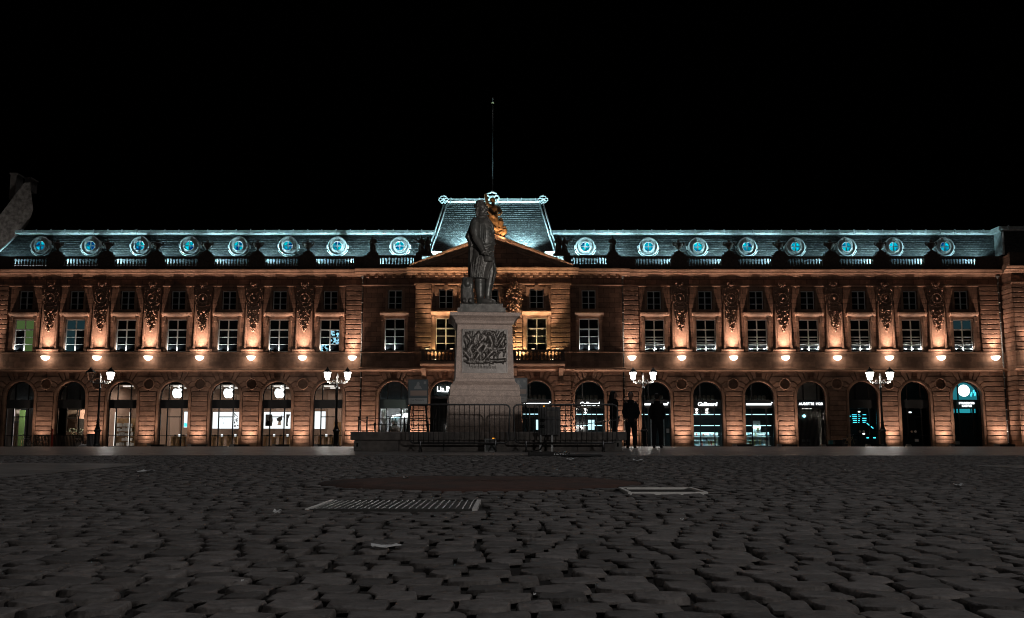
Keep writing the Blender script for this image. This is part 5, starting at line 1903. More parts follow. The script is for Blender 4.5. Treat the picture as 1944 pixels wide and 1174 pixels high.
# --- bays 17, 18: closed cafe
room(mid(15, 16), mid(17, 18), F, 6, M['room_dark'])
s, x, y = shopfront(16, lun_back=principled("brown_blind", (.12, .105, .10), .7), mull=(-.45, .62))
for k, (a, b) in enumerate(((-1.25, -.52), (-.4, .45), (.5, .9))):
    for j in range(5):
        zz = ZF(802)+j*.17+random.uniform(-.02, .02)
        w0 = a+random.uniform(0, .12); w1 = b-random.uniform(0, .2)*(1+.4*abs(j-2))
        mb = MB(); mb.box(x+w0, x+w1, y+1.6, y+1.65, zz, zz+random.uniform(.04, .12)); mb.build("neon_reflection_bar", M['sign_reflection_teal'], s)  # glowing bars stand in for a neon reflection in the glass
mb = MB(); mb.tube([(x+.75, y+1.2, ZF(803)), (x+1.3, y+1.2, ZF(813))], .04, 6); mb.build("neon_reflection_bar", M['sign_reflection_teal'], s)
for px, py, mt in ((1631, 782, 'sign'), (1640, 824, 'sign'), (1647.5, 831.5, 'sign_reflection_teal'), (1660.5, 831.5, 'sign_reflection_teal')):
    xx, zz = P(px, py, y+1.0)
    mb = MB(); mb.box(xx-.1, xx+.1, y+1.0, y+1.05, zz-.05, zz+.05); mb.build("indicator_light", M[mt], s)
s, x, y = shopfront(17, lun_back=principled("teal_blind", (.02, .07, .085), .5), mull=(-.62, .6))
for i in (16, 17):
    xx, yy = ARCHES[i]
    for dx, m_ in ((.12, M['paper']), (-.2, M['tan'])):
        mb = MB(); mb.lathe([(.11, 0), (.11, .015), (.02, .016)], 0, 0, 0, 14)
        me = mb.mesh("sticker"); me.transform(Matrix.Rotation(PI/2, 4, 'X'))
        OB("door_sticker", me, m_, s, (xx+dx-.1, yy+.44, ZF(819.5)))
    xq, zq = P(1727-98*(17-i)*0+0, 782, yy+1.0)
bx_("notice_sheet", "white printed notice sheet on the dark door next to the rightmost arch", "notice", P(1737, 836, F+.4)[0], P(1744.5, 836, F+.4)[0], F+.44, F+.455, ZF(839), ZF(833.5), M['paper'])
xx, zz = P(1728, 783, F+1.2)
bx_("indicator_lamp", "small glowing cool lamp inside the dark arch next to the rightmost", "lamp", xx-.11, xx+.11, F+1.2, F+1.25, zz-.06, zz+.05, M['sign'])
# --- bay 19: coffee shop
s, x, y = shopfront(18, lun_mull=(-.62,), mull=(-.62, .62), fascia=principled("dark_teal_fascia", (.018, .04, .045), .4), lun_back=M['teal_glow'])
room(mid(17, 18), E5-.6, F, 5, M['room_dark'])
mb = MB(); mb.lathe([(.02, -.06), (.50, -.05), (.52, 0), (.50, .05), (.02, .06)], 0, 0, 0, 30)
me = mb.mesh("emblem_disc"); me.transform(Matrix.Rotation(PI/2, 4, 'X'))
ex, ez = P(1830, 742, y+.2)
OB("emblem_disc", me, M['logo'], s, (ex, y+.22, ez))
letters(s, "STARBUCKS", x+.05, y-.1, ZF(765.6), .25, M['sign'], bold=.006)
letters(s, "COFFEE", x+.05, y-.1, ZF(770.8), .25, M['sign'], bold=.006)
for a, b in ((-1.2, -.75), (-.55, .65), (.78, .85), (1.0, 1.1)):
    mb = MB(); mb.box(x+a, x+b, y+.6, y+.65, ZF(783.5), ZF(776)); mb.build("lit_menu", emission("teal_menu", (.03, .42, .5), .8), s)
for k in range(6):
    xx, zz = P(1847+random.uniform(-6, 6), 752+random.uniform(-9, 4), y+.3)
    mb = MB(); mb.box(xx-.05, xx+.05, y+.3, y+.34, zz-.12, zz+.12); mb.build("reflected_light", M['sign_reflection_teal'], s)
bx_("flower_tub", "small pale tub of flowers at the foot of the rightmost arch", "planter", P(1817, 845, y-.2)[0], P(1828, 845, y-.2)[0], y+.2, y+.5, zG, ZF(838), M['white_box'])
# ================================================================== STREET LAMPS
def street_lamp(x, y, label, lit=(True, True), glow=None, group="double street lamps"):
    z0 = float(prof(y))
    r = EMPTY("street_lamp", (x, y, z0)); tag(r, label, "street lamp", group)
    k = 1.0
    mb = MB(); mb.lathe([(.20, 0), (.20, .12), (.165, .16), (.165, .86), (.22, .90), (.22, .96), (.16, 1.0)], x, y, z0, 8, False); mb.build("base", M['iron'], r)
    mb = MB(); mb.lathe([(.16, 1.0), (.10, 1.2), (.085, 1.36), (.12, 1.4), (.085, 1.44), (.065, 1.6), (.052, 3.4), (.085, 3.44), (.085, 3.5), (.05, 3.55), (.045, 3.75)], x, y, z0, 12); mb.build("post", M['iron'], r)
    mb = MB(); mb.lathe([(.045, 3.7), (.09, 3.78), (.05, 3.86), (.045, 4.05), (.07, 4.1), (.03, 4.2), (.012, 4.36)], x, y, z0, 10); mb.build("finial", M['pale_iron'], r)
    for s, on in zip((-1, 1), lit):
        mb = MB()
        mb.tube([(x, y, z0+3.8), (x+s*.16, y, z0+3.72), (x+s*.32, y, z0+3.76), (x+s*.46, y, z0+3.84), (x+s*.56, y, z0+3.80), (x+s*.60, y, z0+3.92)], [.03, .028, .026, .026, .03, .035], 6)
        mb.torus((x+s*.2, y, z0+3.86), .075, .018, 'y', 12, 5)
        mb.torus((x+s*.42, y, z0+3.75), .05, .016, 'y', 10, 5)
        mb.build("arm", M['pale_iron'], r)
        ln = EMPTY("lantern", (x+s*.60, y, z0+3.92), r)
        cx = x+s*.60
        def sq(w, z): return [(cx-w, y-w, z), (cx+w, y-w, z), (cx+w, y+w, z), (cx-w, y+w, z)]
        b = z0+3.95
        mb = MB(); mb.loft([sq(.095, b), sq(.18, b+.44)], False); mb.build("glass", M['lamp_glass'] if on else M['glass'], ln)
        mb = MB()
        for a in (-1, 1):
            for c in (-1, 1):
                mb.tube([(cx+a*.10, y+c*.10, b-.01), (cx+a*.187, y+c*.187, b+.45)], .011, 4)
        mb.loft([sq(.10, b-.04), sq(.105, b-.001)], False)
        mb.build("cage", M['iron'], ln)
        mb = MB(); mb.loft([sq(.21, b+.442), sq(.215, b+.47), sq(.13, b+.57), sq(.08, b+.62), sq(.08, b+.66), sq(.03, b+.70), sq(.015, b+.78)], False); mb.build("cap", M['iron'], ln)
        if on and glow:
            light('POINT', "glow", (cx, y, b-.14), glow, (1.0, .94, .88), ln, None, .1)
    return r
LY = 60.0
for px, lit, lab in ((190.5, (False, True), "double street lamp with its left lantern unlit, leftmost of the lamps"),
                     (640.5, (True, True), "double street lamp in front of the last arch of the left wing"),
                     (1221, (True, True), "double street lamp rising behind the standing men"),
                     (1671, (True, True), "double street lamp at the right end of the square")):
    street_lamp(P(px, 722, LY)[0], LY, lab, lit, 55)
# two more of the same kind stand on the square behind the viewer
street_lamp(-11.0, -10.0, "double street lamp behind the viewer on the left", (True, True), 200)
rl = street_lamp(12.0, -9.0, "double street lamp behind the viewer on the right", (True, True), 1300)
mb = MB(); mb.box(11.86, 12.14, -9.2, -8.9, float(prof(-9))+4.62, float(prof(-9))+4.86); pj = mb.build("projector", M['black_metal'], rl)
light('SPOT', "projector_beam", (12.0, -8.85, float(prof(-9))+4.74), 19000, (1.0, .93, .87), rl, (-.8, 27.6, 4.4), .12, 10.5, .55)

# ================================================================== MONUMENT
MYC = 28.3
PF = 27.35                       # front of the shaft
ZM = lambda py, Y=PF: P(PCX, py, Y)[1]
XM = lambda px, py=700, Y=PF: P(px, py, Y)[0]
mcx = XM(915.5, 660)
# platform
py0 = 25.9
gz = float(prof(25.9))
plx0, plx1 = P(665, 828, py0)[0], P(1190, 828, py0)[0]
pz_top, pz_mid = P(0, 820, py0)[1], P(0, 836, py0)[1]
plat = EMPTY("monument_platform", ((plx0+plx1)/2, 28.3, gz)); tag(plat, "low wide grey stone platform with overhanging slab under the monument", "platform")
nsl = 5
for k in range(nsl):
    a = plx0+(plx1-plx0)*k/nsl; b = plx0+(plx1-plx0)*(k+1)/nsl
    block(a+.004, b-.004, pz_mid, pz_top, py0, "cap_slab", plat, M['grey_stone'], d=5.2, ch=.012)
bx0_, bx1_ = P(672, 845, py0+.14)[0], P(1181.5, 845, py0+.14)[0]
for k in range(6):
    a = bx0_+(bx1_-bx0_)*k/6; b = bx0_+(bx1_-bx0_)*(k+1)/6
    block(a+.004, b-.004, gz-.06, pz_mid-.004, py0+.14, "base_block", plat, M['grey_stone'], d=4.9, ch=.01)
for px in (678.5, 1173):
    xx, zz = P(px, 846, py0+.13)
    mb = MB(); mb.box(xx-.09, xx+.09, py0+.125, py0+.139, zz-.12, zz+.12); h_ = mb.build("hatch", M['concrete'], plat)
    mb = MB(); mb.tube([(xx, py0+.11, zz-.03), (xx, py0+.11, zz+.06)], .022, 6); mb.build("handle", M['black_metal'], h_)

# pedestal
ped = EMPTY("pedestal", (mcx, MYC, pz_top)); tag(ped, "tall granite pedestal with moulded cap carrying the bronze statue", "pedestal")
def tier(name, lv, hwf=None, mat=None):
    """lv: list of (photo y, half width px at the front)"""
    rings = []
    for py, hp in lv:
        Yf = MYC-hp*.0143
        w = hp*.01436
        z = P(0, py, MYC-w)[1]
        rings.append([(mcx-w, MYC-w, z), (mcx+w, MYC-w, z), (mcx+w, MYC+w, z), (mcx-w, MYC+w, z)])
    mb = MB(); mb.loft(rings, False)
    return mb.build(name, mat or M['granite'], ped)
zlow = 822
tier("plinth", [(823, 70.5), (752.5, 68)])
tier("lower_step", [(751.8, 66.5), (741.2, 66)])
tier("base_moulding", [(740.6, 66), (737, 66), (731, 64.5), (727, 60), (724, 57.6), (721, 57), (718.6, 57)])
tier("shaft", [(718, 55.6), (616.5, 52.6)])
tier("cap", [(616, 53.5), (613.5, 56), (609, 57), (604, 60.5), (600.5, 64.5), (599.5, 67), (594, 67.5), (592.8, 66.5)])
# joints on the shaft are real blocks of the frame round the relief
rx0, rx1 = P(874, 667, PF-.0)[0], P(957, 667, PF)[0]
yfr = MYC-55*.01436
# relief tablet
def relief_mesh():
    n = 150
    x0, x1 = XM(874.5, 667, yfr), XM(957, 667, yfr)
    z0, z1 = P(0, 706.5, yfr)[1], P(0, 627.5, yfr)[1]
    W, H = x1-x0, z1-z0
    U, V = np.meshgrid(np.linspace(0, 1, n), np.linspace(0, 1, n))
    Hh = np.zeros((n, n))
    rg = np.random.default_rng(3)
    def cap(a, b, r0, r1, h):
        a, b = np.array(a), np.array(b)
        d = b-a; L = max(d@d, 1e-9)
        t = np.clip(((U-a[0])*d[0]+(V-a[1])*d[1])/L, 0, 1)
        dist = np.hypot(U-a[0]-t*d[0], V-a[1]-t*d[1])
        rr = r0+(r1-r0)*t
        q = np.clip(1-(dist/rr)**2, 0, None)
        np.maximum(Hh, h*np.sqrt(q), out=Hh)
    def man(x, y, s, lean, h=.07):
        hip = (x, y); sh = (x+lean*s*.25, y+s*.30)
        cap(hip, sh, .055*s*2, .07*s*2, h)
        hd = (sh[0]+lean*.06*s, sh[1]+.13*s)
        cap(hd, hd, .055*s*1.6, .055*s*1.6, h*1.15)
        for k in (-1, 1):
            kn = (x+k*.10*s+lean*.1*s*k, y-.22*s); ft = (kn[0]-lean*.1*s+k*.05*s, y-.44*s)
            cap(hip, kn, .05*s*1.4, .04*s*1.4, h*.9); cap(kn, ft, .04*s*1.4, .025*s*1.4, h*.8)
            el = (sh[0]+k*.13*s, sh[1]-.06*s+rg.uniform(0, .15)*s); hn = (el[0]+rg.uniform(-.1, .16)*s, el[1]+rg.uniform(-.1, .18)*s)
            cap(sh, el, .035*s*1.4, .03*s*1.4, h); cap(el, hn, .03*s*1.4, .022*s*1.4, h)
    def horse(x, y, s, d=1, h=.085):
        cap((x-d*.16*s, y), (x+d*.14*s, y+.03*s), .12*s, .11*s, h)
        cap((x+d*.14*s, y+.05*s), (x+d*.26*s, y+.24*s), .085*s, .055*s, h)
        cap((x+d*.26*s, y+.25*s), (x+d*.40*s, y+.16*s), .05*s, .03*s, h*1.1)
        for q, b in ((-.2, -.05), (-.14, .06), (.10, .10), (.16, .22)):
            kn = (x+d*(q+b*.7)*s, y-.17*s); cap((x+d*q*s, y-.05*s), kn, .05*s, .03*s, h*.8)
            cap(kn, (kn[0]-d*.05*s, y-.36*s), .028*s, .02*s, h*.7)
        cap((x-d*.26*s, y+.04*s), (x-d*.36*s, y-.16*s), .04*s, .02*s, h*.7)
    for k in range(11): man(.08+.084*k, .72+rg.uniform(-.05, .09), .36, rg.uniform(-1, 1), .05)
    horse(.62, .56, .62, -1); man(.66, .70, .5, -.5, .09)
    horse(.87, .55, .5, 1); man(.86, .68, .45, .6, .085)
    for x, y, l in ((.10, .5, .8), (.2, .42, -.6), (.31, .52, 1), (.4, .4, -.8), (.48, .52, .5), (.14, .34, -1), (.30, .33, .7), (.55, .36, 1)):
        man(x, y, .46, l, .085)
    for x, y, l in ((.2, .24, 1), (.42, .24, -1), (.62, .25, .6), (.86, .26, -.8)):
        cap((x-.09, y), (x+.08, y+.02), .05, .045, .07); cap((x+.1, y+.02), (x+.13, y+.03), .035, .035, .08); cap((x-.09, y), (x-.2, y+.03*l), .03, .02, .06); cap((x, y), (x+.07, y-.06), .02, .016, .06)
    cap((.45, .86), (.56, .95), .05, .09, .05)
    for k in range(9): cap((.1+.09*k, .78), (.16+.09*k+rg.uniform(-.05, .05), .97), .008, .006, .05)
    Hh[V < .2] *= .15
    Hh += .0012*rg.standard_normal((n, n))
    # raised inscription line
    for k in range(16):
        x = .22+.035*k
        cap((x, .09), (x+.004*rg.integers(-2, 3), .125), .007, .007, .012)
    v = [(x0+U[j, i]*W, yfr-.02-Hh[j, i]*.6, z0+V[j, i]*H) for j in range(n) for i in range(n)]
    f = [(j*n+i, j*n+i+1, (j+1)*n+i+1, (j+1)*n+i) for j in range(n-1) for i in range(n-1)]
    mb = MB(); mb.add(v, f, True)
    return mb, (x0, x1, z0, z1)
rm, rb = relief_mesh()
tb_ = EMPTY("relief_tablet", ((rb[0]+rb[1])/2, yfr-.02, rb[2]), ped)
rm.build("battle_relief", M['relief_bronze'], tb_, fix=False)
mb = MB(); rect_ring(mb, rb[0]-.03, rb[1]+.03, rb[2]-.03, rb[3]+.03, .035, yfr-.04, yfr+.1); mb.build("rim", M['relief_bronze'], tb_)

ped.rotation_euler = (0, 0, math.radians(5))
# ------------------------------------------------------------------ bronze statue
st = EMPTY("statue", (mcx, MYC, P(0, 592, MYC)[1])); tag(st, "dark bronze statue of a standing man in a long coat and cape facing right", "statue")
SK = MYC/(FPX*math.cos(TILT)+math.sin(TILT)*(480-PCY))
def S(px, py, dy=0.0):
    x, z = P(px, py, MYC)
    return (x, MYC+dy, z)
def ell(cpx, py, rx, ry, dy=0, n=40, pleat=0, pn=9, ph=0):
    c = S(cpx, py, dy)
    out = []
    for k in range(n):
        a = 2*PI*k/n
        q = 1+pleat*math.sin(pn*a+ph)+pleat*.5*math.sin(pn*2.3*a+1+ph)
        out.append((c[0]+rx*SK*q*math.cos(a), c[1]+ry*SK*q*math.sin(a), c[2]))
    return out
fig = MB()
# coat: shoulders to hem
fig.loft([ell(914, 413, 5.5, 5), ell(914, 416, 10, 9), ell(914.5, 420, 16, 14), ell(917, 428, 19, 17), ell(918.5, 440, 20, 17.5), ell(919, 452, 20.5, 17),
          ell(919.5, 464, 20, 16.5, pleat=.01), ell(918.5, 476, 20, 17, pleat=.015), ell(917, 490, 20.5, 18, pleat=.03, pn=11), ell(915, 503, 20, 19, pleat=.045, pn=11),
          ell(911.5, 518, 17.5, 19, pleat=.06, pn=11), ell(910, 531, 15.5, 19, pleat=.075, pn=11)])
# lapels, belt, folds over the belly
fig.tube([S(926, 418, -.12), S(934, 430, -.16), S(938, 444, -.12)], [.05, .06, .03], 8)
fig.tube([S(900, 467, -.16), S(915, 470, -.27), S(932, 468, -.2), S(940, 463, -.02)], .035, 8)
for q in (478, 484, 472):
    fig.tube([S(915, q, -.25), S(928, q+1.5, -.24), S(938, q-3, -.1)], [.012, .03, .014], 6)
# open front of the coat and breeches on the far leg
fig.loft([ell(930, 488, 9, 11, .06), ell(931.5, 503, 9.5, 11, .08), ell(932.5, 517, 9.6, 10, .1), ell(929.5, 532, 8.5, 9, .12), ell(927, 548, 7.4, 8, .12), ell(926, 562, 6.2, 7, .12), ell(926, 574, 6.4, 7.5, .1)])
fig.loft([ell(937, 496, 2.5, 7, .0), ell(939.5, 508, 2.8, 7, .0), ell(940, 518, 3, 7, 0), ell(937, 530, 2.6, 7, 0), ell(935, 541, 1.5, 5, 0)])
# near leg with tall boot
fig.loft([ell(911, 522, 9.5, 9, -.04), ell(911, 534, 9.2, 9, -.05), ell(911, 540, 9.4, 9.4, -.05), ell(911.5, 552, 8.4, 8.5, -.06), ell(912, 564, 6.8, 7.2, -.06), ell(912.5, 573, 7.4, 8, -.06), ell(913, 577, 8, 8.5, -.06)])
fig.tube([S(913, 572.5, -.1), S(922, 573.5, -.16), S(931, 575.5, -.22), S(935, 576, -.25)], [.10, .095, .075, .045], 10)
fig.tube([S(926, 571, .1), S(934, 572.5, .02), S(941, 574, -.02)], [.09, .08, .05], 10)
# cape on the shoulder, falling behind
cp = []
for py, l, r, yb in ((417, 898, 908, .02), (424, 893, 905, .04), (434, 889.5, 903, .04), (444, 885.5, 903, .02), (451, 883.5, 903, 0), (456, 887, 903, .0), (464, 889.5, 903, .02), (470, 890.5, 902, .04)):
    c = S((l+r)/2, py, yb)
    n = 36
    rg_ = []
    for k in range(n):
        a = 2*PI*k/n
        q = 1+.10*math.sin(9*a+.2*py)*(py > 430)
        rg_.append((c[0]+(r-l)/2*SK*q*math.cos(a), c[1]+11*SK*q*math.sin(a), c[2]))
    cp.append(rg_)
fig.loft(cp)
fig.loft([ell(895, 466, 5.5, 11, .1, pleat=.06), ell(894.5, 490, 5.5, 12, .1, pleat=.09), ell(894, 512, 5.2, 12, .1, pleat=.09), ell(894, 528, 5, 12, .1, pleat=.1)])
for q in range(9):
    a0 = -2.5+q*.27
    fig.tube([(S(915, 0)[0]+SK*19.5*math.cos(a0), MYC+SK*18.5*math.sin(a0), S(0, 492)[2]), (S(912, 0)[0]+SK*18.5*math.cos(a0), MYC+SK*19.5*math.sin(a0), S(0, 512)[2]),
              (S(910, 0)[0]+SK*16*math.cos(a0), MYC+SK*19.5*math.sin(a0), S(0, 530)[2])], [.008, .022, .028], 6)
for q in range(6):
    fig.sph(S(929.5+q*1.2-(q > 3)*.6, 424+q*7.5, -.235+.012*q), .018, 7, 5)
fig.tube([S(919, 420, -.22), S(921, 440, -.27), S(920, 462, -.27)], [.012, .022, .014], 6)
# near arm
fig.tube([S(904, 421, -.14), S(902.5, 430, -.26), S(902.5, 443, -.30), S(904.5, 455, -.32), S(908, 463, -.34)], [.13, .15, .135, .115, .108], 14)
fig.tube([S(908, 461, -.34), S(912, 470, -.37), S(916.5, 479, -.40), S(919, 484, -.41)], [.11, .098, .082, .075], 12)
for q in range(5):
    fig.torus(S(911+q*1.7, 467+q*3.6, -.36-.008*q), .088-.006*q, .014, 'z', 14, 5)
fig.tube([S(918, 482.5, -.41), S(920, 486, -.41)], [.092, .088], 12)                    # cuff
# hand: palm, four fingers and thumb round a folded paper
hp = S(922.5, 487.5, -.42)
fig.sph(hp, (.062, .045, .055), 10, 8)
for k in range(4):
    b = S(923.5+k*.7, 485.6+k*1.35, -.455)
    fig.tube([(b[0]-.03, b[1]+.02, b[2]), b, (b[0]+.05, b[1]-.01, b[2]-.005-.004*k), (b[0]+.075, b[1]+.03, b[2]-.012)], [.02, .021, .019, .016], 7)
fig.tube([S(921.5, 485, -.45), S(924.5, 483.6, -.46), S(927.5, 484.2, -.45)], [.023, .021, .017], 7)
fig.tube([S(923, 488, -.43), S(929, 485.5, -.44), S(934, 483, -.44)], [.03, .03, .028], 8)
# hat held at the far hip
fig.loft([ell(926, 489, 7, 5, -.3, 24), ell(928, 494, 9, 6, -.3, 24), ell(928, 500, 7.5, 5, -.29, 24)])
# neck, collar
fig.tube([S(914, 415), S(915, 407), S(916, 402)], [.125, .105, .10], 14)
fig.torus(S(914.5, 413), .12, .035, 'z', 18, 8)
fig.tube([S(919, 413, -.06), S(925, 416, -.08), S(928, 420, -.06)], [.05, .06, .04], 8)
# head: skull, face turned right, brow, nose, lips, chin, full hair
fig.sph(S(914.5, 394), (.150, .150, .172), 18, 14)
fig.sph(S(918.5, 398), (.105, .115, .145), 16, 12)
fig.sph(S(922.5, 395.3, -.03), (.035, .08, .022), 8, 6)          # brow
fig.tube([S(924.3, 395, -.03), S(926.6, 399, -.035), S(925.6, 400.3, -.035)], [.016, .024, .022], 7)   # nose
fig.sph(S(924, 403, -.03), (.028, .045, .014), 8, 6)
fig.sph(S(924, 404.7, -.03), (.028, .04, .014), 8, 6)
fig.sph(S(922, 408, -.02), (.055, .06, .04), 10, 8)              # chin
fig.sph(S(914.5, 399, -.135), (.03, .025, .045), 8, 6)           # ear
for e in (-.085, .03):
    fig.sph(S(924, 397.3, e), (.012, .02, .012), 6, 5)
rh = np.random.default_rng(9)
for k in range(60):
    a = rh.uniform(-.7, 2.1); u = rh.uniform(-1, 1)
    c = S(913.5, 392.5)
    fig.sph((c[0]-.17*math.cos(a)*math.sqrt(1-u*u*.8), c[1]+.16*u, c[2]+.165*math.sin(a)*math.sqrt(1-u*u*.6)+.01), (.045, .042, .034), 7, 5)
for k in range(5):
    fig.tube([S(906+k*.4, 400, -.1+.05*k), S(905, 407, -.1+.05*k), S(906.5, 412, -.08+.04*k)], [.04, .045, .03], 7)
me = remesh(fig, "figure", .0125, 0, wloc(st))
OB("figure", me, M['bronze'], st)
# sphinx block behind the feet
sp = MB()
def rr(cx, py, wx, wy, dy): 
    c = S(cx, py, dy)
    return [(c[0]+a*wx*SK, c[1]+b*wy*SK, c[2]) for a, b in ((-1, -.7), (-.7, -1), (.7, -1), (1, -.7), (1, .7), (.7, 1), (-.7, 1), (-1, .7))]
sp.loft([rr(887.5, 578, 13, 15, -.02), rr(887.5, 568, 12.5, 15, -.02), rr(887, 552, 11.8, 14, -.02), rr(887.5, 540, 11, 13, -.02), rr(888, 531, 10.5, 12, 0), rr(888.5, 528, 8.5, 10, 0)])
sp.sph(S(888, 540, -.20), (.10, .09, .125), 12, 10)
sp.sph(S(888, 540.5, -.262), (.016, .02, .03), 6, 5)
sp.sph(S(888, 544.5, -.25), (.035, .015, .01), 6, 5)
for s_ in (-1, 1):
    sp.sph(S(888+s_*2.1, 538.3, -.25), (.018, .012, .01), 6, 5)
    sp.tube([S(888+s_*6, 533, -.16), S(888+s_*7.5, 542, -.18), S(888+s_*6.5, 553, -.18)], [.05, .06, .045], 8)
    sp.tube([S(888+s_*6, 562, -.1), S(888+s_*6, 572, -.2), S(888+s_*6, 575, -.34)], [.07, .06, .05], 8)
sp.torus(S(888, 535, -.12), .1, .02, 'z', 16, 6)
OB("sphinx", remesh(sp, "sphinx", .018, 1, wloc(st)), M['bronze'], st)
mb = MB()
x0, x1 = S(874, 578)[0], S(956, 578)[0]
zb0, zb1, zb2 = P(0, 592.6, MYC-.6)[1], P(0, 585.5, MYC-.55)[1], P(0, 577.5, MYC-.5)[1]
mb.box(x0-.05, x1+.06, MYC-.66, MYC+.66, zb0, zb1)
pb = mb.build("bronze_base", M['bronze'], st)
mb = MB(); mb.box(x0+.02, x1-.02, MYC-.56, MYC+.56, zb1, zb2); mb.build("ground_plate", M['bronze'], st)

# ================================================================== ROOF FIGURES
def draped(mb, x, y, z, h, arm=1, twin=False):
    k = h/1.9
    def R(cx, zz, rx, ry, pl=0): return [(x+(cx+rx*(1+pl*math.sin(7*a+cx))*math.cos(a))*k, y+ry*(1+pl*math.sin(7*a+cx))*math.sin(a)*k, z+zz*k) for a in np.linspace(0, 2*PI, 28, endpoint=False)]
    mb.loft([R(0, 0, .42, .34, .08), R(.02, .25, .34, .28, .1), R(-.02, .6, .30, .25, .1), R(0, .9, .27, .22, .06), R(.02, 1.1, .24, .19), R(0, 1.35, .30, .20), R(0, 1.5, .26, .17), R(0, 1.57, .1, .1)])
    mb.tube([(x, y, z+1.5*k), (x, y, z+1.68*k)], .08*k, 8)
    mb.sph((x, y, z+1.78*k), (.12*k, .13*k, .16*k), 10, 8)
    mb.sph((x-.03*k, y, z+1.84*k), (.14*k, .14*k, .12*k), 8, 6)
    mb.tube([(x+arm*.27*k, y, z+1.44*k), (x+arm*.42*k, y-.08*k, z+1.15*k), (x+arm*.30*k, y-.22*k, z+1.0*k)], [.09*k, .075*k, .06*k], 8)
    mb.tube([(x-arm*.27*k, y, z+1.44*k), (x-arm*.36*k, y, z+1.1*k), (x-arm*.3*k, y-.1*k, z+.82*k)], [.09*k, .075*k, .06*k], 8)
    mb.tube([(x-.3*k, y-.1*k, z+1.3*k), (x, y-.26*k, z+.95*k), (x+.3*k, y-.15*k, z+.6*k)], [.07*k, .09*k, .07*k], 8)
for px, twin, arm, lab in ((708, False, 1, "dark stone statue of a draped figure on the parapet left of the middle roof"),
                           (805.5, True, -1, "dark group of two stone figures at the left foot of the pediment"),
                           (1066, True, 1, "dark group of two stone figures at the right foot of the pediment"),
                           (1163, False, -1, "dark stone statue of a draped figure on the parapet right of the middle roof")):
    yy = Y1+.16
    x, z = P(px, 488, yy)
    z = ZBT
    h_ = ZF(447, yy)-z-.3
    r = EMPTY("roof_statue", (x, yy, z)); tag(r, lab, "statue", "parapet statues")
    mb = MB(); w = .75 if twin else .5
    mb.box(x-w, x+w, yy-.3, yy+.3, z, z+.18); mb.box(x-w*.8, x+w*.8, yy-.25, yy+.25, z+.18, z+.3); mb.build("plinth", M['dark_stone'], r)
    fm = MB()
    if twin:
        draped(fm, x-.28, yy, z+.28, h_, -1); draped(fm, x+.3, yy+.02, z+.28, h_*.93, 1)
        fm.tube([(x+arm*.5, yy-.1, z+1.2), (x+arm*.8, yy-.1, z+1.45), (x+arm*.95, yy-.1, z+1.3)], [.09, .08, .06], 8)
    else:
        draped(fm, x, yy, z+.28, h_, arm)
    OB("figure", remesh(fm, "figure", .045, 1, wloc(r)), M['dark_stone'], r)
# gilded group on top of the pediment
gY = PY+.1
gxx, gzz = P(940, 452, gY)
gr = EMPTY("pediment_group", (gxx, gY, az-.2)); tag(gr, "warm lit stone figure group with raised arm on the pediment's peak", "statue")
g_ = MB()
def G(px, py, dy=0): 
    x, z = P(px, py, gY); return (x, gY+dy, z)
gk = (ZF(381, gY)-ZF(447, gY))
draped(g_, G(936, 447)[0], gY, G(936, 447)[2], ZF(377, gY)-ZF(447, gY), 1)
g_.tube([G(932, 394, -.1), G(925, 388, -.2), G(922.5, 376, -.2), G(922, 369, -.2)], [.24, .18, .14, .13], 8)
for k in range(34):
    q = G(random.uniform(928, 958), random.uniform(432, 449), random.uniform(-.5, .1))
    blob(g_, q[0], q[1], q[2], random.uniform(.16, .3))
g_.sph(G(951, 419, -.2), (.2, .2, .24), 8, 6); g_.tube([G(951, 421, -.2), G(949, 432, -.2), G(954, 440, -.3)], [.26, .3, .2], 8)
g_.sph(G(958.5, 434, -.3), (.17, .17, .2), 8, 6); g_.tube([G(958, 437, -.3), G(958, 445, -.3)], [.24, .26], 8)
g_.tube([G(926, 442), G(940, 446), G(958, 452)], [.5, .6, .35], 8)
for k in range(9):
    g_.tube([G(930+k*1.7, 408, -.35), G(929+k*1.9, 424, -.45), G(928+k*2.2, 436, -.45)], [.06, .09, .07], 6)
OB("figures", remesh(g_, "figures", .035, 0, wloc(gr)), M['gilt'], gr)
mb = MB(); mb.box(G(926, 450)[0], G(955, 450)[0], gY-.3, gY+.5, az-.5, az+.15); mb.build("block", M['trim'], gr)
for px in (925, 958):
    x = XF(px, 455, PY-1.2)
    light('SPOT', "uplight", (x, PY-1.1, ZF(456, PY-1.1)), 200, (1.0, .56, .26), gr, G(941, 415), .1, 70, .5)
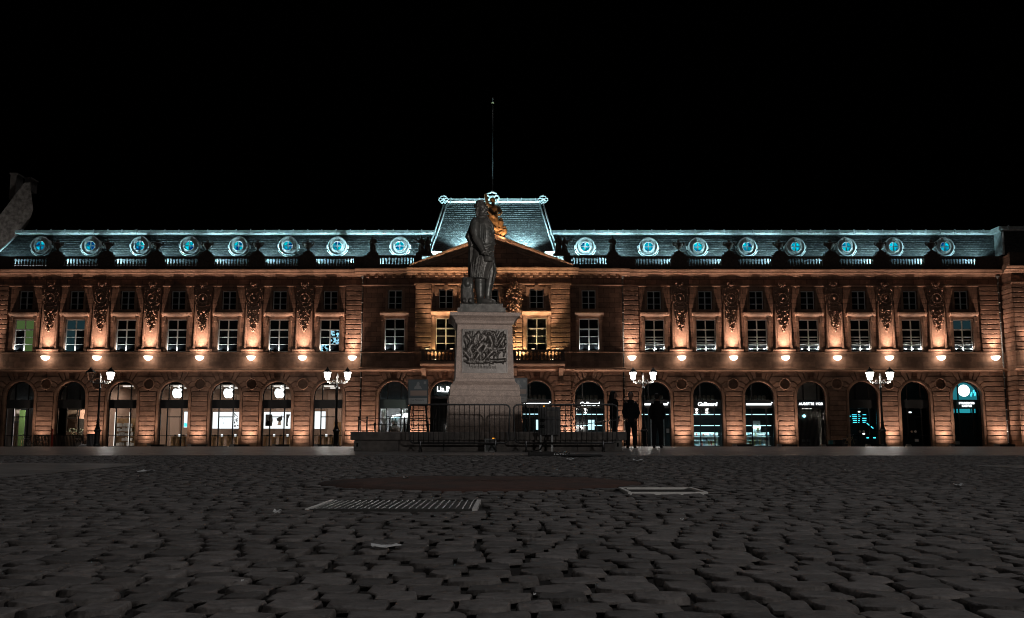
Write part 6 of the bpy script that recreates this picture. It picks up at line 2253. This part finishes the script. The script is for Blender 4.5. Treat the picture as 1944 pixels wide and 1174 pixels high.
# ================================================================== PEOPLE
def person(x, y, face, h, label, jacket, trousers, hair='short', coat_len=.46, female=False, look=0.0):
    """face: heading in radians (0 = towards the viewer, +pi/2 = towards the right)"""
    z0 = float(prof(y))
    r = EMPTY("person", (x, y, z0)); tag(r, label, "person", "people standing on the square")
    k = h/1.78
    ca, sa = math.cos(face), math.sin(face)
    def T(p):          # local: x right of figure as seen from the front, y towards viewer negative
        lx_, ly_, lz_ = p[0]*k, p[1]*k, p[2]*k
        return (x+lx_*ca-ly_*sa, y+lx_*sa+ly_*ca, z0+lz_)
    def ring(c, rx, ry, n=24): return [T((c[0]+rx*math.cos(a), c[1]+ry*math.sin(a), c[2])) for a in np.linspace(0, 2*PI, n, endpoint=False)]
    def tub(mb, pts, rad, n=12): mb.tube([T(p) for p in pts], [q*k for q in rad], n)
    def sp_(mb, c, rad, nu=12, nv=9, rot=face):
        mb.sph(T(c), tuple(q*k for q in rad), nu, nv, Matrix.Rotation(rot, 3, 'Z'))
    sw = .138 if female else .152
    # body: head to feet in one skin
    b = MB()
    b.loft([ring((0, 0, .86), .14, .10), ring((0, 0, 1.0), .13, .095), ring((0, 0, 1.15), .135, .10), ring((0, .0, 1.32), .14, .10), ring((0, .0, 1.44), .11, .07), ring((0, 0, 1.49), .06, .06)])
    tub(b, [(0, .01, 1.46), (0, -.005, 1.57)], [.062, .056])
    sp_(b, (0, -.012, 1.665), (.074, .092, .115), 16, 12)
    sp_(b, (0, -.045, 1.615), (.052, .05, .055))
    tub(b, [(0, -.095, 1.69), (0, -.118, 1.655), (0, -.1, 1.645)], [.010, .016, .013], 7)
    sp_(b, (0, -.093, 1.622), (.026, .012, .008)); sp_(b, (0, -.091, 1.610), (.024, .012, .007))
    sp_(b, (0, -.09, 1.70), (.05, .015, .010))
    for s in (-1, 1):
        sp_(b, (s*.03, -.088, 1.682), (.012, .010, .008)); sp_(b, (s*.076, .005, 1.66), (.012, .022, .032))
        sh = (s*sw, 0, 1.42); el = (s*(sw+.075), .03, 1.14); wr = (s*(sw+.0), -.11, .96)
        tub(b, [(s*.08, 0, 1.42), sh, (s*(sw+.05), .02, 1.3), el], [.06, .062, .05, .042]); tub(b, [el, wr], [.042, .03])
        sp_(b, (wr[0]-s*.02, wr[1]-.02, wr[2]-.05), (.022, .04, .05))
        for f in range(4):
            fx = wr[0]-s*.035; fy = wr[1]-.045+.022*f
            tub(b, [(fx+s*.02, fy, wr[2]-.07), (fx, fy, wr[2]-.12), (fx-s*.005, fy+.005, wr[2]-.155+.008*abs(f-1.5))], [.0105, .0098, .0085], 6)
        tub(b, [(wr[0]-s*.02, wr[1]-.05, wr[2]-.03), (wr[0]-s*.05, wr[1]-.075, wr[2]-.06), (wr[0]-s*.06, wr[1]-.075, wr[2]-.09)], [.0115, .0105, .009], 6)
        tub(b, [(s*.08, 0, .9), (s*.10, -.01, .5), (s*.105, .02, .1), (s*.105, .0, .05)], [.09, .055, .036, .04])
        tub(b, [(s*.105, .05, .04), (s*.11, -.07, .035), (s*.12, -.15, .03)], [.035, .036, .028])
    OB("body", remesh(b, "body", .009, 1, wloc(r)), M['skin'], r)
    # trousers
    t = MB()
    t.loft([ring((0, 0, .80), .165, .125), ring((0, 0, .90), .17, .125), ring((0, 0, 1.0), .155, .115)])
    for s in (-1, 1):
        tub(t, [(s*.085, 0, .88), (s*.10, -.005, .66), (s*.108, -.01, .46), (s*.112, .015, .25), (s*.112, .02, .085)], [.105, .092, .074, .068, .070], 14)
    OB("trousers", remesh(t, "trousers", .013, 1, wloc(r)), trousers, r)
    # shoes
    for s in (-1, 1):
        q = MB(); tub(q, [(s*.11, .075, .045), (s*.112, 0, .05), (s*.12, -.09, .042), (s*.128, -.165, .034)], [.046, .054, .048, .034], 12)
        q.sph(T((s*.118, -.04, .014)), (.052*k, .13*k, .014*k), 12, 6, Matrix.Rotation(face, 3, 'Z'))
        OB("shoe", remesh(q, "shoe", .011, 1, wloc(r)), M['shoe'], r)
    # jacket with the hands in its pockets
    j = MB()
    zb = 1.0-coat_len*.42
    fl = .16 if female else .175
    j.loft([ring((0, 0, zb), fl+.01, .15), ring((0, 0, zb+.1), fl, .145), ring((0, 0, 1.05), .165 if not female else .145, .125), ring((0, 0, 1.2), .17 if not female else .15, .13),
            ring((0, .0, 1.34), .175 if not female else .155, .125), ring((0, .005, 1.43), sw-.01, .10), ring((0, .01, 1.49), .105, .085), ring((0, .01, 1.52), .075, .075)])
    for s in (-1, 1):
        tub(j, [(s*.12, 0, 1.43), (s*sw, 0, 1.41), (s*(sw+.05), .03, 1.27), (s*(sw+.082), .045, 1.12)], [.072, .066, .06, .055], 14)
        tub(j, [(s*(sw+.082), .045, 1.13), (s*(sw+.05), -.04, 1.03), (s*(sw+.005), -.105, .955), (s*(sw-.03), -.115, .92)], [.06, .056, .052, .05], 14)
        tub(j, [(s*.03, -.10, 1.48), (s*.07, -.12, 1.40), (s*.03, -.135, 1.30)], [.022, .028, .014], 8)
    j.torus(T((0, .01, 1.51)), .08*k, .028*k, 'z', 18, 8)
    for zz in (1.1, 1.2): tub(j, [(-.12, -.125, zz), (0, -.145, zz-.015), (.12, -.125, zz)], [.008, .013, .008], 6)
    OB("jacket", remesh(j, "jacket", .013, 1, wloc(r)), jacket, r)
    hr = MB()
    sp_(hr, (0, .02, 1.715), (.084, .098, .085)); sp_(hr, (0, .045, 1.68), (.083, .08, .09))
    if hair == 'long':
        for a in np.linspace(-1.9, 1.9, 11):
            hr.tube([T((.075*math.sin(a), .03+.06*math.cos(a), 1.71)), T((.09*math.sin(a), .045+.07*math.cos(a), 1.56)), T((.11*math.sin(a), .06+.075*math.cos(a), 1.40)), T((.10*math.sin(a), .06+.07*math.cos(a), 1.30))], [.03*k, .038*k, .036*k, .02*k], 7)
    OB("hair", remesh(hr, "hair", .011, 1, wloc(r)), M['hair'], r)
    if female:
        fu = MB()
        for q in range(70):
            a = random.uniform(0, 2*PI)
            fu.sph(T((.125*math.cos(a), .03+.125*math.sin(a), 1.44+random.uniform(-.05, .05))), .035*k, 6, 5)
        OB("fur_collar", remesh(fu, "fur_collar", .014, 0, wloc(r)), M['fur'], r)
    return r
YM = 32.0
def pheight(px, ptop, Y):
    return P(px, ptop, Y)[1]-float(prof(Y))
person(P(1198, 800, YM)[0], YM, -.12, pheight(1198, 745, YM), "person in dark navy jacket facing the viewer, hands in pockets, middle of three", M['navy'], M['black_cloth'])
person(P(1248, 800, 32.6)[0], 32.6, PI-.2, pheight(1248, 747.5, 32.6), "person in bulky black coat standing right of the others, back turned", M['black_cloth'], M['jeans'])
person(P(1165.5, 800, 32.2)[0], 32.2, PI/2-.15, pheight(1165, 743, 32.2), "person with long dark hair and fur collar behind the barrier, facing right", M['black_cloth'], M['jeans'], 'long', .62, True)

# ================================================================== CROWD BARRIERS
def barrier(px0, px1, Y, label, feet=(.12, .86)):
    x0, zt = P(px0, 768.5, Y); x1, _ = P(px1, 768.5, Y)
    z0 = float(prof(Y))
    r = EMPTY("crowd_barrier", ((x0+x1)/2, Y, z0)); tag(r, label, "barrier", "crowd barriers before the monument")
    zb = z0+.22
    w = x1-x0; c = .12
    pts = [(x0+.09, zb)]
    mb = MB()
    def arc(cx, cz, a0, a1): return [(cx+c*math.cos(a), Y, cz+c*math.sin(a)) for a in np.linspace(a0, a1, 6)]
    path = arc(x0+c+.03, zb+c, 1.5*PI, PI)+arc(x0+c, zt-c, PI, .5*PI)+arc(x1-c, zt-c, .5*PI, 0)+arc(x1-c-.03, zb+c, 2*PI, 1.5*PI)
    path.append(path[0])
    mb.tube(path, .021, 8); mb.build("frame", M['dull_steel'], r)
    n = 19
    for i in range(n):
        x = x0+w*(i+1)/(n+1)
        mb = MB(); mb.tube([(x, Y, zb), (x, Y, zt)], .0085, 6); mb.build("bar", M['dull_steel'], r)
    for q in feet:
        x = x0+w*q
        mb = MB(); mb.tube([(x, Y-.32, z0+.015), (x, Y-.05, z0+.16), (x, Y, zb+.02), (x, Y+.05, z0+.16), (x, Y+.32, z0+.015)], [.02, .02, .024, .02, .02], 7); mb.build("foot", M['dull_steel'], r)
    for zz in (zb+.1, zt-.28):
        mb = MB(); mb.tube([(x1, Y, zz), (x1+.05, Y-.02, zz), (x1+.05, Y-.02, zz-.06)], .01, 6); mb.build("hook", M['steel'], r)
    mb = MB(); mb.tube([(x0+.02, Y, (zb+zt)/2+.12), (x1-.02, Y, (zb+zt)/2+.12)], .007, 6); mb.build("cross_bar", M['dull_steel'], r)
    return r
barrier(776, 968, 25.25, "steel crowd barrier in front of the pedestal, left of the pair")
barrier(975, 1172, 25.25, "steel crowd barrier with an electrical cabinet behind, right of the pair")

# electrical cabinet
Yc = 25.5
x0, zt = P(1022, 773, Yc); x1, zb = P(1064, 826, Yc)
cb = EMPTY("electrical_cabinet", ((x0+x1)/2, Yc+.15, float(prof(Yc)))); tag(cb, "grey ribbed electrical cabinet on two legs behind the right barrier", "cabinet")
mb = MB(); mb.box(x0, x1, Yc, Yc+.28, zb, zt); mb.build("body", M['dull_steel'], cb)
xm_ = x0+(x1-x0)*.30
mb = MB(); mb.box(x0+.01, xm_-.015, Yc-.02, Yc-.001, zb+.01, zt-.02); sk = mb.build("socket_panel", M['anthracite'], cb)
for a in (.28, .72):
    for b in (.30, .52):
        mb = MB(); mb.lathe([(.035, 0), (.04, .01), (.03, .03), (.005, .031)], 0, 0, 0, 10); me = mb.mesh("socket"); me.transform(Matrix.Rotation(PI/2, 4, 'X'))
        OB("socket", me, M['black_metal'], sk, (x0+(xm_-x0)*a, Yc-.02, zb+(zt-zb)*b))
for k in range(6):
    a = xm_+(x1-xm_)*k/6
    mb = MB(); mb.box(a+.008, a+(x1-xm_)/6-.008, Yc-.018, Yc-.001, zb+.02, zt-.03); mb.build("rib", M['dull_steel'], cb)
mb = MB(); mb.box(xm_+.04, x1-.05, Yc-.026, Yc-.019, zt-.24, zt-.1); mb.build("label_plate", M['concrete'], cb)
for px in (1026, 1048):
    xx = P(px, 840, Yc)[0]
    mb = MB(); mb.box(xx-.025, xx+.025, Yc+.05, Yc+.1, float(prof(Yc))-.01, zb); mb.build("leg", M['steel'], cb)
mb = MB(); mb.sph((x0+.15, Yc+.05, zt+.02), .02, 8, 6); mb.build("pilot_lamp", M['orange'], cb)
mb = MB(); gz_ = float(prof(Yc)); mb.tube([(x0+.18, Yc+.1, zb+.02), (x0+.15, Yc+.08, zb-.15), (x0+.05, Yc+.0, gz_+.05), (x0-.12, Yc-.05, gz_+.015), (x0-.4, Yc+.05, gz_+.015)], .016, 7); mb.build("cable", M['black_metal'], cb)

# square floodlight standing before the platform
Yf_ = 25.55
x0, zt = P(920, 833.5, Yf_); x1, _ = P(942, 845, Yf_); z0 = float(prof(Yf_))
fl = EMPTY("ground_floodlight", ((x0+x1)/2, Yf_, z0)); tag(fl, "small square floodlight with pale rim standing at the platform foot", "floodlight")
mb = MB(); mb.box(x0+.02, x1-.02, Yf_, Yf_+.12, z0+.01, zt); mb.build("housing", M['black_metal'], fl)
mb = MB(); rect_ring(mb, x0, x1, z0, zt+.005, .025, Yf_-.02, Yf_-.001); mb.build("rim", M['bright_steel'], fl)
mb = MB(); mb.box(x0+.026, x1-.026, Yf_-.012, Yf_-.002, z0+.026, zt-.022); mb.build("lens", M['poster_grey'], fl)
mb = MB(); mb.box(x1-.1, x1-.03, Yf_+.0, Yf_+.05, zt+.006, zt+.025); mb.build("pilot_lamp", M['orange'], fl)

# cable ramp and rubber mat at the edge of the cobbles
cr = ground_hit(1062, 866)
rp = EMPTY("cable_ramp", (cr[0], cr[1], cr[2])); tag(rp, "ribbed metal cable ramp with shining ribs at the edge of the paving", "cable ramp")
xa = P(1003, 860, cr[1])[0]; xb = P(1082, 860, cr[1])[0]
mb = MB(); mb.yz([(cr[1]-.25, cr[2]-.05), (cr[1]+.1, cr[2]+.08), (cr[1]+.5, cr[2]+.09), (cr[1]+.9, cr[2]+.02), (cr[1]+.9, cr[2]-.05)], xa, xb); mb.build("ramp_body", M['dirt'], rp)
for k in range(9):
    t = k/8
    xx = xb-.30+.033*k
    mb = MB(); mb.tube([(xx-.06, cr[1]-.22, cr[2]-.0), (xx+.01, cr[1]+.10, cr[2]+.095)], .009, 5); mb.build("rib", M['bright_steel'], rp)  # lit end of the ramp put into brighter ribs
for k in range(24):
    xx = xa+.05+k*(xb-xa-.4)/24
    mb = MB(); mb.tube([(xx-.03, cr[1]-.2, cr[2]-.01), (xx, cr[1]+.1, cr[2]+.09)], .005, 4); mb.build("rib", M['worn_iron'], rp)
mt = ground_hit(1105, 867)
mb = MB()
n = 26
rg_ = []
for rr_, zz in ((1.0, -.02), (1.0, .02), (.9, .04), (.01, .045)):
    rg_.append([(mt[0]+(.42+.06*math.sin(3*a))*rr_*math.cos(a), mt[1]+(.5+.08*math.cos(4*a))*rr_*math.sin(a), float(prof(mt[1]+.5*rr_*math.sin(a)))+zz) for a in np.linspace(0, 2*PI, n, endpoint=False)])
mb.loft(rg_)
tag(mb.build("rubber_mat", M['black_cloth']), "crumpled black rubber mat beside the cable ramp", "mat")

# poster stands on the platform
def poster_stand(px0, px1, py0, py1, Y, label):
    x0, z1 = P(px0, py0, Y); x1, z0 = P(px1, py1, Y)
    r = EMPTY("poster_stand", ((x0+x1)/2, Y, pz_top)); tag(r, label, "poster stand", "exhibition poster stands")
    w, h_ = x1-x0, z1-z0
    mb = MB(); mb.box(x0, x1, Y, Y+.05, z0, z1); mb.build("board", M['black_metal'], r)
    mb = MB(); mb.box(x0+.025, x1-.025, Y-.006, Y-.001, z0+h_*.27, z1-.025); po = mb.build("picture", M['poster_dark'], r)
    mb = MB(); mb.xz([(x0+w*a, z0+h_*b) for a, b in ((.30, .62), (.34, .72), (.42, .76), (.44, .84), (.48, .90), (.55, .90), (.58, .83), (.56, .76), (.64, .72), (.70, .62))], Y-.010, Y-.007); mb.build("printed_figure", M['poster_face'], po)
    mb = MB(); mb.box(x0+w*.13, x1-w*.06, Y-.012, Y-.0075, z0+h_*.36, z0+h_*.56); mb.build("printed_band", M['poster_brown'], po)
    mb = MB(); mb.box(x0+w*.78, x1-w*.1, Y-.011, Y-.007, z0+h_*.82, z0+h_*.92); mb.build("printed_square", M['poster_face'], po)
    mb = MB(); mb.box(x0+.025, x1-.025, Y-.006, Y-.001, z0+.03, z0+h_*.262); cp_ = mb.build("caption", M['poster_grey'], r)
    letters(cp_, "Le Parcours", (x0+x1)/2, Y-.008, z0+h_*.19, .075, M['ink'], extrude=.001)
    for a, b in ((.12, .0), (.88, 1.0)):
        mb = MB(); mb.tube([(x0+w*a, Y+.02, z0), (x0+w*b, Y-.06, pz_top+.01)], .022, 6); mb.build("leg", M['black_metal'], r)
        mb = MB(); mb.tube([(x0+w*a, Y+.04, z0), (x0+w*b, Y+.38, pz_top+.01)], .018, 6); mb.build("leg", M['black_metal'], r)
    for q in (.45, .18):
        zz = pz_top+(z0-pz_top)*q
        mb = MB(); mb.tube([(x0+w*.06, Y-.02, zz), (x1-w*.06, Y-.02, zz)], .014, 6); mb.build("brace", M['black_metal'], r)
poster_stand(774.5, 812.5, 720.5, 769, 29.3, "dark framed poster stand with portrait and caption left of the pedestal")
poster_stand(966, 1001.5, 717.5, 766, 29.6, "dark framed poster stand half hidden at the right of the pedestal")

# railings on the platform
def railing(pts_px, Y, label, mat, tops, rails, pr=.016):
    z = pz_top
    xs_ = [P(p, 810, Y)[0] for p in pts_px]
    r = EMPTY("railing", ((xs_[0]+xs_[-1])/2, Y, z)); tag(r, label, "railing")
    for x, t in zip(xs_, tops):
        mb = MB(); mb.tube([(x, Y, z-.01), (x, Y, P(0, t, Y)[1])], .02, 7); ps = mb.build("post", mat, r)
        mb = MB(); mb.sph((x, Y, P(0, t, Y)[1]), .03, 8, 6); mb.build("cap", mat, ps)
    for (a, b) in rails:
        mb = MB(); mb.tube([(P(a[0], 810, Y)[0], Y, P(0, a[1], Y)[1]), (P(b[0], 810, Y)[0], Y, P(0, b[1], Y)[1])], pr, 6); mb.build("rail", mat, r)
railing((681, 696.5, 711.5, 740, 768, 823), 29.0, "black wire railing at the left end of the platform", M['black_metal'], (793, 793, 804.5, 794, 794, 794),
        [((681, 794.5), (823, 794.5)), ((696.5, 806.3), (823, 806.3)), ((681, 795), (698, 805))], .009)
railing((1071, 1101, 1133, 1146, 1159, 1171), 29.4, "sloping steel handrail at the right end of the platform", M['steel'], (810, 807, 802, 800, 799, 797.5),
        [((1060, 812), (1172, 797.5))], .014)

# ================================================================== THINGS ALONG THE ARCADE
def bench(px0, px1, Y, label):
    x0 = P(px0, 848, Y)[0]; x1 = P(px1, 848, Y)[0]
    z = float(prof(Y))
    r = EMPTY("bench", ((x0+x1)/2, Y, z)); tag(r, label, "bench", "low black benches along the arcade")
    mb = MB(); mb.xz([(x0-.28, z-.02), (x0+.14, z-.02), (x0+.04, z+.30), (x0-.22, z+.33)], Y, Y+.5); mb.build("concrete_foot", M['concrete'], r)
    mb = MB(); mb.box(x0+.05, x1, Y+.02, Y+.48, z+.03, z+.24); mb.build("seat", M['black_metal'], r)
    for k in range(3):
        mb = MB(); mb.box(x0+.03, x1+.02, Y+.03+.155*k, Y+.155+.155*k, z+.245, z+.29); mb.build("slat", M['black_metal'], r)
for i, (a, b, lab) in enumerate(((284, 311, "low black bench before the pier right of the carton shelf arch"), (361, 391, "low black bench before the pier between the first two glowing emblems"),
        (442, 472, "low black bench below the leaf screen arch"), (521, 549, "low black bench below the portrait screen arch"), (601, 633, "low black bench at the foot of the lamp left of the monument"),
        (1398, 1428, "low black bench between the two lit book windows"), (1483, 1514, "low black bench between the last book window and the passage gate"), (1567, 1598, "low black bench right of the passage gate beside the parked bicycle"),
        (1652, 1684, "low black bench under the rightmost street lamp"), (1729, 1745, "short low black bench before the dark door"), (1811, 1858, "longest low black bench before the rightmost arch"), (1897, 1928, "low black bench at the right end of the palace"))):
    bench(a, b, F-2.6, lab)

def bicycle(px, Y, rot, label, mat):
    x = P(px, 845, Y)[0]; z = float(prof(Y))
    r = EMPTY("bicycle", (x, Y, z)); tag(r, label, "bicycle", "parked bicycles")
    r.rotation_euler = (0, 0, rot)
    for s, nm in ((-.52, "wheel"), (.52, "wheel")):
        mb = MB(); mb.torus((x+s, Y, z+.34), .325, .018, 'y', 26, 6); w = mb.build("wheel", M['black_metal'], r)
        mb = MB()
        for k in range(10):
            a = PI*k/10
            mb.tube([(x+s-.31*math.cos(a), Y, z+.34-.31*math.sin(a)), (x+s+.31*math.cos(a), Y, z+.34+.31*math.sin(a))], .003, 4)
        mb.build("spokes", M['bright_steel'], w)
        mb = MB(); mb.torus((x+s, Y, z+.34), .36, .014, 'y', 16, 5, .3 if s < 0 else .8, 2.2 if s < 0 else 2.9); mb.build("mudguard", M['bright_steel'], w)
    fr = MB()
    A, B, C, D, E_ = (x-.52, Y, z+.34), (x-.08, Y, z+.30), (x-.2, Y, z+.78), (x+.36, Y, z+.80), (x+.52, Y, z+.34)
    for p, q in ((A, B), (B, C), (C, A), (C, D), (B, D)): fr.tube([p, q], .018, 6)
    fr.tube([(x+.33, Y, z+.92), D, E_], .016, 6)
    fr.build("frame", mat, r)
    mb = MB(); mb.tube([(x+.33, Y, z+.9), (x+.3, Y, z+1.02), (x+.28, Y-.22, z+1.04), (x+.18, Y-.26, z+1.02)], .013, 6); mb.tube([(x+.3, Y, z+1.02), (x+.28, Y+.22, z+1.04), (x+.18, Y+.26, z+1.02)], .013, 6); mb.build("handlebar", M['steel'], r)
    mb = MB(); mb.tube([C, (x-.22, Y, z+.92)], .014, 6); mb.sph((x-.22, Y, z+.95), (.14, .08, .04), 10, 6); mb.build("saddle", M['black_metal'], r)
    mb = MB(); mb.torus(B, .09, .012, 'y', 14, 5); mb.tube([(B[0], Y-.06, B[2]-.12), (B[0], Y+.06, B[2]+.12)], .012, 5); mb.build("crank", M['bright_steel'], r)
    mb = MB(); mb.box(x-.8, x-.3, Y-.07, Y+.07, z+.72, z+.74); mb.build("luggage_rack", M['steel'], r)
    # rotate about the base: children are in local space already
    return r
bicycle(62, 82.5, .9, "dark bicycle at the left end of the arcade by the terrace screen", M['black_metal'])
bicycle(80, 82.0, -.6, "second dark bicycle leaning by the terrace screen", M['black_metal'])
bicycle(158, 82.5, 1.1, "bicycle half hidden behind the litter bin", M['black_metal'])
bicycle(1613, 82.0, .5, "old bicycle with pale frame parked right of the passage gate", M['brass'])
# terrace screen
def terrace(px0, px1, Y, label):
    x0, x1 = P(px0, 840, Y)[0], P(px1, 840, Y)[0]; z = float(prof(Y)); zt = ZF(825.5, Y)
    r = EMPTY("terrace_screen", ((x0+x1)/2, Y, z)); tag(r, label, "screen", "terrace screens")
    mb = MB(); mb.box(x0, x1, Y, Y+.06, zt-.07, zt); mb.build("top_rail", M['black_metal'], r)
    mb = MB(); mb.box(x0, x1, Y, Y+.06, z+.05, z+.12); mb.build("bottom_rail", M['black_metal'], r)
    n = int((x1-x0)/.12)
    for k in range(n):
        x = x0+(k+.5)*(x1-x0)/n
        mb = MB(); mb.box(x-.045, x+.045, Y+.015, Y+.045, z+.12, zt-.07); mb.build("slat", M['anthracite'], r)
    for x in (x0, x1-.06):
        mb = MB(); mb.box(x, x+.06, Y-.02, Y-.001, z-.01, zt); mb.build("post", M['steel'], r)
terrace(62, 96, 84.0, "dark slatted terrace screen at the left with bicycles before it")
terrace(99, 160, 84.0, "longer dark slatted terrace screen left of the litter bin")
# umbrella-shaped red marker
xx, zz = P(105.5, 815, 84.2)
bx_("warning_post", "slim red and white warning post before the second arch from the left", "post", xx-.06, xx+.06, 83.6, 83.72, float(prof(83.6)), zz, M['red'])
# litter bin
Yb = 70.0
xb = P(173, 835, Yb)[0]; z = float(prof(Yb)); hb = P(0, 824, Yb)[1]-z
bn = EMPTY("litter_bin", (xb, Yb, z)); tag(bn, "grey cylindrical litter bin left of the leftmost street lamp", "bin")
mb = MB(); mb.lathe([(.25, .05), (.27, .08), (.27, hb-.08), (.24, hb-.06)], xb, Yb, z, 18, False); mb.build("drum", M['dull_steel'], bn)
mb = MB(); mb.lathe([(.28, hb-.06), (.29, hb-.02), (.2, hb), (.05, hb)], xb, Yb, z, 18); mb.build("lid", M['black_metal'], bn)
mb = MB(); mb.lathe([(.14, -.02), (.14, .05), (.05, .055)], xb, Yb, z, 12); mb.build("foot", M['black_metal'], bn)
for k in range(18):
    a = 2*PI*k/18
    mb = MB(); mb.box(xb+.273*math.cos(a)-.012, xb+.273*math.cos(a)+.012, Yb+.273*math.sin(a)-.012, Yb+.273*math.sin(a)+.012, z+.1, z+hb-.1); mb.build("rib", M['steel'], bn)
# bags of rubbish at the lamp foot
for k, (px, mt_, lab) in enumerate(((158, 'paper', "crumpled pale bag on the paving left of the litter bin"), (149, 'concrete', "small grey block on the paving before the terrace screen"))):
    xx = P(px, 848, 75)[0]; z = float(prof(75))
    mb = MB()
    if k == 0:
        mb.sph((xx, 75, z+.1), (.36, .2, .13), 12, 8); mb.sph((xx+.2, 75, z+.12), (.15, .15, .14), 8, 6); mb.sph((xx-.25, 75.05, z+.08), (.14, .15, .1), 8, 6)
        tag(mb.build("rubbish_bag", M[mt_]), lab, "bag")
    else:
        mb.loft([[(xx-.2, 75, z-.01), (xx+.2, 75, z-.01), (xx+.2, 75.3, z-.01), (xx-.2, 75.3, z-.01)], [(xx-.16, 75.03, z+.36), (xx+.14, 75.03, z+.36), (xx+.14, 75.27, z+.36), (xx-.16, 75.27, z+.36)]], False)
        tag(mb.build("concrete_block", M[mt_]), lab, "block")
# teal crate and dark box by the gate
xx = P(1578, 840, F-1.0)[0]
mb = MB(); z = float(prof(F-1)); mb.box(xx-.13, xx+.13, F-1.0, F-.6, z, z+.62); rect_ring(mb, xx-.15, xx+.15, z+.55, z+.66, .03, F-1.02, F-.98)
tag(mb.build("waste_sack_holder", M['teal_plastic']), "narrow teal plastic container right of the passage gate", "container")
xx = P(1597, 840, F-1.3)[0]
mb = MB(); mb.box(xx-.55, xx+.5, F-1.4, F-.7, z+.1, z+.62); mb.box(xx-.5, xx+.45, F-1.35, F-.75, z+.62, z+.68)
for a in (-.5, .42): mb.box(xx+a, xx+a+.08, F-1.35, F-.75, z-.02, z+.1)
tag(mb.build("parcel_box", M['anthracite']), "dark low box with lid behind the pale bicycle", "box")

# ================================================================== LITTER
def paper(px, py, w, d, label, mat='paper', lift=.02, rot=0):
    g = ground_hit(px, py)
    n, m = 6, 4
    v, f = [], []
    for j in range(m):
        for i in range(n):
            u, q = i/(n-1)-.5, j/(m-1)-.5
            xx = u*w*(1-.35*abs(q)); yy = q*d+.12*d*math.sin(6*u)
            zz = lift*(.6+.6*math.sin(5*u+2*q)*math.cos(4*q+1)+.3*random.random())
            v.append((g[0]+xx*math.cos(rot)-yy*math.sin(rot), g[1]+xx*math.sin(rot)+yy*math.cos(rot), g[2]+.008+zz))
    f = [(j*n+i, j*n+i+1, (j+1)*n+i+1, (j+1)*n+i) for j in range(m-1) for i in range(n-1)]
    mb = MB(); mb.add(v, f)
    o = mb.build("paper_scrap", M[mat])
    sd = o.modifiers.new("thickness", 'SOLIDIFY'); sd.thickness = .002
    tag(o, label, "litter", "scraps on the ground")
paper(733, 1043, .125, .085, "torn pale paper scrap on the near cobbles", lift=.009, rot=.35)
paper(526, 979, .05, .05, "small curled white scrap left of the drain cover")
paper(277, 898, .17, .25, "pale paper scrap on the cobbles at the left")
paper(904, 877, .16, .30, "greyish flat scrap beyond the soil bed", 'concrete')
paper(1211, 877, .17, .25, "thin pale scrap before the three people", lift=.03)
paper(1083, 875, .14, .20, "thin pale scrap before the rubber mat", lift=.03)
paper(1820, 926, .06, .10, "tiny white scrap far right on the cobbles")
paper(1612, 897, .10, .12, "tiny pale scrap on the cobbles at the right", 'concrete')
paper(770, 911, .06, .1, "tiny grey scrap on the soil bed", 'concrete')
paper(460, 1110, .008, .01, "tiny pale pebble on the near cobbles", lift=.004)
paper(1015, 1135, .008, .01, "tiny pale crumb on the nearest cobbles", lift=.004)
paper(1295, 990, .02, .03, "tiny glint of foil on the cobbles right of the drain cover", lift=.006)

# ================================================================== HOUSE BEHIND, AT THE LEFT
HY = 112.0
hs = EMPTY("old_house", (P(10, 450, HY)[0], HY, float(prof(110)))); tag(hs, "old grey steep roofed house with chimneys behind the palace's left end", "house")
def HP(px, py, dy=0): 
    x, z = P(px, py, HY+dy); return (x, HY+dy, z)
mb = MB()
fr = [HP(-60, 470), HP(0, 408), HP(46, 347), HP(57, 346), HP(63, 398), HP(34, 437), HP(-5, 490), HP(-60, 500)]
bk = [(p[0]*(1+7/112)-.4, p[1]+7, p[2]) for p in fr]
n = len(fr)
mb.add(fr+bk, [tuple(range(n)), tuple(range(2*n-1, n-1, -1))]+[(i, (i+1) % n, (i+1) % n+n, i+n) for i in range(n)])
mb.build("roof", M['rubble'], hs)
mb = MB(); x0 = HP(-60, 500)[0]; x1 = HP(40, 437)[0]; mb.box(x0, x1, HY+1, HY+7, 0, HP(0, 470)[2]); mb.build("wall", M['chimney'], hs)
for px0, px1, py0, py1, dy in ((17, 31.5, 331, 378, .8), (46, 58.5, 339.5, 362, .6)):
    a = HP(px0, py1, dy); b = HP(px1, py0, dy)
    mb = MB(); mb.box(a[0], b[0], HY+dy, HY+dy+1.6, a[2], b[2]); c = mb.build("chimney", M['chimney'], hs)
    mb = MB(); mb.box(a[0]-.1, b[0]+.1, HY+dy-.1, HY+dy+1.7, b[2], b[2]+.15); mb.build("chimney_cap", M['chimney'], c)
q = HP(55, 336, .8)
mb = MB(); mb.lathe([(.09, -.25), (.09, 0), (.12, .05), (.12, .14), (.05, .16)], q[0], HY+1.4, q[2]-.1, 8); mb.build("flue", M['steel'], hs)
# a lamp in the side street lights that roof
street_lamp(-54, 102.0, "street lamp in the side street left of the palace", (True, True), 9000)
